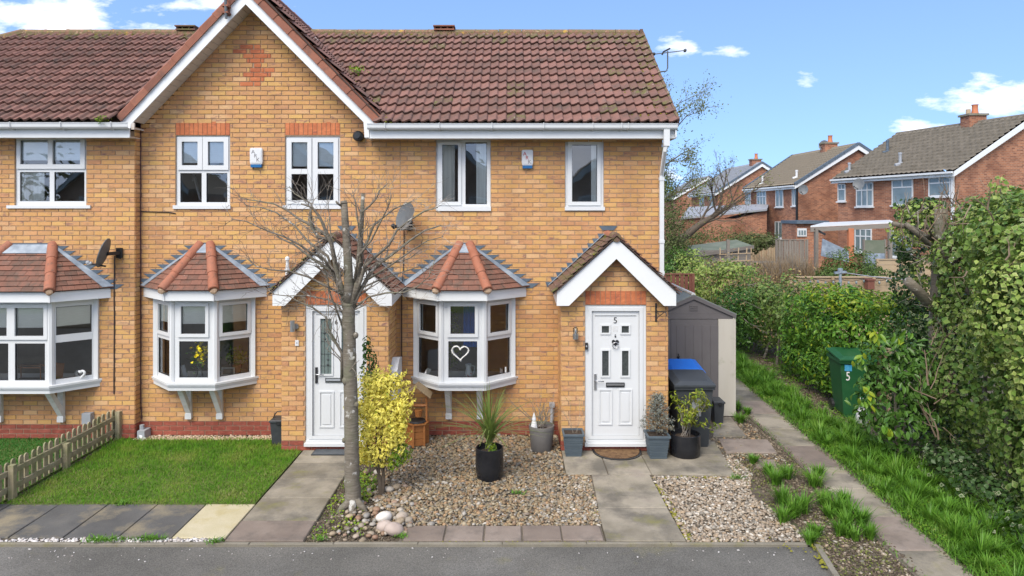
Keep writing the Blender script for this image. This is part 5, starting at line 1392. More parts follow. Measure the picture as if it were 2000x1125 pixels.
b = MB(); b.box(X(976, -.1), X(982, -.1), -.1, -.06, .98, 1.10); b.box(X(985, -.1), X(989, -.1), -.09, -.05, .98, 1.12); solo(b, 'ornament', M['board'], (X(980, -.1), -.1, .98), 'small white upright block in the right pane of the number 5 bay', 'ornament')
b = MB(Matrix.Translation((X(836, -.12), -.12, 1.06)) @ Matrix.Rotation(.5, 4, 'Y')); b.box(-.035, .035, -.02, 0, -.05, .05); solo(b, 'picture_card', M['board'], (X(836, -.12), -.12, 1.0), 'white card tilted in the left pane of the number 5 bay', 'card')
b = MB()
for i in range(9): b.ball((X(110, .05) + random.gauss(0, .05), .03 + random.gauss(0, .02), Z(386, .05) + random.gauss(0, .02)), .03)
b.tube([(X(110, .05), .03, w7[2] + .03), (X(110, .05), .03, Z(388, .05))], .02, 6); solo(b, 'white_flowers', M['white'], (X(110, .05), .03, w7[2]), 'white flower bunch behind the upper window of the left house', 'flowers', smooth=True)
for (px, py, lab) in ((372, 360, 'pale blue open sash handle side panel seen in the left gable window'),): 
    b = MB(); b.bar(P(366, 392, .55), P(378, 340, .55), .06, .03); b.bar(P(380, 345, .6), P(392, 392, .6), .05, .03); solo(b, 'mirror_stand', M['board'], P(372, 392, .55), 'white leaning stand seen inside the left gable window', 'stand')

# ================================================================== pots, mats and small garden things
def pot(name, label, cx, cy, prof, m, n=24, group='plant pots by the front doors', soilz=None, soilr=None):
    t = thing(name, label, 'plant pot', (cx, cy, 0), group)
    b = MB(); b.lathe(prof, n, (cx, cy, 0)); b.build('pot', M[m], t, smooth='auto')
    if soilz: b = MB(); b.lathe([(soilr, soilz - .01), (0.001, soilz)], n, (cx, cy, 0)); b.build('soil', M['soil'], t)
    return t
cx, cy = -.305, 9.24 - CD
pot('plant_pot', 'tall round black pot on the gravel, in the middle of the garden', cx, cy, [(.165, .0), (.176, .03), (.19, .16), (.188, .415), (.182, .42), (.172, .415), (.168, .36), (.001, .35)], 'blackgloss', 32, soilz=.365, soilr=.168)
t = thing('cordyline', 'spiky green cordyline palm growing in the tall black pot', 'palm', (cx, cy, .36))
N = 120; a = rng.random(N) * 2 * np.pi; el = rng.uniform(.10, 1.35, N)
pos = np.tile(np.array([cx, cy, .50]), (N, 1)) + rng.normal(size=(N, 3)) * np.array([.012, .012, .03]); d = np.stack([np.cos(a), np.sin(a), np.zeros(N)], 1)
blades('leaf_spray', pos, rng.uniform(.55, .85, N) * (1.0 - .22 * (el > .9)), .024, el ** 1.3 * 1.25, M['cordyline'], t, segs=4, dirs=d, curve=.9)
b = MB(); b.tube([(cx, cy, .35), (cx + .005, cy, .52)], [.028, .022], 8); b.build('stem', M['bark'], t)
pos = np.array([cx + .03, cy - .05, .42]) + rng.normal(size=(30, 3)) * .03; leaves('low_shoots', pos, rng.normal(size=(30, 3)) + [0, -1, .5], np.full(30, .09), M['laurelyoung'], t, aspect=.25)

cx, cy = X(1057.5, -.62) , -.66
pot('plant_pot', 'large round grey pot with bare rose stems, against the wall', cx, cy, [(.155, 0), (.162, .01), (.186, .32), (.192, .325), (.192, .372), (.172, .372), (.168, .33), (.001, .32)], 'potgrey', 28, soilz=.33, soilr=.168)
t = thing('rose_bush', 'bare thorny rose stems growing from the round grey pot', 'rose', (cx, cy, .33)); b = MB(); tips = []
for i in range(11): branch(b, (cx + random.gauss(0, .04), cy + random.gauss(0, .04), .33), (random.gauss(0, .4), random.gauss(0, .3), 1), random.uniform(.28, .5), .008, 1, up=.12, kids=(2, 3), out=tips)
for (tx, tz) in ((-.50, .62), (-.34, .50), (.18, .62)): b.tube([(cx, cy, .33), (cx + tx * .4, cy, .33 + tz * .25), (cx + tx * .8, cy - .05, .33 + tz * .55), (cx + tx, cy - .08, .33 + tz * .75)], [.009, .007, .005, .003], 5)
b.build('stems', M['twig'], t); tp = np.array([list(p) for p in tips]); tp = tp[rng.integers(0, len(tp), 60)]
leaves('dead_leaves', tp, rng.normal(size=(60, 3)), np.full(60, .035), M['deadleaf'], t)
t = thing('garden_gnome', 'small white gnome with pointed hat in the round grey pot', 'gnome', (cx - .115, cy - .06, .33)); g = (cx - .115, cy - .06, .33)
b = MB(); b.lathe([(.045, 0), (.05, .04), (.038, .10), (.028, .13), (.03, .15)], 10, g); b.build('body', M['whitegrime'], t, smooth='auto')
b = MB(); b.lathe([(.034, .145), (.024, .18), (.012, .22), (.002, .25)], 10, g); b.build('hat', M['white'], t, smooth='auto')
def squarepot(name, label, cx, cy, w0, w1, h, group='plant pots by the front doors'):
    t = thing(name, label, 'plant pot', (cx, cy, 0), group); n = 8
    for_ = [(w0 + (w1 - w0) * i / n, h * .92 * i / n) for i in range(n + 1)]
    b = MB()
    for i in range(n):     # shallow wavy bands moulded in the sides
        w_, z_ = for_[i]; w2, z2 = for_[i + 1]; b.taper((cx, cy), w_ + .004, w_ + .004, w2 + .016, w2 + .016, z_ + .004 * (i % 2), z2 - .004)
    b.taper((cx, cy), w0 - .004, w0 - .004, w1 - .004, w1 - .004, 0, h * .92); b.build('pot', M['potslate'], t)
    b = MB(); wr = w1 / 2 + .02
    for q in rect_cells(cx - wr, cx + wr, cy - wr, cy + wr, [(cx - wr + .025, cx + wr - .025, cy - wr + .025, cy + wr - .025)]): b.box(q[0], q[1], q[2], q[3], h * .92, h)
    b.build('rim', M['potslate'], t); b = MB(); b.box(cx - w1 / 2, cx + w1 / 2, cy - w1 / 2, cy + w1 / 2, h * .90, h * .93); b.build('soil', M['soil'], t); return t
cx, cy = X(1119, -.88), -.88
squarepot('plant_pot', 'square slate-blue pot with one thin stem, left of door 5', cx, cy, .215, .275, .345)
b = MB(); tips = []
for k in range(4): branch(b, (cx + .02 * k, cy, .31), (random.gauss(0, .25) - .15 * (k == 0), -.1, 1), random.uniform(.3, .5), .0035, 1, up=.1, kids=(1, 2), out=tips)
t = thing('seedling', 'thin straggly stems in the square pot left of door 5', 'plant', (cx, cy, .31)); b.build('stems', M['twig'], t, kind='stuff')
tp = np.array([list(p) for p in tips]); tp = tp[rng.integers(0, len(tp), 26)]; leaves('small_leaves', tp, rng.normal(size=(26, 3)), np.full(26, .022), M['skimmia'], t)
cx, cy = X(1283, -.97), -.97
squarepot('plant_pot', 'square slate-blue pot holding the little spruce, right of door 5', cx, cy, .225, .295, .35)
t = thing('dwarf_spruce', 'small browning blue spruce in the square pot right of door 5', 'spruce', (cx, cy, .33)); b = MB(); b.tube([(cx, cy, .33), (cx + .01, cy, .93)], [.014, .004], 6); tips = []
for k in range(64):
    z = .36 + .55 * (k / 64) ** .9; L = .24 * (1 - (z - .36) / .68) + .02; a = k * 2.4; d = Vector((math.cos(a), math.sin(a), .25)); q = Vector((cx + .006, cy, z)); b.tube([q, q + d * L], [.005, .002], 4)
    for j in range(9): tips.append(q + d * L * random.uniform(.25, 1.05) + Vector((random.gauss(0, .012), random.gauss(0, .012), random.gauss(0, .01))))
b.build('branches', M['twigdark'], t); tp = np.repeat(np.array([list(p) for p in tips]), 5, axis=0) + rng.normal(size=(len(tips) * 5, 3)) * .013
leaves('needles', tp, rng.normal(size=tp.shape), rng.uniform(.025, .042, len(tp)), M['conifer'], t, aspect=.28)
cx, cy = X(1338, -.9), -.90
pot('plant_pot', 'wide round black pot with a leafy shrub, in front of the dark wheelie bin', cx, cy, [(.20, 0), (.218, .03), (.224, .16), (.22, .325), (.215, .33), (.202, .325), (.198, .28), (.001, .27)], 'blackgloss', 32, soilz=.285, soilr=.198)
t = thing('pieris_shrub', 'yellow-green leafy shrub growing in the wide black pot by the bins', 'shrub', (cx, cy, .28)); b = MB(); tips = []
for k in range(8): branch(b, (cx + random.gauss(0, .03), cy + random.gauss(0, .03), .28), (random.gauss(0, .35) + (.15 if k % 2 else -.1), random.gauss(0, .2), 1), random.uniform(.32, .62), .010, 2, up=.14, kids=(2, 3), spread=.8, ratio=.5, out=tips)
b.build('stems', M['twig'], t); tp0 = np.array([list(p) for p in tips]); tp0 = tp0[(tp0[:, 2] > .42)]; sel = rng.integers(0, len(tp0), 620); tp = tp0[sel] + rng.normal(size=(620, 3)) * .028
leaves('foliage', tp, (tp - np.array([cx, cy, .6])) * 2 + rng.normal(size=(620, 3)) * .5 + np.array([0, 0, .6]), rng.uniform(.055, .095, 620), M['skimmia'], t, aspect=.32)

# doormats
t = thing('doormat', 'half-moon brown coir doormat in front of door 5', 'doormat', (1.55, -.95, .02)); pts = []
cx = X(1208, -.95); yb, yf = -.735, -1.165
def halfmoon(s, z): return [(cx + s * .365 * math.cos(a), yb + .01 + s * (yf - yb) * (math.sin(a) ** .8 if math.sin(a) > 0 else 0), z) for a in [math.pi * i / 24 for i in range(25)]]
b = MB(); b.prism(halfmoon(1, .014), (0, 0, .012)); b.build('rubber_edge', M['black'], t); b = MB(); b.prism(halfmoon(.92, .026), (0, 0, .008)); 
M['coir'] = mat('coir', [(.075, .04, .018), (.15, .085, .04), (.21, .13, .06)], rough=1, scale=18, bump=1, bscale=80, grain=.6); b.build('coir', M['coir'], t)
t = thing('doormat', 'dark grey ribbed doormat on the path at door 6', 'doormat', (-2.65, -.8, .02)); b = MB(); x0, x1 = -2.96, -2.36; b.box(x0, x1, -.96, -.66, .014, .026); b.build('backing', M['black'], t); b = MB()
for i in range(14): b.box(x0 + .015, x1 - .015, -.95 + i * .021, -.938 + i * .021, .0262, .032)
b.build('ribs', M['dishgrey'], t)
# recycling caddy left of porch 6
def caddy(label, cx, cy, w, d, h, handle):
    t = thing('recycling_caddy', label, 'caddy', (cx, cy, 0), 'small dark kerbside caddies'); b = MB(); b.taper((cx, cy), w * .8, d * .8, w, d, 0, h); b.build('body', M['binblack'], t)
    b = MB(); b.cbox(cx - w / 2 - .012, cx + w / 2 + .012, cy - d / 2 - .014, cy + d / 2 + .012, h, h + .035, .01); b.build('lid', M['binblack'], t)
    b = MB(); b.box(cx - w * .12, cx + w * .2, cy - d / 2 - .024, cy - d / 2 - .013, h - .03, h + .02); b.build('catch', M['black'], t)
    if handle: b = MB(); b.tube([(cx - w / 2, cy, h + .02), (cx - w * .36, cy, h + .10), (cx - w * .25, cy, h + .13), (cx + w * .3, cy, h + .13), (cx + w / 2, cy, h + .03)], .009, 6); b.build('carry_handle', M['black'], t, smooth=True)
    return t
caddy('dark green-grey food caddy with raised handle, beside the number 6 porch', -3.59, -.38, .26, .26, .36, True)
caddy('small dark caddy on the slabs right of the big wheelie bin', X(1401, .65), .68, .17, .3, .36, False)

# wooden wishing well planter
cx, cy = -1.47, -.42
t = thing('wishing_well', 'orange-stained wooden wishing well planter half behind the yellow shrub', 'planter', (cx, cy, 0))
b = MB()
for i in range(12):
    pass
for s in range(6):
    a = math.pi / 3 * s + .3; a2 = a + math.pi / 3; p = Vector((cx + .165 * math.cos(a), cy + .165 * math.sin(a), 0)); q = Vector((cx + .165 * math.cos(a2), cy + .165 * math.sin(a2), 0))
    for k in range(3):
        e = MB(); z0 = .02 + k * .105; e.prism([p + Vector((0, 0, z0)), q + Vector((0, 0, z0)), q + Vector((0, 0, z0 + .098)), p + Vector((0, 0, z0 + .098))], (Vector((cx, cy, 0)) - (p + q) / 2) * .12); e.build('board', M['pine'], t)
e = MB()
for s in range(6):
    a = math.pi / 3 * s + .3; e.bar((cx + .170 * math.cos(a), cy + .170 * math.sin(a), 0), (cx + .170 * math.cos(a), cy + .170 * math.sin(a), .345), .03, .03)
    a2 = a + math.pi / 3; e.bar((cx + .175 * math.cos(a), cy + .175 * math.sin(a), .345), (cx + .175 * math.cos(a2), cy + .175 * math.sin(a2), .345), .05, .015)
e.build('rim', M['pine'], t)
for s in (-1, 1): e = MB(); e.bar((cx + s * .145, cy, .3), (cx + s * .145, cy, .80), .028, .028); e.build('post', M['pine'], t)
e = MB(); e.tube([(cx - .15, cy, .60), (cx + .15, cy, .60)], .02, 8); e.build('spindle', M['pine'], t)
e = MB(); e.lathe([(.05, 0), (.065, .10)], 10, (cx + .02, cy, .43)); e.build('bucket', M['pine'], t); e = MB(); e.lathe([(.12, .33), (.15, .36), (.13, .375), (.001, .36)], 14, (cx, cy, 0)); e.build('liner', M['black'], t)
M['strawroof'] = mat('straw_boards', [(.22, .15, .08), (.32, .24, .14)], rough=.9, wr=.4, scale=8, stretch=(8, 1, 1))
for s in (-1, 1):
    for k in range(5):
        a0, a1 = k / 5, (k + 1) / 5 + .06; e = MB(); dx_ = .21
        e.prism([(cx + s * dx_ * a0, cy - .17, .92 - .16 * a0), (cx + s * dx_ * a1, cy - .17, .915 - .16 * a1), (cx + s * dx_ * a1, cy + .17, .915 - .16 * a1), (cx + s * dx_ * a0, cy + .17, .92 - .16 * a0)], (0, 0, .014)); e.build('roof_board', M['strawroof'], t)

# wheelie bins
def wheelie(label, cx, yf, w, d, h, body, lid, group='wheelie bins', rot=0.0, number=None, sticker=None):
    t = thing('wheelie_bin', label, 'wheelie bin', (cx, yf + d / 2, 0), group)
    T = Matrix.Translation((cx, yf + d / 2, 0)) @ Matrix.Rotation(rot, 4, 'Z'); b = MB(T); w0 = w * .78; d0 = d * .68; hb = h * .88; n = 1
    v = [(-w0 / 2, -d / 2 + .03, .05), (w0 / 2, -d / 2 + .03, .05), (w0 / 2, d / 2 - .16, .05), (-w0 / 2, d / 2 - .16, .05), (-w / 2, -d / 2, hb), (w / 2, -d / 2, hb), (w / 2, d / 2 - .06, hb), (-w / 2, d / 2 - .06, hb)]
    b.add(v, [(3, 2, 1, 0), (4, 5, 6, 7), (0, 1, 5, 4), (1, 2, 6, 5), (2, 3, 7, 6), (3, 0, 4, 7)]); b.box(-w0 / 2 + .01, w0 / 2 - .01, -d / 2 + .035, -d / 2 + .12, .0, .06)
    b.build('body', M[body], t)
    b = MB(T)
    for q in rect_cells(-w / 2 - .022, w / 2 + .022, -d / 2 - .03, d / 2 - .03, [(-w / 2 + .02, w / 2 - .02, -d / 2 + .02, d / 2 - .08)]): b.box(q[0], q[1], q[2], q[3], hb - .045, hb + .012)
    b.build('rim', M[body], t)
    b = MB(T); L = [(-w / 2 - .03, -d / 2 - .05, hb + .0), (w / 2 + .03, -d / 2 - .05, hb + .0), (w / 2 + .03, d / 2 - .02, hb + .07), (-w / 2 - .03, d / 2 - .02, hb + .07)]
    i_ = .07; U = [(-w / 2 + i_, -d / 2 + .03, hb + .075), (w / 2 - i_, -d / 2 + .03, hb + .075), (w / 2 - i_, d / 2 - .12, hb + .135), (-w / 2 + i_, d / 2 - .12, hb + .135)]; L2 = [(x, y, z + .03) for x, y, z in L]
    b.add(L + L2 + U, [(3, 2, 1, 0), (8, 9, 10, 11)] + [(k, (k + 1) % 4, 4 + (k + 1) % 4, 4 + k) for k in range(4)] + [(4 + k, 4 + (k + 1) % 4, 8 + (k + 1) % 4, 8 + k) for k in range(4)]); b.build('lid', M[lid], t)
    b = MB(T); b.tube([(-w / 2 + .03, d / 2 + .01, hb + .03), (w / 2 - .03, d / 2 + .01, hb + .03)], .016, 8); b.box(-w / 2 + .04, -w / 2 + .07, d / 2 - .06, d / 2 + .015, hb, hb + .045); b.box(w / 2 - .07, w / 2 - .04, d / 2 - .06, d / 2 + .015, hb, hb + .045); b.build('handle', M[body], t)
    for s in (-1, 1): b = MB(T); b.tube([(s * (w0 / 2 + .0), d / 2 - .12, .10), (s * (w0 / 2 + .05), d / 2 - .12, .10)], .10, 14); b.build('wheel', M['black'], t)
    if number: text_mesh(number, .22, T @ Matrix.Translation((-w / 2 + .13, -d / 2 - .004 + .0115, hb * .72)) @ Matrix.Rotation(R(90 + 1.7), 4, 'X') @ Matrix.Diagonal((.72, 1, 1, 1)), M['whiteink'], t, 'house_number')
    if sticker: b = MB(T); b.add([(-w / 2 + .07, -d / 2 - .001, hb * .82), (-w / 2 + .19, -d / 2 - .001, hb * .82), (-w / 2 + .19, -d / 2 - .003, hb * .93), (-w / 2 + .07, -d / 2 - .003, hb * .93)], [(0, 1, 2, 3)]); b.build('sticker', M[sticker], t)
    return t, T
wheelie('blue-lidded wheelie bin squeezed between the porch and the grey shed', 2.83, .10, .56, .62, 1.10, 'blue', 'blue')
t, T = wheelie('dark grey wheelie bin with a white notice on its front, by the porch corner', 2.775, -.62, .57, .68, 1.07, 'binblack', 'binblack')
b = MB(T); b.add([(-.04, -.343, .49), (.10, -.343, .49), (.10, -.350, .76), (-.04, -.350, .76)], [(0, 1, 2, 3)]); b.build('notice', M['lightgrey'], t)
b = MB(T)
for i in range(12): z = .745 - i * .02; b.add([(-.025, -.3535, z - .006), (.085 - .03 * (i % 3), -.3535, z - .006), (.085 - .03 * (i % 3), -.3545, z), (-.025, -.3545, z)], [(0, 1, 2, 3)])
b.build('notice_print', M['whiteink'], t)
M['stickerblue'] = mat('blue_sticker', [(.03, .22, .42), (.10, .40, .6)], rough=.4, scale=20)
wheelie('green wheelie bin numbered 5 standing in the hedge bed', 6.07, .92, .57, .66, 1.13, 'bingreen', 'bingreen', rot=R(-6), number='5', sticker='stickerblue')

# grey plastic shed
SY, SX0, SX1, SXC = 1.05, 2.556, 3.66 + .2, 3.205
t = thing('garden_shed', 'grey plastic garden shed with double doors between house and path', 'shed', (SXC, SY, 0))
xl, xr = 2.50, 3.90; he = 1.80; ha = 2.10; D = 2.2
b = MB(); b.box(xl, xr, SY + .03, SY + D, 0, he); b.prism([(xl, SY + .03, he), (xr, SY + .03, he), (SXC, SY + .03, ha - .05)], (0, D - .05, 0)); b.build('body', M['shedbeige'], t)
b = MB(); b.prism([(xl, SY, he), (xr, SY, he), (SXC, SY, ha - .03)], (0, .028, 0)); b.box(xl, xr, SY, SY + .028, he - .09, he - .002); b.build('gable_panel', M['shedgrey'], t)
b = MB()
for k in range(3): b.box(SXC - .07, SXC + .07, SY - .012, SY - .001, 1.86 + k * .035, 1.88 + k * .035)
b.build('vent_louvre', M['shedgrey'], t)
b = MB(); b.prism([(xl - .05, SY - .03, he - .07), (xl - .05, SY - .03, he - .01), (SXC, SY - .03, ha + .03), (xr + .05, SY - .03, he - .01), (xr + .05, SY - .03, he - .07), (SXC, SY - .03, ha - .04)], (0, .055, 0)); b.build('gable_trim', M['shedgrey'], t)
for s, xe in ((-1, xl - .06), (1, xr + .06)):
    b = MB(); b.prism([(xe, SY - .02, he - .02), (SXC, SY - .02, ha + .02), (SXC, SY + D + .03, ha + .02), (xe, SY + D + .03, he - .02)], (0, 0, .025)); b.build('roof_panel', M['shedroof'], t)
b = MB(); b.tube([(SXC, SY - .0, ha + .04), (SXC, SY + D, ha + .04)], .035, 8); b.build('ridge_cap', M['whitegrime'], t)
for (a, c) in ((xl + .02, 2.80), (2.805, 3.63)):
    b = MB(); b.box(a, c, SY - .01, SY + .02, .06, he - .10); dr = b.build('door', M['shedgrey'], t)
    k = a + .10
    while k < c - .08:
        g_ = MB(); g_.box(k, k + .135, SY - .018, SY - .009, .14, he - .20); g_.build('door_plank', M['shedgrey'], dr); k += .15
b = MB(); b.bar((2.93, SY - .03, 1.0), (2.93, SY - .03, 1.1), .02, .02); b.ball((2.93, SY - .04, 1.05), .025); b.build('door_handle', M['black'], t)
b = MB(); b.box(3.64, xr + .0, SY - .012, SY + .028, 0, he - .092); b.build('front_panel', M['shedbeige'], t)
b = MB(); b.box(xr - .0, xr + .05, SY - .005, SY + .05, 0, he - .06); b.build('corner_post', M['shedbeige'], t)
# ================================================================== the ground
def sheet(name, poly, z, m, thick=.03, parent=None, kind='structure'):
    b = MB(); b.prism([(x, y, z - thick) for x, y in poly], (0, 0, thick)); o = b.build(name, M[m], parent); 
    if kind: o['kind'] = kind
    return o
def gxy(px, py): v = G(px, py); return (v.x, v.y)
RYE = 7.385 - CD           # road edge
b = MB(); b.box(-300, 300, -60, 600, -.35, -.11); b.build('ground', M['farground'], kind='structure')
sheet('road', [(-60, -14.5), (3.02, -14.5), (3.02, -6.5), (3.16, -4.26), (3.30, RYE - .02), (3.22, RYE), (-60, RYE)], -.03, 'asphalt', .06)
sheet('far_verge', [(-60, -30), (60, -30), (60, -14.55), (-60, -14.55)], -.03, 'lawnbase', .06)
# kerb edging as separate lengths
kerb = sheet('kerb', [(-60, RYE), (3.2, RYE), (3.2, RYE + .05), (-60, RYE + .05)], -.012, 'kerb', .08)
x = -12.0
while x < 3.2:
    q = MB(); q.cbox(x + .003, min(x + .912, 3.22), RYE + .001, RYE + .049, -.011, .004 + random.uniform(-.003, .003), .006); q.build('kerb_edging', M['kerb'], kerb); x += .915
pts = [Vector((3.26, RYE - .02, 0)), Vector((3.17, -4.26, 0)), Vector((3.04, -6.5, 0))]
for i in range(3):
    a = pts[0].lerp(pts[1], i) if i < 1 else pts[1].lerp(pts[2], (i - 1) / 2); c = pts[1] if i == 0 else pts[1].lerp(pts[2], i / 2)
    q = MB(); q.bar(a + Vector((.03, 0, -.01)), c + Vector((.03, .01, -.01)), .06, .05); q.build('kerb_edging', M['kerb'], kerb)
# base beds
sheet('garden_bed', [(-60, RYE + .05), (12, RYE + .05), (12, 40), (-60, 40)], -.022, 'earth', .08)
sheet('soil_bed', [(3.28, -14.5), (14, -14.5), (14, RYE + .05), (3.34, RYE + .05), (3.22, -4.26)], -.024, 'earth', .08)

def flag(parent, poly, z0=-.02, z1=.012, m='slab', lift=True):
    z1 = z1 + (random.uniform(-.003, .003) if lift else 0); c = Vector((sum(p[0] for p in poly) / len(poly), sum(p[1] for p in poly) / len(poly), 0)); n = len(poly)
    tlt = (random.gauss(0, .002), random.gauss(0, .002))
    H = lambda p, z: (p[0], p[1], z + (p[0] - c.x) * tlt[0] + (p[1] - c.y) * tlt[1])
    def ins(p, e): d = Vector((c.x - p[0], c.y - p[1])).normalized() * e; return (p[0] + d.x, p[1] + d.y)
    b = MB(); jit = [(p[0] + random.uniform(-.004, .004), p[1] + random.uniform(-.004, .004)) for p in poly]
    vs = [H(p, z0) for p in jit] + [H(p, z1 - .007) for p in jit] + [H(ins(p, .010), z1) for p in jit]
    b.add(vs, [tuple(range(2 * n, 3 * n))] + [(i, (i + 1) % n, n + (i + 1) % n, n + i) for i in range(n)] + [(n + i, n + (i + 1) % n, 2 * n + (i + 1) % n, 2 * n + i) for i in range(n)])
    return b.build('flagstone', M[m], parent)
def rectp(x0, x1, y0, y1, g=.006): return [(x0 + g, y0 + g), (x1 - g, y0 + g), (x1 - g, y1 - g), (x0 + g, y1 - g)]
# front row of slabs along the lawns
pav = sheet('pavement', [(-14, -3.50), (-3.15, -3.50), (-3.15, -2.61), (-14, -2.61)], -.006, 'gravelbase', .02)
x = -3.15; i = 0
while x > -13.5:
    flag(pav, rectp(x - .60, x, -3.485, -2.615), m='slabcream' if i == 0 else 'slabdark'); x -= .60; i += 1
# path to door 6
p6 = sheet('path', [(-3.145, -3.56), (-2.27, -3.56), (-2.27, -.72), (-3.145, -.72)], -.0055, 'gravelbase', .02)
ys = [-3.555, -3.07, -2.45, -1.82, -1.23, -.72]
for i in range(5): flag(p6, rectp(-3.143, -2.272 + (.0 if i else .0), ys[i], ys[i + 1]), m='slab' if i else 'slabpink')
# path and landing at door 5
p5 = sheet('path', [(1.045, -3.56), (1.89, -3.56), (1.89, -1.70), (1.045, -1.70)], -.005, 'gravelbase', .02)
flag(p5, [(1.03, -3.553), (1.90, -3.553), (1.885, -2.725), (1.04, -2.725)]); flag(p5, [(1.045, -2.715), (1.885, -2.715), (1.88, -1.675), (1.09, -1.675)])
ld = sheet('landing', [(.75, -1.66), (3.05, -1.66), (3.15, -.3), (.75, -.73)], -.0045, 'gravelbase', .02)
flag(ld, [(.745, -1.655), (1.31, -1.66), (1.31, -.735), (.745, -.735)]); flag(ld, [(1.322, -1.66), (1.905, -1.66), (1.905, -.735), (1.322, -.735)])
flag(ld, [(1.917, -1.66), (3.05, -1.70), (3.12, -.92), (1.917, -.92)]); flag(ld, [(2.37, -.91), (3.12, -.91), (3.17, -.33), (2.37, -.33)])
# slabs round the shed
sh = sheet('shed_base', [(2.4, -.32), (3.6, -.32), (3.6, .9), (2.4, .9)], -.004, 'gravelbase', .02)
flag(sh, [gxy(1393, 853), gxy(1458, 853), gxy(1427, 815), gxy(1393, 815)]); flag(sh, [gxy(1418, 884), gxy(1518, 886), gxy(1500, 860), gxy(1403, 858)], m='slabpink'); flag(sh, [gxy(1478, 913), gxy(1518, 915), gxy(1512, 898), gxy(1469, 898)], m='slabpink')
flag(sh, [(2.45, -.3), (3.12, -.3), (3.12, .3), (2.45, .3)]); flag(sh, [(2.45, .31), (3.12, .31), (3.12, .95), (2.45, .95)])
# long side path
sp = sheet('side_path', [gxy(1787, 1125), gxy(1892, 1125), gxy(1592, 872), (4.86, 6.5), (4.22, 6.5), gxy(1490, 839)], -.0035, 'gravelbase', .02)
def xl_(y): return 4.20 + (y - 1.24) * .032
def xr_(y): return 4.78 + (y - 1.43) * .041
yy = -6.4; ylist = [-6.4, -5.55, -4.62, G(1700, 1077).y, G(1700, 1010).y, G(1600, 956).y, G(1600, 914).y, G(1600, 872).y, G(1500, 839).y, 1.15, 1.95, 2.75, 3.6, 4.5, 5.4]
for i in range(len(ylist) - 1):
    a, c = ylist[i] + .006, ylist[i + 1] - .006; flag(sp, [(xl_(a), a), (xr_(a) + random.uniform(-.02, .02), a), (xr_(c) + random.uniform(-.02, .02), c), (xl_(c), c)], m='slab' if i % 3 else 'slabpink')
# small slabs along the front of the gravel
ed = sheet('slab_edging', [(-1.24, -3.555), (1.02, -3.555), (1.02, -3.18), (-1.24, -3.18)], -.0025, 'gravelbase', .02)
xs = [-1.20, -.75, -.31, .113, .553, 1.01]
for i in range(5): flag(ed, rectp(xs[i], xs[i + 1], -3.55, -3.185, .009), m='slabpink')

# lawns
L6 = [(-6.24, -2.60), (-3.16, -2.60), (-3.16, -.74), (-3.42, -.74), (-3.46, -.26), (-6.2, -.26)]
lawn = sheet('lawn', L6, .008, 'lawnbase', .02); L7 = [(-14, -2.60), (-6.32, -2.60), (-6.32, -.19), (-14, -.19)]; lawn7 = sheet('lawn', L7, .007, 'lawnbase', .02)
def on(p2, z): return np.concatenate([p2, np.full((len(p2), 1), z)], axis=1)
p = scatter(L6, 5200); h = .028 + .03 * rng.random(len(p)) ** 1.5
wav = .5 + .5 * np.sin(p[:, 0] * 2.1 + 1.7 * np.sin(p[:, 1] * 2.3)) * np.sin(p[:, 1] * 3.1 + p[:, 0]); back = np.clip((p[:, 1] + 1.6) / 1.2, 0, 1)
g = blades('grass', on(p, .006), h * .85 * (1 + .45 * wav + .5 * back), .006, rng.uniform(.3, 1.1, len(p)), M['grass'], lawn, segs=2)
p = scatter([(-6.2, -2.60), (-3.2, -2.60), (-3.2, -1.3), (-6.2, -1.5)], 2600); k_ = np.sin(p[:, 0] * 3.1 + 1.3 * np.sin(p[:, 1] * 2.9)) * np.cos(p[:, 1] * 3.7 + p[:, 0]) > rng.uniform(-.3, .9, len(p)); p = p[k_]
blades('dry_grass', on(p, .006), rng.uniform(.02, .05, len(p)), .007, rng.uniform(.5, 1.4, len(p)), M['reedpale'], lawn)
p = scatter([(-9.5, -2.60), (-6.32, -2.60), (-6.32, -.19), (-9.5, -.19)], 5200); blades('grass', on(p, .006), .022 + .012 * rng.random(len(p)), .007, rng.uniform(.2, .8, len(p)), M['grassart'], lawn7)
p = scatter([(-6.3, -2.68), (-3.2, -2.68), (-3.2, -2.58), (-6.3, -2.58)], 900); blades('edge_grass', on(p, .0), .03 + .04 * rng.random(len(p)), .007, rng.uniform(.4, 1.2, len(p)), M['grass'], lawn)

# gravel beds
def gravel_bed(name, poly, dens, size, m, label_sub, base='gravelbase', z=-.016, sub=1, big=0):
    s_ = sheet(name, poly, z, base, .02); p = scatter(poly, dens); n = len(p)
    sz = size * rng.lognormal(0, .28, n); zz = z + sz * .35 + rng.random(n) * size * .8
    o = pebbles(label_sub, np.concatenate([p, zz[:, None]], 1), sz, M[m], s_, sub=sub); o['kind'] = 'stuff'; return s_
gv = gravel_bed('gravel_bed', [(-1.55, -3.17), (1.03, -3.17), (1.06, -1.68), (.73, -1.66), (.73, -.0), (-1.86, -.0), (-1.86, -1.2), (-1.75, -2.35)], 1500, .0185, 'pebble', 'pebbles')
gravel_bed('gravel_bed', [(.2, -3.17), (1.03, -3.17), (1.06, -1.68), (.75, -1.68), (.45, -2.2)], 500, .017, 'pebblepink', 'pale_pebbles', z=-.012)
gravel_bed('gravel_bed', [(1.92, -3.55), (3.25, -3.55), (3.2, -2.9), (3.05, -2.3), (3.3, -1.6), (3.25, -.9), (3.10, -.9), (3.06, -1.73), (1.90, -1.71)], 1700, .0175, 'pebblepink', 'pebbles')
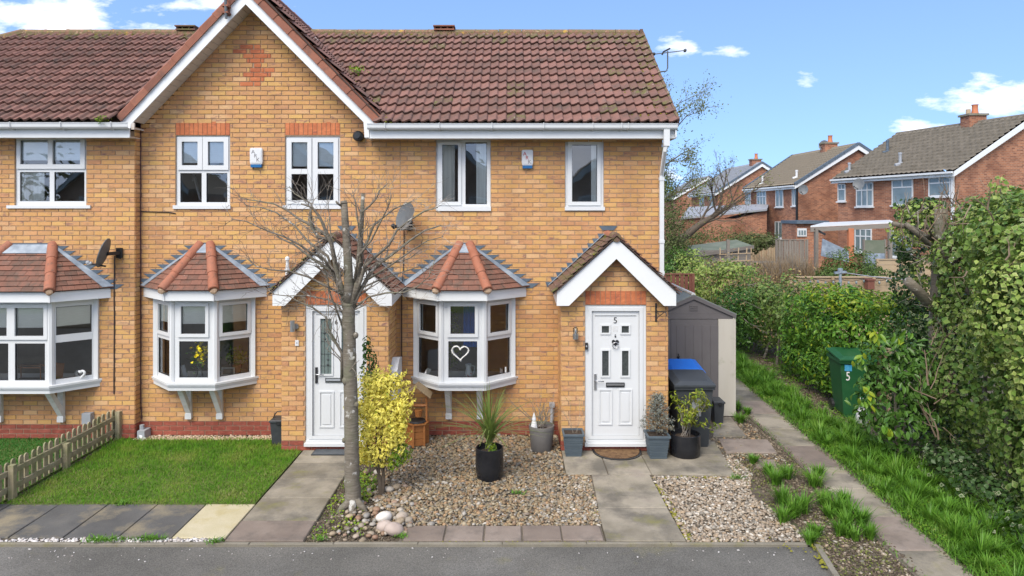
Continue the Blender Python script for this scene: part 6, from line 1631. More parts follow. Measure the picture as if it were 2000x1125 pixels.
gravel_bed('gravel_bed', [(3.15, -1.5), (3.95, -1.5), (4.05, .6), (3.65, 1.0), (3.2, .6), (3.1, -.3)], 520, .015, 'pebble', 'pebbles', base='earth', z=-.018)
gravel_bed('gravel_bed', [(-6.0, -.25), (-3.47, -.25), (-3.47, -.005), (-6.0, -.005)], 2600, .014, 'pebblegold', 'golden_gravel')
gravel_bed('chipping_strip', [(-14, RYE + .055), (-3.16, RYE + .055), (-3.16, -3.49), (-14, -3.49)], 2600, .015, 'pebblewhite', 'white_chippings', z=-.014)
for (poly, dn) in (([(3.35, -4.6), (4.0, -4.6), (4.05, -2.6), (3.3, -2.8)], 300), ([(-2.2, -3.5), (-1.3, -3.5), (-1.9, -1.6), (-2.2, -1.8)], 160), ([(4.85, .2), (5.9, .2), (6.2, 5.0), (4.95, 5.0)], 60)):
    p = scatter(poly, dn); o = pebbles('loose_pebbles', on(p, -.012), .014 * rng.lognormal(0, .3, len(p)), M['pebblepink'], gv); o['kind'] = 'stuff'
for (poly, dn, sz_) in (([(3.2, -6.2), (4.0, -6.0), (4.15, -1.0), (4.1, .9), (3.7, .9), (3.2, -1.2), (3.3, -3.4)], 2000, .011), ([(-2.26, -3.54), (-1.26, -3.54), (-1.7, -2.3), (-1.85, -.9), (-2.26, -.8)], 2400, .010), ([(4.82, .2), (5.9, .2), (6.3, 6.0), (4.95, 6.0)], 900, .014)):
    p = scatter(poly, dn); o = pebbles('soil_crumbs', on(p, -.016), sz_ * rng.lognormal(0, .4, len(p)), M['crumb'], gv, flat=.7); o['kind'] = 'stuff'
p = scatter([(-10, -3.95), (3.0, -3.95), (3.2, -3.63), (-10, -3.63)], 30); o = pebbles('road_grit', on(p, -.026), .007 * rng.lognormal(0, .4, len(p)), M['pebblewhite'], kerb); o['kind'] = 'stuff'
for (xa_, wd_) in ((0, .10), (1, .10)):
    yy_ = rng.uniform(-6.3, 5.5, 900); ed_ = (xl_(yy_) + np.abs(rng.normal(size=900)) * .035) if xa_ == 0 else (xr_(yy_) - np.abs(rng.normal(size=900)) * .035)
    o = pebbles('path_crumbs', np.stack([ed_, yy_, np.full(900, .012)], 1), .007 * rng.lognormal(0, .45, 900), M['crumb'], gv, flat=.6); o['kind'] = 'stuff'
yy_ = rng.uniform(-6.3, 5.0, 1500); pos_ = np.stack([xr_(yy_) + rng.normal(size=1500) * .035, yy_, np.full(1500, -.01)], 1); o = blades('edge_grass', pos_, rng.uniform(.04, .12, 1500), .010, rng.uniform(.4, 1.5, 1500), M['lily'], gv)
yy_ = rng.uniform(-6.3, 5.0, 500); pos_ = np.stack([xl_(yy_) + rng.normal(size=500) * .02, yy_, np.full(500, -.01)], 1); o = blades('edge_grass', pos_, rng.uniform(.03, .08, 500), .009, rng.uniform(.4, 1.5, 500), M['lily'], gv)
# cobbles heaped round the tree
cob = [(705, 985, .05), (722, 968, .05), (748, 975, .045), (760, 960, .07), (775, 955, .07), (735, 998, .055), (716, 1010, .05), (700, 1015, .05), (740, 1015, .05), (765, 1010, .055), (782, 1000, .055), (770, 985, .05), (745, 1030, .06), (764, 1030, .065), (728, 1027, .045), (706, 1030, .05),
       (781, 1023, .07), (798, 1019, .06), (750, 1018, .12), (752, 1035, .10), (770, 1042, .12), (785, 1015, .09), (725, 1045, .045), (679, 1036, .045), (695, 1050, .04), (733, 1052, .04), (733, 1005, .045), (690, 1000, .045), (683, 1012, .055), (676, 992, .04), (800, 1030, .045), (745, 957, .06), (728, 940, .06), (722, 955, .05), (790, 975, .04), (705, 965, .045), (715, 925, .05), (725, 905, .05), (735, 925, .05)]
cm_ = []
for k in range(5):
    q = MB(); q.ball((0, 0, 0), 1, .8, .62, 12, 7, .10); me = bpy.data.meshes.new('cobble'); me.from_pydata(q.v, [], q.f); me.polygons.foreach_set('use_smooth', [True] * len(me.polygons)); cm_.append(me)
M['cobble'] = mat('cobbles', [(.14, .12, .095), (.25, .20, .14), (.32, .25, .16), (.20, .19, .175), (.40, .36, .30), (.23, .135, .085), (.17, .16, .11)], rough=.6, wr=.85, scale=6, grain=.25, gscale=60, stains=[((.10, .12, .03), 5, .62, .72, .6)])
M['cobblewhite'] = mat('white_cobble', [(.62, .58, .52), (.68, .64, .58)], rough=.6, scale=8)
M['cobblepink'] = mat('pinkish_boulder', [(.34, .27, .23), (.42, .35, .30)], rough=.7, scale=8)
for me in cm_: me.materials.append(M['cobble'])
special = {18: ('cobblewhite', 'big white rounded boulder in the stone heap by the tree'), 19: ('cobblepink', 'mid pinkish boulder left of the front boulder'), 20: ('cobblepink', 'front pinkish-grey boulder nearest the kerb')}
heap = thing('stone_heap', 'heap of rounded cobbles at the foot of the bare tree', 'stones', (-1.85, -2.9, 0))
for i, (px, py, s) in enumerate(cob):
    s *= .96; g_ = G(px, py); me = cm_[i % 5]
    if i in special: me = me.copy(); me.materials.clear(); me.materials.append(M[special[i][0]])
    o = bpy.data.objects.new('cobble' if i not in special else 'boulder', me); C.objects.link(o)
    o.rotation_euler = (random.uniform(-.3, .3), random.uniform(-.3, .3), random.uniform(0, 6)); o.scale = (s, s, s * random.uniform(.8, 1.1))
    pos = Vector((g_.x, g_.y, s * .42))
    if i in special: o.location = pos; tag(o, special[i][1], 'boulder', 'boulders in the stone heap')
    else: o.parent = heap; o.location = pos - heap.location
for k in range(120):
    s = random.uniform(.018, .042); x = random.uniform(-2.0, -1.15); y = random.uniform(-3.45, -2.0)
    if x < -1.5 - (y + 3.4) * .15 or True:
        o = bpy.data.objects.new('cobble', cm_[k % 5]); C.objects.link(o); o.parent = heap; o.scale = (s, s, s); o.rotation_euler = (0, 0, random.uniform(0, 6)); o.location = Vector((x, y, s * .4)) - heap.location
# moss along slab edges
def moss(poly, n, parent, smin=.008, smax=.025, name='moss'):
    p = scatter(poly, n); b = MB()
    for q in p: s = random.uniform(smin, smax); b.ball((q[0], q[1], .0), s, s, s * .45, 6, 3, .3)
    b.build(name, M['moss'], parent, kind='stuff')
moss([(1.895, -3.5), (2.0, -3.5), (1.94, -1.75), (1.89, -1.75)], 700, p5); moss([(.98, -2.9), (1.03, -2.9), (1.05, -2.2), (1.0, -2.2)], 500, p5); moss([(1.9, -1.76), (3.0, -1.80), (3.0, -1.72), (1.9, -1.69)], 400, ld)
moss([(2.75, -3.72), (3.22, -3.95), (3.30, -3.6), (2.9, -3.60)], 170, kerb, .006, .016); moss([(3.14, -4.1), (3.26, -4.1), (3.34, -3.55), (3.18, -3.6)], 500, kerb); moss([(1.95, -3.55), (3.2, -3.55), (3.2, -3.45), (1.95, -3.45)], 160, kerb, .006, .014)
moss([(-1.2, -3.575), (1.0, -3.575), (1.0, -3.545), (-1.2, -3.545)], 700, ed, .004, .010)

# low weeds and clover
def ground_leaves(name, poly, dens, size, m, parent, z=.0, zr=.03, aspect=.6):
    p = scatter(poly, dens); q = on(p, z); q[:, 2] += rng.random(len(p)) * zr
    # clumpy
    k = np.sin(p[:, 0] * 5.3 + np.sin(p[:, 1] * 4.1) * 2) * np.sin(p[:, 1] * 6.1 + np.cos(p[:, 0] * 3.7) * 2) > -.25 + .4 * rng.random(len(p)); q = q[k]
    return leaves(name, q, rng.normal(size=q.shape) * .45 + np.array([0, 0, 1]), rng.uniform(.6, 1.3, len(q)) * size, M[m], parent, aspect=aspect)
beds = thing('bed_weeds', 'low green weeds in the soil at the foot of the bare tree and beside path 6', 'weeds', (-2.0, -3, 0))
ground_leaves('weed_leaves', [(-2.25, -3.5), (-1.6, -3.5), (-1.9, -2.4), (-1.85, -1.1), (-2.25, -1.0)], 650, .035, 'laurelyoung', beds, zr=.04)
wd = thing('bed_weeds', 'green weeds and moss in the soil between the right-hand kerb and side path', 'weeds', (3.7, -3.4, 0))
ground_leaves('weed_leaves', [(3.3, -6.0), (3.85, -6.0), (4.1, -1.0), (3.0, -1.2), (3.2, -3.4)], 900, .026, 'budleaf', wd, zr=.02)
wd2 = thing('bed_weeds', 'low green growth carpeting the bed between the side path and the hedge', 'weeds', (5.2, -2, 0))
ground_leaves('weed_leaves', [(4.5, -6.0), (6.2, -6.0), (6.2, 1), (6.6, 9), (5.0, 9), (4.8, 1.5)], 1500, .032, 'grass', wd2, zr=.05)
for (px, py, n_, lab) in ((240, 985, 70, 'bright green dandelion clump at the lawn edge near the picket fence'), (205, 1057, 160, 'low grass tuft in the white chippings, left one'), (285, 1056, 150, 'low grass tuft in the white chippings, right one'), (420, 1060, 50, 'tiny weed at the road end of the cream slab'), (1010, 965, 45, 'lone weed in the middle of the gravel'), (780, 1050, 40, 'small weed beside the front boulder'), (625, 1055, 50, 'small weed by the kerb at the foot of path 6'), (1440, 935, 45, 'small weed at the corner of the landing slab')):
    g_ = G(px, py); t = thing('weed_clump', lab, 'weed', (g_.x, g_.y, 0), 'small weeds in the front gardens')
    pos = np.array([g_.x, g_.y, .01]) + rng.normal(size=(n_, 3)) * np.array([.10 if n_ > 100 else .045, .03, .0]); blades('leaves', pos, rng.uniform(.03, .07, n_), .012, rng.uniform(.6, 1.5, n_), M['lily'], t)

# strap-leaf tufts
def tuft(gx, gy, h, label=None, parent=None, n=None):
    pass
def tufts(name, label, pts, hs, loc, per=75):
    t = thing(name, label, 'grass', loc)
    P3 = []; H = []; D = []
    for (x, y), h in zip(pts, hs):
        n = int(per * (.7 + .6 * random.random())); a = rng.random(n) * 2 * np.pi; r = np.abs(rng.normal(size=n)) * h * .17
        P3.append(np.stack([x + np.cos(a) * r, y + np.sin(a) * r, np.zeros(n)], 1)); H.append(h * rng.uniform(.65, 1.2, n))
        D.append(unit(np.stack([np.cos(a + rng.normal(size=n) * .4) , np.sin(a + rng.normal(size=n) * .4), np.zeros(n)], 1)))
    P3 = np.concatenate(P3); H = np.concatenate(H); D = np.concatenate(D)
    blades('blades', P3, H, .015, rng.uniform(.15, .95, len(P3)), M['lily'], t, segs=3, dirs=D, curve=.8)
    return t
pl = [(1367 + 0, 945, .17), (1500, 925, .14), (1512, 945, .20), (1540, 935, .18), (1590, 950, .22), (1530, 985, .22), (1550, 1010, .22), (1570, 1000, .24), (1605, 985, .17), (1635, 1000, .2), (1650, 985, .16), (1530, 1020, .16), (1620, 1010, .13), (1655, 1035, .20), (1700, 1052, .17), (1640, 1045, .15), (1668, 1055, .15), (1595, 1045, .12), (1580, 1062, .13), (1470, 905, .12), (1460, 810, .13), (1445, 825, .16), (1440, 800, .15), (1600, 930, .15), (1660, 1010, .2), (1680, 1025, .2)]
pl = pl[1:]
for i, (px, py, h) in enumerate(pl):
    g_ = G(px, py); place = ['at the top left of the right-hand gravel', 'just below the small pinkish slab', 'between the small slab and the side path', 'largest one on the path edge halfway down', 'left-hand one of the dense clump on the gravel', 'front one of the dense clump on the gravel', 'darkest one in the middle of the gravel edge', 'behind the dense clump, nearer the path', 'pressed against the side path kerb', 'on the path edge right of the clump', 'low one at the front of the gravel clump', 'sparse one in open soil', 'at the lower path edge, leaning left', 'nearest the camera beside the side path', 'short one near the black edging strip', 'last but one towards the road along the path', 'small one in the bare soil by the road end', 'tiny one at the tip of the gravel', 'thin one at the corner of the big landing slab', 'in front of the shed post', 'at the foot of the beige shed post', 'behind the caddy by the shed post', 'upper one along the path edge', 'tall one where the soil narrows', 'tall one just below the narrow soil neck'][i % 25]
    tufts('grass_tuft', 'strap-leaved green tuft ' + place, [(g_.x, g_.y), (g_.x + random.uniform(-.08, .08), g_.y + .06)], [h * 1.15, h * .85], (g_.x, g_.y, 0), per=72)['group'] = 'strap-leaved tufts left of the side path'
# right of the path: one unbroken mass of strap leaves
rows = []
y = -5.6
while y < 6.8:
    xr = xr_(y); w = .98 if y < -1.5 else (1.0 if y < .4 else .62)
    for j in range(4 if y < -1 else 3):
        if random.random() < (.93 if y < 0 else .8): rows.append((xr + .13 + w * (j + random.uniform(.0, 1)) / 4 * (1.0 if y < 0 else 1.15), y + random.uniform(-.1, .1), random.uniform(.14, .28)))
    y += .235
t = tufts('border_grass', 'thick mass of bright strap-leaved grass between side path and hedge', [(x, y) for x, y, h in rows], [h for x, y, h in rows], (5.1, -2, 0), per=84); t['kind'] = 'stuff'
p = scatter([(4.52, -6.0), (5.75, -6.0), (5.75, .2), (5.3, 1.0), (5.6, 6.5), (5.0, 6.5), (4.82, .5)], 3400)
blades('low_grass', on(p, -.02), rng.uniform(.05, .15, len(p)), .010, rng.uniform(.3, 1.2, len(p)), M['lily'], t, segs=2)

# ================================================================== picket fence
t = thing('picket_fence', 'low weathered wooden picket fence dividing the two left lawns', 'fence', (-6.28, -1.5, 0))
XF = -6.28; y0, y1 = -2.95, -.20; n = 24
for i in range(n):
    y = y0 + (y1 - y0) * i / (n - 1); h = .47 + random.uniform(-.012, .012); w = .072; lean = random.gauss(0, .006)
    pts = [(XF - .03 + lean, y - w / 2, .02), (XF - .03 + lean, y + w / 2, .02)] + [(XF - .03 + lean, y + w / 2 * math.cos(a), h - .04 + .04 * math.sin(a)) for a in [0, .6, 1.1, 1.57, 2.04, 2.54, 3.14]]
    b = MB(); b.prism(pts, (-.018, 0, 0)); b.build('picket', M['fence'], t)
for (z, ya, yb) in ((.13, y0 - .05, -1.55), (.13, -1.54, y1 + .02), (.335, y0 - .05, -1.55), (.335, -1.54, y1 + .02)):
    b = MB(); b.box(XF - .028, XF + .006, ya, yb, z - .033, z + .033); b.build('rail', M['fence'], t)
for y in (-2.48, -1.45, -.19): b = MB(); b.taper((XF + .045, y), .07, .07, .07, .07, 0, .44 if y > -.5 or y < -2 else .36); b.build('post', M['fence'], t)

# ================================================================== bare tree in front
YT = 8.32 - CD
t = thing('bare_tree', 'pollarded bare tree with grey bark in front of the middle house', 'tree', (X(690, YT), YT, 0))
def pz(px, py, dy=0.0): return P(px, py, YT + dy)
b = MB()
tr = [(690, 996, 0), (690, 985, 0), (689, 960, 0), (687, 900, 0), (686, 820, 0), (684, 740, 0), (682, 670, 0), (681, 620, 0), (681, 590, 0)]
tp_, tr_ = [], []
for i in range(41):
    s_ = i / 40 * 8; k = min(7, int(s_)); f_ = s_ - k; q0, q1 = pz(*tr[k]), pz(*tr[k + 1]); RR = [.140, .104, .094, .090, .086, .081, .077, .075, .080]
    tp_.append(q0.lerp(q1, f_) + Vector((random.gauss(0, .0035), random.gauss(0, .003), 0))); tr_.append((RR[k] * (1 - f_) + RR[k + 1] * f_) * random.uniform(.975, 1.035))
b.tube(tp_, tr_, 16)
for (kx, ky, ks) in ((676, 744, .05), (690, 700, .03), (672, 860, .028), (696, 790, .03), (686, 915, .025), (675, 640, .04), (695, 655, .035)): b.ball(pz(kx, ky, -.045), ks, ks * .8, ks * 1.15, 8, 5, .12)
for (rx, ry) in ((-.12, -.10), (.13, -.07), (.02, -.15)): b.tube([pz(690, 975, -.04), pz(690, 990) + Vector((rx, ry, .02)), pz(690, 998) + Vector((rx * 1.6, ry * 1.5, -.03))], [.06, .04, .015], 8)
b.tube([pz(679, 600), pz(681, 560), pz(680, 520), pz(677, 470), pz(674, 430), pz(672, 394)], [.062, .058, .054, .048, .044, .040], 12)
b.tube([pz(672, 398), pz(671, 392)], [.044, .036], 12); b.tube([pz(667, 402, -.02), pz(660, 398, -.05), pz(656, 393, -.06)], [.016, .014, .012], 6)
b.tube([pz(686, 600), pz(696, 560, .03), pz(701, 520, .06), (pz(704, 470, .08)), pz(707, 420, .1), pz(709, 378, .1)], [.055, .046, .040, .034, .028, .022], 10)
b.build('trunk', M['bark'], t, smooth=True)
limbs = [
 ([(679, 612), (668, 575), (655, 545), (645, 528), (610, 505), (575, 478), (540, 462)], .032, .3),
 ([(678, 590), (665, 555), (655, 520), (648, 480), (638, 455), (625, 425), (610, 405), (588, 398)], .035, -.25),
 ([(640, 468), (622, 462), (608, 445), (606, 420), (608, 398), (598, 392), (575, 378), (565, 364)], .020, .1),
 ([(645, 470), (632, 455), (618, 448), (600, 436), (580, 425), (560, 410), (535, 398), (500, 392), (472, 388)], .022, .35),
 ([(650, 530), (632, 505), (610, 495), (585, 478), (555, 462), (520, 450), (480, 432), (452, 428)], .018, -.4),
 ([(684, 610), (700, 575), (725, 530), (745, 512), (775, 490), (800, 470), (830, 450), (862, 440)], .030, .3),
 ([(690, 590), (705, 545), (712, 520), (735, 500), (760, 478), (775, 450), (800, 430), (830, 412), (855, 405)], .026, -.3),
 ([(704, 475), (703, 440), (706, 415), (722, 402), (735, 388), (742, 372), (756, 360)], .018, .0),
 ([(703, 500), (718, 470), (730, 440), (748, 425), (770, 408), (800, 395), (812, 390)], .018, .3),
 ([(694, 600), (720, 580), (755, 572), (790, 571), (815, 560), (838, 540), (850, 505)], .014, -.2),
 ([(668, 575), (640, 560), (600, 540), (565, 530), (530, 527), (500, 520), (482, 505)], .016, -.3),
 ([(684, 640), (660, 595), (640, 585), (600, 577), (560, 578), (535, 575), (515, 560)], .012, .1),
 ([(668, 745), (668, 690), (655, 668), (640, 640), (637, 620), (610, 600), (585, 590), (560, 576)], .022, -.25),
 ([(670, 640), (655, 600), (645, 575), (640, 545), (632, 520), (628, 500)], .014, -.4),
 ([(641, 545), (642, 610), (637, 650)], .008, -.3),
 ([(660, 560), (640, 500), (600, 470), (575, 440), (540, 415), (510, 405), (480, 402)], .018, .2),
 ([(700, 560), (712, 530), (740, 510), (765, 515), (800, 505), (825, 485)], .016, .35),
 ([(708, 520), (705, 480), (700, 440), (695, 400), (688, 372)], .014, -.25),
 ([(665, 545), (655, 500), (645, 450), (643, 420), (640, 390)], .012, .4),
 ([(720, 545), (760, 520), (800, 492), (835, 470), (866, 462)], .014, -.45),
 ([(712, 560), (745, 545), (790, 530), (820, 520), (848, 530)], .012, .4),
 ([(690, 560), (700, 500), (725, 470), (745, 430), (760, 400), (765, 380)], .016, -.4),
]
tw = MB()
for (pp, r, dy) in limbs:
    n = len(pp); P3 = []
    for i, q in enumerate(pp): P3.append(pz(q[0], q[1], dy * (i / (n - 1)) ** 1.1 + random.gauss(0, .012)))
    rad = [max(.0045, r * (1 - .74 * i / (n - 1))) for i in range(n)]
    lb = MB(); lb.tube(P3, rad, 7); lb.build('branch', M['bark'], t, smooth=True)
    for i in range(1, n):
        for k in range(random.randint(2, 3)):
            q = P3[i - 1].lerp(P3[i], random.random()); d = (P3[i] - P3[i - 1]).normalized()
            side = Vector((random.gauss(0, 1), random.gauss(0, .8), random.gauss(.2, 1))); side = (side - d * side.dot(d)).normalized()
            branch(tw, q, d * .8 + side * random.uniform(.4, .9), random.uniform(.16, .42), max(.004, rad[i] * .42), 1, spread=.8, up=.05, kids=(2, 3), seg=4, wob=.38, ratio=.7, rmin=.0026)
tw.build('twigs', M['twig'], t, kind='stuff')

# ================================================================== shrubs
cx, cy = -1.72, -2.30
t = thing('euonymus_shrub', 'bright yellow variegated shrub standing in the gravel right of the bare tree', 'shrub', (cx + .06, cy, 0))
for (dx, tx) in ((0.0, -.10), (.03, .12), (.05, .0), (-.02, .05)):
    b = MB(); b.tube([(cx + .05 + dx * .5, cy, -.01), (cx + .04 + dx, cy, .22), (cx + tx, cy + random.gauss(0, .04), .6), (cx + tx * 1.6, cy, 1.0)], [.02, .016, .012, .006], 6); b.build('stem', M['twigdark'], t)
bl = [(cx + .04, cy, 1.02, .29, .27, .30), (cx + .08, cy, 1.34, .22, .2, .22), (cx - .17, cy - .05, 1.12, .15, .16, .18), (cx + .28, cy, .92, .13, .15, .15), (cx - .13, cy, .74, .20, .2, .28), (cx + .20, cy, .74, .20, .2, .26), (cx + .03, cy, .52, .19, .18, .18), (cx - .16, cy, .50, .12, .12, .12), (cx - .10, cy, 1.40, .12, .14, .13), (cx + .18, cy, 1.42, .15, .14, .14), (cx + .33, cy, 1.12, .14, .14, .17)]
pos, nn = blob_points(bl, 4300, inner=.8, lump=.22, keep=.5); leaves('foliage', pos, nn, rng.uniform(.04, .07, len(pos)), M['euonymus'], t, aspect=.5)
sp_ = []; sd_ = []
for k in range(95):
    q = random.choice(bl); dr = Vector((random.gauss(0, 1), random.gauss(-.3, .8), random.gauss(.35, .8))).normalized(); st = Vector(q[:3]) + Vector((dr.x * q[3], dr.y * q[4], dr.z * q[5])) * .85; up_ = (dr + Vector((0, 0, .9))).normalized(); L_ = random.uniform(.08, .19)
    for i in range(16): sp_.append(st + up_ * L_ * (i / 15) + Vector((random.gauss(0, .014), random.gauss(0, .014), 0))); sd_.append(up_ * .6 + Vector((random.gauss(0, .7), random.gauss(0, .7), random.gauss(0, .3))))
leaves('sprigs', np.array([list(v) for v in sp_]), np.array([list(v) for v in sd_]), rng.uniform(.03, .055, len(sp_)), M['euonymus'], t, aspect=.45)
pos, nn = blob_points([(cx + .30, cy + .05, .50, .13, .13, .14), (cx + .22, cy, .42, .10, .1, .12)], 420); leaves('green_shoots', pos, nn, rng.uniform(.035, .06, len(pos)), M['laurelyoung'], t)
t = thing('holly', 'dark green upright holly behind the yellow shrub', 'shrub', (X(718, -1.6), -1.6, 0)); hx = X(722, -1.6)
pos, nn = blob_points([(hx, -1.6, 1.35, .13, .12, .38), (hx + .08, -1.6, 1.0, .2, .16, .4), (hx - .04, -1.6, 1.72, .06, .06, .18)], 700); leaves('foliage', pos, nn, rng.uniform(.045, .07, 700), M['holly'], t); b = MB(); b.tube([(hx, -1.6, 0), (hx, -1.6, 1.6)], [.015, .006], 5); b.build('stem', M['twigdark'], t)
t = thing('bed_weeds', 'green weeds between the bare tree and the yellow shrub', 'weeds', (-1.95, -1.7, 0)); ground_leaves('weed_leaves', [(-2.2, -2.6), (-1.75, -2.6), (-1.8, -.9), (-2.2, -.9)], 1800, .04, 'laurelyoung', t, zr=.09)
# ================================================================== hedges on the right
def leafmesh(name, m, aspect=.42, ivy=False):
    if ivy:
        ring = [(0, -.42), (.30, -.38), (.46, -.05), (.22, .06), (.20, .30), (0, .56), (-.20, .30), (-.22, .06), (-.46, -.05), (-.30, -.38)]
    else:
        ring = [(0, -.5), (aspect * .32, -.34), (aspect * .5, -.05), (aspect * .42, .22), (aspect * .18, .42), (0, .52), (-aspect * .18, .42), (-aspect * .42, .22), (-aspect * .5, -.05), (-aspect * .32, -.34)]
    vs = [(x, y, abs(x) * .35 - .18 * y * y) for x, y in ring] + [(0, -.2, 0), (0, .15, -.004)]; n = len(ring); fs = []
    for i in range(n):
        j = (i + 1) % n; c = n if (ring[i][1] + ring[j][1]) / 2 < 0 else n + 1; fs.append((i, j, c))
    fs += [(n, n + 1, 2), (n, n + 1, n - 2)]
    me = bpy.data.meshes.new(name); me.from_pydata(vs, [], fs); a = me.attributes.new('rim', 'FLOAT', 'POINT'); a.data.foreach_set('value', [1.0] * n + [0, 0]); me.materials.append(m)
    return me
def leaf_parts(parent, pos, nrm, sizes, me):
    base = wl(parent)
    for p, n_, s in zip(pos, nrm, sizes):
        o = bpy.data.objects.new('leaf', me); C.objects.link(o); o.parent = parent
        q = Vector(n_).normalized().to_track_quat('Z', 'Y') @ Matrix.Rotation(random.uniform(-.9, .9) + math.pi, 4, 'Z').to_quaternion()
        o.rotation_mode = 'QUATERNION'; o.rotation_quaternion = q; o.scale = (s, s, s); o.location = Vector(p) - base
def facing(pos, nn, k):
    """the k outermost leaves turned towards the camera side"""
    v = unit(np.array([0, -CD, HC]) - pos); sc = np.sum(unit(nn) * v, 1) - .09 * np.linalg.norm(pos - np.array([0, -CD, HC]), axis=1)
    o = np.argsort(-sc); return o[:k], o[k:]
def hedge(name, label, cat, blobs, n, size, m, me=None, nparts=0, loc=None, aspect=.6, inner=.45, lump=.25, group=None, stems=None, keep=.72):
    loc = loc or (blobs[0][0], blobs[0][1], 0); t = thing(name, label, cat, loc, group)
    pos, nn = blob_points(blobs, n, inner=inner, lump=lump, keep=keep); sz = rng.uniform(.7, 1.3, n) * size
    if nparts and me:
        out = blob_points(blobs, nparts * 14, inner=.06, lump=lump); a, _ = facing(out[0], out[1], nparts * 5)
        a = rng.choice(a, nparts, replace=False); leaf_parts(t, out[0][a] + unit(out[1][a]) * .02, out[1][a] + unit(np.array([0, -CD, HC]) - out[0][a]) * .25 + rng.normal(size=(nparts, 3)) * .3, rng.uniform(.75, 1.15, nparts) * size, me)
    leaves('foliage', pos, nn, sz, M[m], t, aspect=aspect)
    if stems:
        for (p, q, r) in stems:
            b = MB(); p, q = Vector(p), Vector(q); mid = p.lerp(q, .5) + Vector((random.gauss(0, .06), random.gauss(0, .06), 0)); b.tube([p, mid, q], [r, r * .8, r * .5], 6); b.build('stem', M['bark'], t)
    return t
me_ivy = leafmesh('leaf', M['ivy'], ivy=True); me_lau = leafmesh('leaf', M['laurel']); me_lauy = leafmesh('leaf', M['laurelyoung'])
# the tall ivy mass at the right-hand edge
tall = [(6.5, -3.1, .9, .75, .9, 1.1), (6.55, -2.9, 2.2, .9, .9, 1.1), (6.7, -2.4, 3.1, .85, .9, .75), (6.75, -1.5, 1.3, .8, 1.0, 1.4), (7.0, -1.2, 2.7, .85, .9, 1.1), (7.35, -.7, 3.25, .55, .7, .65), (6.6, -4.0, 1.2, .75, .8, 1.3), (7.0, -4.0, 2.6, .8, .8, 1.2), (6.35, -3.7, .5, .7, .8, .6)]
hedge('ivy_hedge', 'towering variegated ivy covering the right-hand edge of the picture', 'ivy', tall, 36000, .078, 'ivy', me_ivy, 280, aspect=.85, inner=.32, lump=.2,
      stems=[((6.1, -2.6, 0), (6.3, -2.3, 1.6), .05), ((6.35, -1.7, 0), (6.6, -1.5, 1.5), .05), ((6.0, -3.3, 0), (6.2, -3.2, 1.5), .035)])
pos, nn = blob_points([(6.62, -2.3, 3.2, .62, .7, .55), (7.0, -2.2, 2.3, .8, .8, .7), (7.05, -1.3, 3.3, .6, .6, .5), (6.25, -2.9, 2.4, .75, .6, .8), (6.3, -3.4, 1.7, .7, .6, .6)], 8000, inner=.12, lump=.2)
t = thing('ivy_growth', 'pale gold-edged ivy cascading over the top of the tall hedge', 'ivy', (7, -2, 2.5)); leaves('foliage', pos, nn, rng.uniform(.045, .085, len(pos)), M['ivygold'], t, aspect=.8)
b = MB()
for (x0, x1, y0_, y1_, yy_, n_) in ((1800, 1845, 660, 860, -1.55, 16), (1870, 1990, 400, 560, -2.75, 9), (1760, 1880, 385, 500, -.9, 26)):
    for i in range(n_): branch(b, P(random.uniform(x0, x1), random.uniform(y0_, y1_), yy_ - random.uniform(-.1, .35)), (random.gauss(0, .45), -.25, random.gauss(.8, .6)), random.uniform(.22, .6), random.uniform(.005, .014), 1, up=.05, kids=(1, 3), wob=.45)
t = thing('bare_twigs', 'dead brown twigs tangled through the face of the tall ivy', 'twigs', (6.3, -2, 1.5)); o = b.build('twigs', M['twigbrown'], t, kind='stuff')
# tall stray shoots at top right
for (px, py0, py1, lab) in ((1952, 440, 352, 'tallest ivy shoot standing above the hedge'), (1996, 440, 372, 'ivy shoot cut by the right-hand edge above the hedge')):
    b = MB(); p, q = P(px, py0, -1.6), P(px, py1, -1.6); b.tube([p, p.lerp(q, .5) + Vector((.03, 0, 0)), q], [.012, .009, .004], 5); t = thing('ivy_shoot', lab, 'ivy', p, 'ivy shoots above the hedge'); b.build('stem', M['twig'], t)
    k = 90; tt = rng.random(k)[:, None]; ps = np.array(p) * (1 - tt) + np.array(q) * tt + rng.normal(size=(k, 3)) * .06; leaves('foliage', ps, rng.normal(size=(k, 3)) + np.array([0, -1, .6]), rng.uniform(.06, .11, k), M['ivygold'], t, aspect=.8)
# the ivy-clad dead trunk with sawn limbs left of it
t = thing('dead_tree', 'dead sawn-off tree trunk wrapped in dark ivy, left of the tall ivy', 'tree', (7.2, .3, 0))
yt = -.5; b = MB(); b.tube([P(1838, 800, yt), P(1832, 640, yt), P(1836, 540, yt), P(1838, 450, yt), P(1838, 408, yt)], [.15, .13, .12, .10, .085], 12); b.build('trunk', M['bark'], t, smooth=True)
for (pp, r) in (([(1836, 610, 0), (1812, 590, -.2), (1790, 565, -.3), (1772, 548, -.35)], .09), ([(1832, 470, 0), (1805, 460, -.2), (1780, 445, -.35), (1745, 437, -.5)], .045), ([(1836, 500, 0), (1812, 475, -.2), (1795, 460, -.4), (1770, 438, -.5)], .045), ([(1838, 560, 0), (1862, 520, -.1), (1880, 480, -.1)], .04), ([(1830, 480, 0), (1815, 450, -.3), (1806, 430, -.4)], .02), ([(1838, 520, 0), (1870, 545, -.4), (1895, 575, -.7), (1905, 610, -.9)], .04)):
    b = MB(); n = len(pp); b.tube([P(q[0], q[1], yt + q[2]) for q in pp], [r * (1 - .3 * i / n) for i in range(n)], 9); b.build('limb', M['bark'], t, smooth=True)
b = MB()
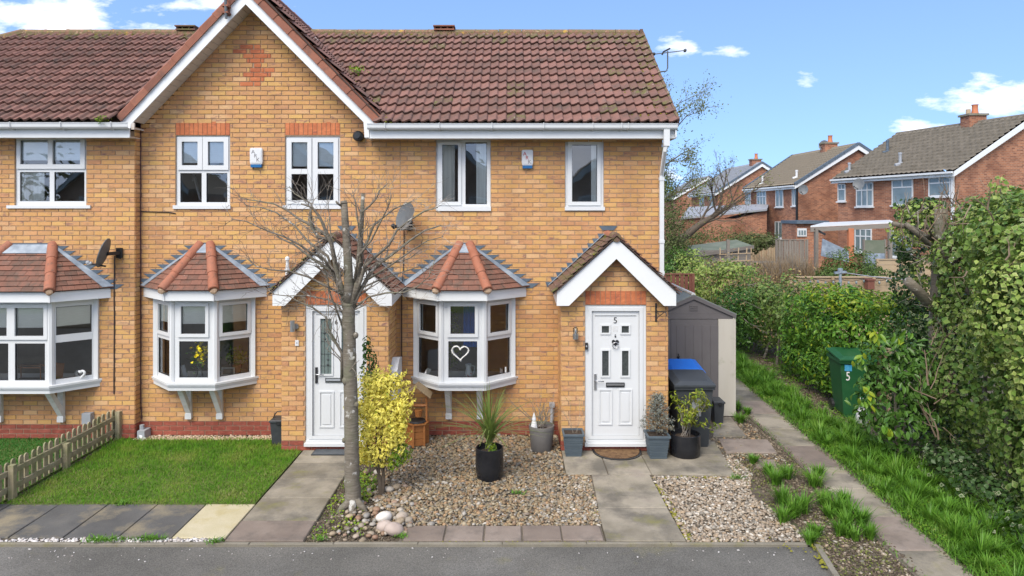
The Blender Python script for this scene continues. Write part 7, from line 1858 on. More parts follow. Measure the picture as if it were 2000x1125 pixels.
for i in range(46): p = P(random.uniform(1775, 1890), random.uniform(400, 600), yt - random.uniform(.0, .5)); branch(b, p, (random.gauss(0, 1), random.gauss(0, .5), random.gauss(.1, .6)), random.uniform(.2, .5), random.uniform(.005, .011), 1, up=.0, kids=(1, 2), wob=.5)
b.build('dead_twigs', M['twig'], t, kind='stuff')
bl = [(*P(1798, 425, .6), .42, .3, .24), (*P(1775, 480, .5), .26, .3, .35), (*P(1778, 560, .6), .30, .35, .5), (*P(1800, 650, .3), .48, .4, .5), (*P(1785, 740, -.1), .42, .4, .6), (*P(1850, 700, .3), .55, .4, .9), (*P(1850, 830, -.2), .5, .4, .5), (*P(1800, 400, .1), .35, .3, .12)]
pos, nn = blob_points(bl, 6400, inner=.4, lump=.3); leaves('foliage', pos, nn, rng.uniform(.05, .095, len(pos)), M['ivydark'], t, aspect=.8)
pos, nn = blob_points([(*P(1790, 450, -.35), .42, .25, .32), (*P(1830, 530, -.3), .42, .2, .35), (*P(1800, 410, -.1), .4, .3, .15)], 900, inner=.3); leaves('pale_leaves', pos, nn, rng.uniform(.045, .08, len(pos)), M['ivygold'], t, aspect=.8)
pos = np.array(P(1835, 545, -.2)) + rng.normal(size=(260, 3)) * np.array([.28, .1, .22]); leaves('dead_leaves', pos, rng.normal(size=(260, 3)), rng.uniform(.03, .06, 260), M['deadleaf'], t)
# glossy laurel bush in front of it
bl = [(5.62, -1.0, .95, .46, .42, .62), (5.5, -1.0, 1.42, .38, .36, .36), (5.72, -1.1, .5, .45, .42, .45), (5.55, -.8, .75, .42, .4, .5), (5.9, -1.0, 1.2, .4, .4, .5)]
t = hedge('laurel_bush', 'glossy dark laurel bush with large leaves, between the green bin and the tall ivy', 'laurel', bl, 1500, .115, 'laurel', me_lau, 240, aspect=.42, inner=.45, lump=.3, stems=[((5.65, -1.0, 0), (5.6, -1.0, 1.2), .03), ((5.7, -.95, 0), (5.75, -1.0, 1.0), .02)])
for (px, py, k) in ((1700, 790, 9), (1735, 845, 10), (1710, 660, 8), (1685, 770, 6), (1760, 660, 6), (1680, 700, 6)):
    c = P(px, py, -1.45); pos = np.array(c) + rng.normal(size=(k, 3)) * np.array([.06, .03, .05]); leaf_parts(t, pos, rng.normal(size=(k, 3)) * .5 + np.array([-.1, -1, .5]), rng.uniform(.10, .14, k), me_lauy)
# low dark ivy creeping on the ground by the hedge
bl = [(5.75, -3.6, .1, .5, .7, .22), (5.9, -2.5, .15, .45, .7, .3), (5.55, -4.6, .08, .55, .6, .2), (5.95, -1.8, .2, .4, .5, .35), (6.0, -5.4, .2, .7, .7, .3)]
hedge('ground_ivy', 'dark ivy creeping over the ground below the tall ivy hedge', 'ivy', bl, 5200, .06, 'ivydark', aspect=.85, inner=.6, lump=.35)
# boundary hedge: laurel and ivy running back along the fence
yng = [(6.45, 2.0, 1.2, .62, .7, .85), (6.6, 3.0, 1.25, .65, .7, .85), (7.15, 2.4, 1.35, .7, .6, .60), (7.8, 2.2, 1.32, .6, .5, .55), (6.35, 1.9, .55, .5, .6, .55), (6.5, 3.9, 1.1, .55, .6, .85)]
hedge('laurel_hedge', 'bright leafy laurel hedge behind the green bin', 'hedge', yng + [(6.25, 2.6, .5, .45, .8, .5), (6.3, 3.8, .5, .45, .8, .5)], 14000, .095, 'laurelmid', me_lauy, 200, aspect=.45, inner=.4, lump=.3, stems=[((6.5, 2.2, 0), (6.5, 2.1, 1.2), .03), ((6.45, 3.0, 0), (6.6, 3, 1.2), .03), ((6.3, 1.8, 0), (6.4, 2, 1), .02)])
bl = [(6.6, 5.0, 1.1, .6, .9, .95), (6.5, 6.4, 1.05, .6, .9, .9), (6.55, 7.6, 1.1, .6, .8, .9)]
hedge('ivy_hedge', 'grey-green ivy hedge between the bright laurel and the shed', 'hedge', bl, 8200, .075, 'ivy', None, 0, aspect=.8, inner=.4, lump=.3, stems=[((6.2, 5 + i * .8, 0), (6.4, 5 + i * .8, 1.1), .03) for i in range(4)])
pos, nn = blob_points([(6.45, 2.0, 1.85, .55, .6, .25), (6.6, 3.0, 1.9, .6, .6, .25), (7.15, 2.3, 1.85, .6, .5, .2), (7.8, 2.2, 1.8, .55, .4, .2)], 2200, inner=.3, lump=.3); t = thing('laurel_growth', 'yellow-green spring growth along the top of the bright laurel hedge', 'hedge', (6.8, 2.5, 1.8)); leaves('foliage', pos, nn, rng.uniform(.07, .11, 2200), M['laurelyoung'], t, aspect=.42)
bl = [(5.5, 5.2, .95, .6, .7, .8), (5.45, 6.2, 1.0, .55, .7, .85)]
hedge('laurel_bush', 'dark green bush directly behind the shed corner', 'bush', [(5.75, 6.0, .95, .45, .7, .75), (5.8, 7.0, .9, .5, .7, .8)], 3600, .085, 'laurel', None, 0, aspect=.5, inner=.45, lump=.3)
bl = [(6.4, 8.8, 1.15, .7, .8, .95), (6.2, 10.2, 1.2, .8, .9, .95), (6.0, 11.6, 1.25, .8, .9, .95), (6.6, 9.4, 1.6, .6, .8, .55)]
hedge('ivy_hedge', 'browning variegated ivy hedge on the far fence line, above the shed roof', 'hedge', bl, 9500, .085, 'ivygold', None, 0, aspect=.8, inner=.35, lump=.35)
b = MB(); tp = []
for i in range(60): branch(b, (random.uniform(5.6, 7.0), random.uniform(4.5, 12), random.uniform(.9, 1.9)), (random.gauss(0, 1), -.6, random.gauss(.5, .5)), random.uniform(.3, .7), .011, 1, up=.05, kids=(1, 2), wob=.4, out=tp)
t = thing('dead_brambles', 'dry brown stems and dead leaves tangled over the far hedge', 'brambles', (6.4, 8, 1.5)); b.build('stems', M['twig'], t, kind='stuff'); tp = np.array([list(q) for q in tp]); sel = rng.integers(0, len(tp), 1500)
leaves('dead_leaves', tp[sel] + rng.normal(size=(1500, 3)) * .12, rng.normal(size=(1500, 3)), rng.uniform(.05, .10, 1500), M['deadleaf'], t)
# stone-coloured sack by the green bin
t = thing('stone_ornament', 'pale grey stone animal ornament at the foot of the green bin', 'ornament', (X(1683, .6), .6, 0)); x = X(1683, .62)
b = MB(); b.lathe([(.09, 0), (.105, .05), (.085, .16), (.06, .24), (.05, .28)], 12, (x, .62, 0)); b.ball((x - .05, .57, .10), .06, .07, .10); b.build('body', M['alarm'], t, smooth='auto')
b = MB(); b.ball((x - .02, .58, .33), .05, .055, .055); b.tube([(x - .03, .6, .36), (x - .035, .6, .45)], [.018, .006], 6); b.tube([(x + .01, .6, .36), (x + .02, .6, .44)], [.018, .006], 6); b.build('head', M['alarm'], t, smooth='auto')

# ================================================================== neighbouring gardens
def board_fence(label, a, c, z0, z1, m='wood', nb=8, posts=3, capm=None, group='garden fences beyond the hedge', vertical=False, cap=True):
    a, c = Vector((*a, 0)), Vector((*c, 0)); t = thing('garden_fence', label, 'fence', a.lerp(c, .5), group); d = (c - a).normalized(); nrm = Vector((d.y, -d.x, 0))
    if vertical:
        L = (c - a).length; n = int(L / .12)
        for i in range(n): p = a + d * (L * (i + .5) / n); b = MB(); b.bar(p + Vector((0, 0, z0)) + nrm * .02 * (i % 2), p + Vector((0, 0, z1 + random.uniform(-.02, .02))) + nrm * .02 * (i % 2), .105, .02, nrm); b.build('board', M[m], t)
    else:
        h = (z1 - z0) / nb
        for k in range(nb): b = MB(); z = z0 + h * (k + .5); o = nrm * (.008 * (k % 2)); b.bar(a + o + Vector((0, 0, z)), c + o + Vector((0, 0, z)), .02, h - .008); b.build('board', M[m], t)
    for i in range(posts): p = a.lerp(c, i / max(1, posts - 1)) + nrm * .045; b = MB(); b.bar(p, p + Vector((0, 0, z1 + .04)), .07, .07, nrm); b.build('post', M[m], t)
    if cap: b = MB(); b.bar(a + nrm * .01 + Vector((0, 0, z1 + .02)), c + nrm * .01 + Vector((0, 0, z1 + .02)), .07, .035); b.build('capping', M[m], t)
    return t
board_fence('brown horizontal-board fence with bird house and string lights on it', (7.35, 7.0), (10.6, 7.0), .1, 1.87, nb=9, posts=4)
board_fence('short fence run coming forward from the left end of the lights fence', (7.3, 6.9), (7.75, 4.9), .1, 1.72, nb=8, posts=2)
board_fence('brown fence panel glimpsed between laurel and green bin', (6.75, 1.3), (6.9, 3.0), .1, 1.1, nb=6, posts=2)
board_fence('new yellow trellis-topped fence right of the rhododendron', (12.6, 12.6), (14.6, 12.6), .6, 1.95, nb=8, posts=3)
board_fence('pale grey vertical-board fence below the middle red house', (X(1515, 22), 22.0), (X(1576, 22), 22.0), .6, 2.25, 'woodgrey', vertical=True, posts=2)
board_fence('low grey garden fence behind the felt-roofed shed', (X(1310, 18), 18.0), (X(1420, 18), 18.0), .5, 1.95, 'woodgrey', vertical=True, posts=2)
board_fence('red-brown fence panel visible between house corner and hedge', (3.55, 9.2), (5.35, 9.2), 0.1, 1.75, 'woodred', vertical=True, posts=2)
board_fence('thin grey post-and-wire fence by the brown stems', (X(1465, 15), 15.0), (X(1570, 15), 15.0), 1.65, 1.75, 'woodgrey', nb=1, posts=3, cap=False)
board_fence('green-stained fence in front of the dark hedge beyond the gardens', (X(1380, 24), 24.0), (X(1515, 24), 24.0), .5, 2.0, 'wood', vertical=True, posts=3)
# bird house, lights, post
t = thing('bird_house', 'white and red bird house on the lights fence', 'bird house', (X(1616, 6.7), 6.75, 1.5)); x, y = X(1617, 6.72), 6.74
b = MB(); b.prism([(x - .11, y, 1.33), (x + .11, y, 1.33), (x + .11, y, 1.52), (x, y, 1.66), (x - .11, y, 1.52)], (0, .15, 0)); b.build('box', M['white'], t)
for s in (-1, 1): b = MB(); b.prism([(x, y - .04, 1.70), (x + s * .18, y - .04, 1.50), (x + s * .18, y - .04, 1.47), (x, y - .04, 1.67)], (0, .22, 0)); b.build('roof_board', M['woodred'], t)
b = MB(); b.tube([(x, y - .004, 1.50), (x, y + .01, 1.50)], .03, 12); b.build('entrance_hole', M['ink'], t)
t = thing('string_lights', 'string of small outdoor bulbs hung along the brown fence', 'string lights', (8.8, 6.9, 1.7)); b = MB(); pts = [P(1545 + i * 7.5, 545 + 4 * abs(math.sin(i * .5)), 6.88) for i in range(26)]; b.tube(pts, .008, 4); b.build('wire', M['black'], t)
for i in range(1, 26, 2): b = MB(); b.ball(pts[i] + Vector((0, 0, -.05)), .032, .032, .045, 7, 5); b.build('bulb', M['farglass' if i % 4 else 'pine'], t)
t = thing('clothes_post', 'pale blue-grey clothes post with a line running right over the fence', 'clothes post', (X(1641, 6.2), 6.2, 0)); b = MB(); b.tube([P(1641, 640, 6.2), P(1641, 531, 6.2)], .035, 8); b.build('post', M['lead'], t, smooth='auto')
b = MB(); b.bar(P(1630, 533, 6.2), P(1652, 531, 6.2), .08, .05); b.tube([P(1641, 533, 6.2), P(1641, 524, 6.2)], .06, 8); b.build('head', M['lead'], t); b = MB(); b.tube([P(1645, 532, 6.2), P(1700, 540, 6.5), P(1765, 546, 6.8)], .012, 4); b.build('line', M['lightgrey'], t)
t = thing('nest_box', 'small brown nest box hanging on the right of the lights fence', 'bird house', (X(1701, 6.8), 6.8, 1.5)); b = MB(); q = rc(1694, 1707, 548, 565, 6.75); b.box(q[0], q[1], 6.72, 6.90, q[2], q[3]); b.build('box', M['woodred'], t); b = MB(); b.box(q[0] - .02, q[1] + .02, 6.70, 6.92, q[3] + .002, q[3] + .04); b.build('lid', M['woodred'], t)
# felt-roofed shed
t = thing('garden_shed', 'low wooden garden shed with green felt roof beyond the hedge', 'shed', (X(1405, 16), 16, 0)); zf = Z(494, 15); 
A, B_, C_, D_ = P(1343, 480, 16.2), P(1365, 496, 14.6), P(1472, 480, 15.6), P(1438, 468, 17.4)
b = MB(); b.prism([A, B_, C_, D_], (0, 0, -.10)); b.build('felt_roof', M['felt'], t)
for k in range(11):
    z1_ = A.z - .10 - k * .16; b = MB()
    for (p, q) in ((B_, C_), (A, B_)): 
        pa, qa = Vector((p.x, p.y, z1_ - .08)), Vector((q.x, q.y, z1_ - .08)); b.bar(pa.lerp(qa, .03) + Vector((0, .1, 0)), pa.lerp(qa, .97) + Vector((0, .1, 0)), .02, .15)
    b.build('board', M['woodgrey'], t)
b = MB(); b.bar(B_ + Vector((0, -.02, -.04)), C_ + Vector((0, -.02, -.04)), .03, .13); b.build('fascia', M['woodgrey'], t)
t = thing('trellis', 'thin timber trellis leaning on the felt-roofed shed', 'trellis', (X(1440, 14), 14, 0))
for px in (1407, 1423, 1440, 1456, 1468): b = MB(); b.bar(P(px, 530, 14.2), P(px + random.uniform(-3, 3), 484, 14.2), .035, .03); b.build('upright', M['wood'], t)
for py in (494, 508): b = MB(); b.bar(P(1404, py + 3, 14.15), P(1472, py, 14.15), .03, .03); b.build('crossbar', M['wood'], t)
t = thing('fence_post', 'single dark post standing left of the trellis', 'post', (X(1422, 13.5), 13.5, 0)); b = MB(); b.bar(P(1422, 540, 13.5), P(1422, 468, 13.5), .10, .10); b.build('post', M['woodgrey'], t)
# dry stems and rhododendron
n = 1500; pts = np.stack([rng.uniform(8.3, 10.4, n), rng.uniform(11.5, 13, n), np.zeros(n) + .6], 1); t = thing('dry_shrub', 'tangle of dry pinkish-brown stems left of the round rhododendron', 'shrub', (9.3, 12, .6))
blades('stems', pts, rng.uniform(1.0, 1.85, n) * (1 - .12 * np.abs(pts[:, 0] - 9.4)), .022, rng.uniform(.05, .45, n), M['reed'], t, segs=3)
b = MB()
for i in range(26): branch(b, (random.uniform(8.6, 10.2), 12, .5), (random.gauss(0, .3), 0, 1), random.uniform(1.0, 1.6), .02, 2, spread=.5, up=.1, kids=(2, 3))
b.build('branches', M['twig'], t, kind='stuff')
hedge('rhododendron', 'large rounded evergreen rhododendron in the garden beyond the fence', 'shrub', [(10.9, 11, 1.45, 1.0, .9, .95), (11.5, 11.2, 1.2, .8, .8, .8), (10.3, 11, 1.1, .7, .7, .7), (11.0, 10.8, 1.0, 1.2, .9, .7)], 9000, .10, 'rhodo', me_lau, 0, aspect=.4, inner=.4, lump=.2)
hedge('garden_shrub', 'spring-green shrub at the left foot of the middle red house', 'shrub', [(X(1475, 22.5), 22.5, 2.15, 1.3, .5, .35), (X(1455, 22.5), 22.5, 1.9, 1.0, .5, .4)], 2200, .13, 'hedgefar', aspect=.6)
# white-roofed pergola and greenhouse bits
t = thing('pergola', 'white corrugated lean-to roof on brown posts in front of the nearest red house', 'pergola', (X(1665, 17), 17, 0)); yp = 16.0
b = MB(); a, c = P(1583, 444, yp), P(1745, 436, yp); a2, c2 = P(1610, 437, yp + 2.6), P(1738, 432, yp + 2.6); b.prism([a, c, c2, a2], (0, 0, .06)); b.build('roof_sheet', M['white'], t)
b = MB(); b.bar(a + Vector((0, 0, -.1)), c + Vector((0, 0, -.1)), .05, .16); b.build('beam', M['woodgrey'], t)
for px in (1661, 1594, 1738): b = MB(); b.bar(P(px, 560, yp), P(px, 446, yp), .12 if px != 1661 else .2, .15); b.build('post', M['terracotta' if px == 1661 else 'woodgrey'], t)
b = MB(); b.bar(P(1590, 447, yp), P(1612, 458, yp), .05, .08); b.build('brace', M['black'], t)
t = thing('greenhouse_panel', 'grey-green panel structure right of the rhododendron', 'greenhouse', (X(1708, 14), 14, 0)); q = rc(1689, 1728, 469, 520, 14); zb = .5
b = MB(); b.box(q[0], q[1], 14, 14.05, (q[2] + q[3]) / 2, q[3]); b.build('upper_panel', M['felt'], t); b = MB(); b.box(q[0], q[1], 14, 14.05, zb, (q[2] + q[3]) / 2 - .005); b.build('lower_panel', M['lead'], t); b = MB()
b.box(q[0] - .05, q[0] - .002, 13.98, 14.08, .4, q[3] + .03); b.box(q[1] + .002, q[1] + .05, 13.98, 14.08, .4, q[3] + .03); b.build('frame', M['woodgrey'], t)
t = thing('sheet_panel', 'sloping pale grey sheet behind the rhododendron', 'panel', (X(1630, 15), 15, 1)); b = MB(); b.prism([P(1607, 466, 15.2), P(1658, 490, 15.2), P(1658, 512, 15.2), P(1604, 500, 15.2)], (0, .04, 0)); b.build('sheet', M['lead'], t)

# ================================================================== the red brick houses beyond
def far_house(label, eN, eF, rN, rF, ze, zr, roofm, wins, chim=None, vents=(), width=8.3, gable_trim='fascia', rightwins=(), dark=None):
    """eN/eF: near/far eave corners (x, y) of the long wall facing the gardens; rN/rF ridge ends"""
    t = thing('brick_house', label, 'house', ((eN[0] + rN[0]) / 2, eN[1], 0), 'red brick houses beyond the gardens')
    eN, eF, rN, rF = (Vector((*p, 0)) for p in (eN, eF, rN, rF)); u = (eF - eN).normalized(); L = (eF - eN).length
    oN, oF = rN * 2 - eN, rF * 2 - eF; ins = .30; w = (rN - eN).normalized()
    a, b_, c, d = eN + w * ins + u * .15, eF + w * ins - u * .15, oF - w * ins - u * .15, oN - w * ins + u * .15
    up = lambda p, z: Vector((p.x, p.y, z))
    mb = MB(); mid0, mid1 = (a + d) / 2, (b_ + c) / 2; zt = zr - .18
    mb.add([up(a, 0), up(b_, 0), up(c, 0), up(d, 0), up(a, ze), up(b_, ze), up(c, ze), up(d, ze), up(mid0, zt), up(mid1, zt)], [(0, 4, 5, 1), (1, 5, 9, 6, 2), (2, 6, 7, 3), (3, 7, 8, 4, 0)])
    mb.build('wall', M['farbrick'], t)
    # roof slopes: lapped courses of tiles
    for (e0, e1) in ((eN, eF), (oN, oF)):
        O = up(e0, ze - .02); A = (up(e1, ze - .02) - O); r0 = up(rN, zr); r1 = up(rF, zr); Vv = r0 - O; sl = Vv.length; rows = int(sl / .34); nu = int(L / .3) * 4
        V = []; Fc = []; nrm = A.cross(Vv).normalized(); nrm = nrm if nrm.z > 0 else -nrm
        for r_ in range(rows):
            for e, lift in ((0, .04), (1.0, .0)):
                tt = (r_ + e) / rows
                for i in range(nu + 1):
                    s = i / nu; base = O.lerp(r0, tt).lerp(up(e1, ze - .02).lerp(r1, tt), s); V.append(base + nrm * (lift * 1.9 + .05 * (.5 - .5 * math.cos(i * math.pi / 2))))
        for r_ in range(rows * 2 - 1):
            for i in range(nu): k = r_ * (nu + 1) + i; Fc.append((k, k + 1, k + nu + 2, k + nu + 1))
        o = npmesh('roof_tiling', np.array([list(v) for v in V]), Fc, M[roofm], t, smooth=False); o['kind'] = 'stuff'
    rb_ = MB(); n = max(3, int(L / .45)); 
    for i in range(n): q = MB(); q.tube([up(rN, zr).lerp(up(rF, zr), i / n), up(rN, zr).lerp(up(rF, zr), (i + .97) / n)], .11, 8); q.build('ridge_tile', M[roofm], t)
    # barge boards, gutter
    for (r_, e0, e1, off) in ((rN, eN, oN, -1), (rF, eF, oF, 1)):
        for e in (e0, e1):
            q = MB(); p0, p1 = up(r_, zr - .03) + u * off * .02, up(e, ze - .03) + u * off * .02; q.prism([p0, p1, p1 - Vector((0, 0, .22)), p0 - Vector((0, 0, .30))], u * off * .03); q.build('barge_board', M[gable_trim], t)
            if dark: q = MB(); q.bar(p0 + Vector((0, 0, .08)), p1 + Vector((0, 0, .08)), .14, .16); q.build('verge_capping', M['leaddark'], t)
    q = MB(); q.bar(up(eN, ze - .06) - w * .06, up(eF, ze - .06) - w * .06, .11, .09); q.build('gutter', M['white'], t); q = MB(); q.bar(up(eN, ze - .16) + w * .04, up(eF, ze - .16) + w * .04, .03, .16); q.build('fascia_board', M['fascia'], t)
    # windows on the garden wall: (s0, s1 along from the near corner in metres, z0, z1, layout)
    inn = Vector((-u.y, u.x, 0)); 
    if inn.dot(w) < 0: inn = -inn
    T = Matrix(((u.x, inn.x, 0, a.x), (u.y, inn.y, 0, a.y), (0, 0, 1, 0), (0, 0, 0, 1)))
    for (s0, s1, z0, z1, lay) in wins:
        f = .06; pan = []
        if lay == 1: pan = [(s0 + f, s1 - f, z0 + f, z1 - f)]
        elif lay == 2: m_ = (s0 + s1) / 2; pan = [(s0 + f, m_ - f / 2, z0 + f, z1 - f), (m_ + f / 2, s1 - f, z0 + f, z1 - f)]
        elif lay == 3: zm = z0 + (z1 - z0) * .68; m_ = (s0 + s1) / 2; pan = [(s0 + f, s1 - f, z0 + f, zm - f / 2), (s0 + f, m_ - f / 2, zm + f / 2, z1 - f), (m_ + f / 2, s1 - f, zm + f / 2, z1 - f)]
        elif lay == 4:
            zm = z0 + (z1 - z0) * .68; d1 = s0 + (s1 - s0) * .34; d2 = s0 + (s1 - s0) * .66
            for (p0, p1) in ((s0 + f, d1 - f / 2), (d1 + f / 2, d2 - f / 2), (d2 + f / 2, s1 - f)): pan += [(p0, p1, z0 + f, zm - f / 2), (p0, p1, zm + f / 2, z1 - f)]
        q = MB(T)
        for r4 in rect_cells(s0, s1, z0, z1, pan): q.box(r4[0], r4[1], -.05, -.003, r4[2], r4[3])
        wd_ = q.build('window', M['white'], t)
        for p_ in pan: q = MB(T); q.box(p_[0], p_[1], -.03, -.004, p_[2], p_[3]); q.build('pane', M['farglass'], wd_)
        q = MB(T); q.box(s0 - .06, s1 + .06, -.11, -.002, z0 - .07, z0 - .003); q.build('sill', M['white'], wd_)
    for (s, v_, h, m) in vents:     # soil pipes through the roof
        p = up(eN, ze).lerp(up(rN, zr), v_) + u * s; q = MB(); q.tube([p, p + Vector((0, 0, h))], .07, 8); q.tube([p + Vector((0, 0, h)), p + Vector((0, 0, h + .1))], .09, 8); q.tube([p + Vector((-.25, 0, -.06)), p + Vector((.1, 0, .04))], .10, 6); q.build('roof_vent', M[m], t)
    if chim:
        (s, side) = chim; p = up(rN, zr) + u * s; st = MB(); st.box(p.x - .42, p.x + .42, p.y - .35, p.y + .35, zr - .5, zr + .35); ch = st.build('chimney', M['farbrick'], t)
        q = MB(); q.box(p.x - .50, p.x + .50, p.y - .42, p.y + .42, zr + .352, zr + .45); q.build('chimney_cap', M['kerb'], ch); q = MB(); q.lathe([(.17, 0), (.13, .25), (.13, .42), (.16, .48)], 12, (p.x + .08, p.y, zr + .45)); q.build('chimney_pot', M['terracotta'], ch, smooth='auto')
        if side: q = MB(); q.lathe([(.11, 0), (.1, .25)], 10, (p.x - .25, p.y, zr + .45)); q.build('chimney_pot', M['wood'], ch)
    return t, T
def pt(px, d): return ((px - 1000) / F * d, d - CD)
# house A (nearest)
tA, TA = far_house('nearest red brick house with grey tiled roof, at the right-hand edge', pt(1862, 30), pt(1624, 37.6), (pt(1862, 30)[0] + 4.15, pt(1862, 30)[1] + .9), (pt(1624, 37.6)[0] + 4.1, pt(1624, 37.6)[1] + .9), 5.42, 8.0, 'fartile',
    [(.25, 1.45, 4.32, 5.22, 3), (2.35, 3.65, 3.95, 5.22, 3), (4.9, 6.1, 3.9, 5.15, 4), (6.9, 7.5, 4.2, 5.15, 3), (5.0, 6.2, 1.5, 2.75, 4), (2.4, 3.8, 1.4, 2.7, 3)], chim=(3.0, True), vents=((4.0, .22, .5, 'lightgrey'), (7.2, .15, .4, 'lightgrey'), (6.4, .55, .55, 'leaddark')))
q = MB(TA); q.bar((.12, -.06, 5.3), (.12, -.06, 0), .10, .10); q.build('downpipe', M['white'], tA)
q = MB(TA); q.bar((.9, -.06, 5.3), (.12, -.06, 5.1), .08, .08); q.build('downpipe_offset', M['white'], tA)
x_, y_d = pt(1666, 35.5); 
dish('satellite_dish', 'grey dish on the wall of the nearest red brick house', (x_, y_d - .6, Z(361, y_d)), (-.6, -.75, .3), .28, (x_ + .35, y_d - .1, Z(363, y_d)), (x_ - .45, y_d - 1.0, Z(366, y_d)), 'dishgrey')
# house B
tB, TB = far_house('middle red brick house with tan tiled roof and dark verge', pt(1552, 42), pt(1452, 50), (pt(1681, 42)[0], pt(1681, 42)[1] + .3), (pt(1552, 50.8)[0], pt(1552, 50.8)[1] + .3), 5.29, 7.82, 'fartiletan',
    [(.15, .75, 4.0, 5.1, 2), (2.0, 3.1, 3.95, 5.12, 2), (4.6, 6.1, 3.85, 5.1, 4), (7.2, 8.2, 4.1, 5.1, 4), (2.1, 3.2, 1.9, 3.0, 2), (.6, 1.5, 1.9, 2.95, 2)], chim=(3.5, False), dark=True, vents=((1.4, .2, .4, 'alarm'), (5.8, .12, .45, 'alarm')))
q = MB(TB); q.bar((.02, -.08, 5.2), (.02, -.08, 0), .10, .10); q.build('downpipe', M['black'], tB)
x_, y_d = pt(1566, 41.5)
dish('satellite_dish', 'grey dish at the left corner of the middle red house gable', (x_, y_d - .2, Z(371, y_d)), (-.4, -.85, .2), .28, (x_ + .05, y_d + .3, Z(372, y_d)), (x_ - .3, y_d - .6, Z(376, y_d)), 'dishgrey')
x_, y_d = pt(1609, 46); dish('satellite_dish', 'large grey dish standing on the ridge of the middle red house', (x_, y_d, Z(284, y_d)), (-.6, -.6, .3), .32, (x_ + .3, y_d + .2, Z(292, y_d)), (x_ - .4, y_d - .5, Z(290, y_d)), 'dishgrey')
# houses C and D
tC, TC = far_house('farther red brick house with pale slate roof', (490 / F * 59 - 4.13, 48), (425 / F * 67.6 - 4.1, 56.6), (490 / F * 59, 48.2), (425 / F * 67.6, 56.8), 5.3, 7.9, 'farslate', [(1.0, 2.2, 3.9, 5.1, 2), (4.0, 5.4, 3.9, 5.1, 2)], chim=(1.6, False), dark=True)
tD, TD = far_house('farthest red brick gable just left of the slate roof', (385 / F * 80 - 4.2, 69), (385 / F * 80 - 4.2, 77), (385 / F * 80, 69.2), (385 / F * 80, 77.2), 5.3, 7.8, 'farslate', [])
# far lean-to extension with grey roof
t = thing('brick_extension', 'low brick extension with pale grey lean-to roof on the middle red house', 'building', (X(1440, 34), 34, 0)); ya = 33.0
b = MB(); A, B_ = P(1330, 425, ya), P(1498, 408, ya); b.prism([A, B_, P(1502, 398, ya + 3), P(1345, 404, ya + 6)], (0, 0, -.12)); b.build('roof', M['farslate'], t)
b = MB(); b.box(X(1335, ya), X(1500, ya), ya + .2, ya + 3, 0, Z(427, ya)); b.prism([(X(1440, ya), ya + .2, Z(427, ya)), (X(1500, ya), ya + .2, Z(427, ya)), (X(1500, ya), ya + .2, Z(411, ya))], (0, 2.5, 0)); b.build('wall', M['farbrick'], t)
t = thing('flat_roof_porch', 'flat dark-roofed porch with small window at the foot of the nearest red house', 'porch', (X(1580, 24), 24, 0)); b = MB(); b.box(X(1556, 23), X(1620, 23), 23, 25, Z(437, 23), Z(431, 23)); b.build('flat_roof', M['leaddark'], t)
b = MB(); b.box(X(1558, 23), X(1612, 23), 23.2, 25, .2, Z(437, 23) - .005); b.build('wall', M['farbrick'], t); b = MB(); b.box(X(1560, 23), X(1578, 23), 23.14, 23.198, Z(462, 23), Z(446, 23)); w_ = b.build('window', M['white'], t)
for k in range(3): q = MB(); q.box(X(1562 + k * 5.3, 23), X(1565.5 + k * 5.3, 23), 23.12, 23.138, Z(459, 23), Z(450, 23)); q.build('pane', M['farglass'], w_)

# ================================================================== trees behind
def bare_big(label, base, h, dirs, n_leaf=0, leafm='budleaf', depth=4, r=.16, name='bare_tree', spread=.65, trunk=None, ls=.09, grp='trees behind the houses'):
    t = thing(name, label, 'tree', base, grp); tb = MB(); tips = []; base = Vector(base)
    if trunk: tb.tube([Vector(p) for p in trunk[0]], trunk[1], 9)
    else: tb.tube([base, base + Vector((0, 0, h * .35))], [r, r * .7], 9)
    tb.build('trunk', M['twigdark'], t, smooth=True); cb = MB()
    for (p, d, L, rr) in dirs: branch(cb, p, d, L, rr, depth, spread=spread, up=.06, kids=(3, 4), seg=4, wob=.28, ratio=.62, rmin=.006, out=tips, n=5)
    cb.build('crown', M['twigdark'], t, kind='stuff')
    if n_leaf: tp = np.array([list(q) for q in tips]); s = rng.integers(0, len(tp), n_leaf); leaves('foliage', tp[s] + rng.normal(size=(n_leaf, 3)) * .16, rng.normal(size=(n_leaf, 3)), rng.uniform(.6, 1.3, n_leaf) * ls, M[leafm], t)
    return t
yb_ = 15.0
bare_big('tall tree with fine spring twigs rising behind the right-hand house corner', (5.3, yb_, 0), 7, [((5.2, yb_, 2.2), (.35, 0, 1), 2.4, .09), ((5.1, yb_, 3.0), (.1, .2, 1), 2.2, .08), ((5.25, yb_, 3.6), (.5, -.1, .55), 1.7, .06), ((5.2, yb_, 4.0), (.25, 0, .8), 2.0, .06), ((5.0, yb_, 4.6), (.35, .2, .9), 1.9, .05), ((5.1, yb_, 3.4), (.4, 0, .3), 1.5, .05), ((5.5, yb_, 5.6), (.45, 0, 1), 2.0, .045), ((5.5, yb_, 6.0), (.15, 0, 1), 2.2, .045), ((5.6, yb_, 5.2), (.8, 0, .55), 1.6, .04), ((5.5, yb_, 6.6), (.7, .1, .8), 1.7, .035)], 5200, r=.2, depth=3, ls=.085)
hedge('evergreen_tree', 'mid-green bushy tree right beside the white downpipe', 'tree', [(5.6, 13, 3.2, .75, .8, 1.4), (5.5, 13, 1.9, .8, .9, 1.1), (5.9, 13.2, 2.5, .5, .6, .6), (5.35, 13, 4.3, .45, .5, .8)], 5200, .085, 'hedgefar', aspect=.5, inner=.8, lump=.45)
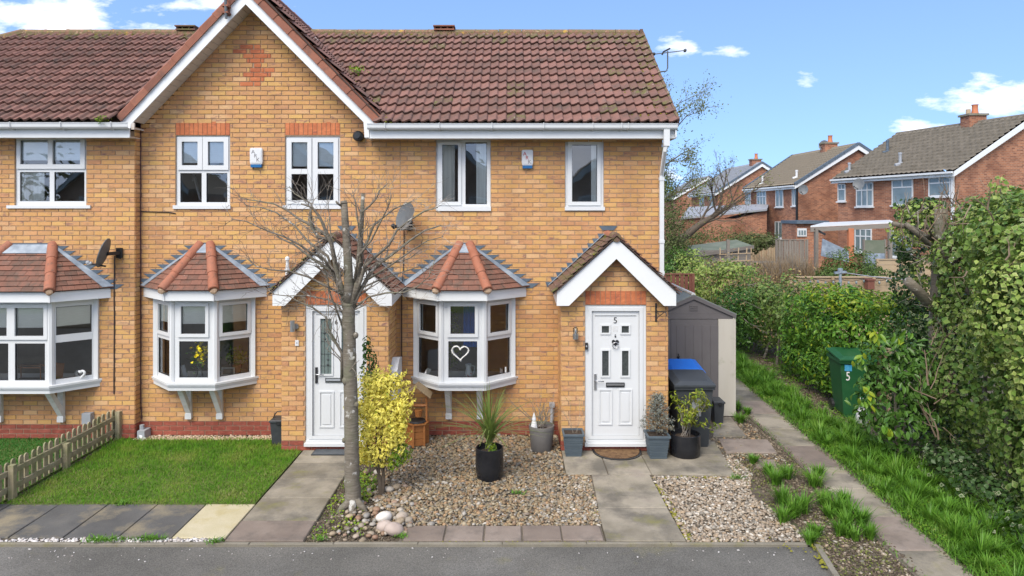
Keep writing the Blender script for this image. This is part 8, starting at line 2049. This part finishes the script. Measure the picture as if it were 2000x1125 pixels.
hedge('garden_shrub', 'dense green shrub at the foot of the corner tree', 'shrub', [(5.75, 12.4, 1.5, .75, .8, .85)], 3000, .09, 'laurel', aspect=.5, inner=.4)
yl = 19.0; tr = [P(1322, 474, yl), P(1340, 460, yl), P(1365, 440, yl), P(1400, 418, yl), P(1432, 398, yl)]
bare_big('leaning mossy tree with a spray of bare twigs in the middle distance', tr[0], 3, [(tr[2], (.5, 0, .75), 1.6, .07), (tr[3], (.3, 0, .9), 1.7, .06), (tr[3], (.7, 0, .3), 1.7, .06), (tr[4], (.1, 0, 1), 1.5, .04), (tr[4], (.8, 0, .5), 1.5, .04), (tr[2], (.9, 0, .15), 1.8, .06), (tr[3], (-.25, .2, 1), 1.6, .05), (tr[1], (.9, -.2, .3), 1.9, .05)], 500, trunk=([tr[0] - Vector((.3, 0, .8))] + tr, [.22, .20, .17, .14, .10, .07]), depth=3)
hedge('far_hedge', 'grey-brown twiggy hedge behind the leaning tree', 'hedge', [(X(1400, 26), 26, 1.9, 2.2, .7, 1.0), (X(1480, 26), 26, 1.8, 2.0, .7, .9), (X(1340, 26), 26, 1.9, 1.6, .7, 1.1)], 5200, .12, 'hedgefar', aspect=.4, inner=.5, lump=.3)
# far tree belt closing the horizon
def belt(label, x0, x1, y, h, n, m='hedgefar'):
    k = int((x1 - x0) / 7); bl = [(x0 + (x1 - x0) * (i + .5) / k + random.uniform(-1.5, 1.5), y + random.uniform(-3, 3), h * .45, random.uniform(3.5, 5.5), 3.5, h * random.uniform(.42, .62)) for i in range(k)]
    t = thing('tree_belt', label, 'trees', ((x0 + x1) / 2, y, 0)); pos, nn = blob_points(bl, n, inner=.3, lump=.3); o = leaves('foliage', pos, nn, rng.uniform(.5, .9, n), M[m], t, aspect=.7); t['kind'] = 'stuff'
    return t
belt('distant line of trees beyond the last red house', -50, 130, 118, 7.5, 11000)

# ================================================================== across the road (seen only in the window panes)
t = thing('opposite_houses', 'brick house across the road, seen only as a reflection in the windows', 'house', (-3, -32, 0), 'houses across the road reflected in the panes')
def opp(cx, lab):
    t = thing('opposite_house', lab, 'house', (cx, -34, 0), 'houses across the road reflected in the panes')
    b = MB(); b.box(cx - 4, cx + 4, -40, -33, 0, 5); b.prism([(cx - 4, -33, 5), (cx + 4, -33, 5), (cx, -33, 8)], (0, -6.9, 0)); b.build('wall', M['farbrick'], t)
    for s in (-1, 1): b = MB(); b.prism([(cx + s * 4.4, -32.7, 4.8), (cx, -32.7, 8.2), (cx, -40.3, 8.2), (cx + s * 4.4, -40.3, 4.8)], (0, 0, .15)); b.build('roof', M['fartile'], t)
    for s in (-1, 1): b = MB(); b.prism([(cx + s * 4.4, -32.66, 4.6), (cx, -32.66, 8.0), (cx, -32.66, 8.3), (cx + s * 4.4, -32.66, 4.9)], (0, -.04, 0)); b.build('barge_board', M['white'], t)
    for (wx, wz) in ((-2, 3.4), (2, 3.4), (-2, .9), (2, .9)):
        b = MB(); b.box(cx + wx - .7, cx + wx + .7, -32.99, -32.93, wz, wz + 1.2); w_ = b.build('window', M['white'], t); b = MB(); b.box(cx + wx - .6, cx + wx + .6, -32.925, -32.91, wz + .1, wz + 1.1); b.build('pane', M['farglass'], w_)
bpy.data.objects.remove(t)
belt('trees beyond the houses across the road, seen only as reflections', -60, 50, -50, 8.5, 5000)
for cx, lab in ((-25, 'leftmost reflected brick house across the road'), (18, 'rightmost reflected brick house across the road'), (-14, 'left reflected brick house across the road'), (-4, 'middle reflected brick house across the road'), (7, 'right reflected brick house across the road')): opp(cx, lab)
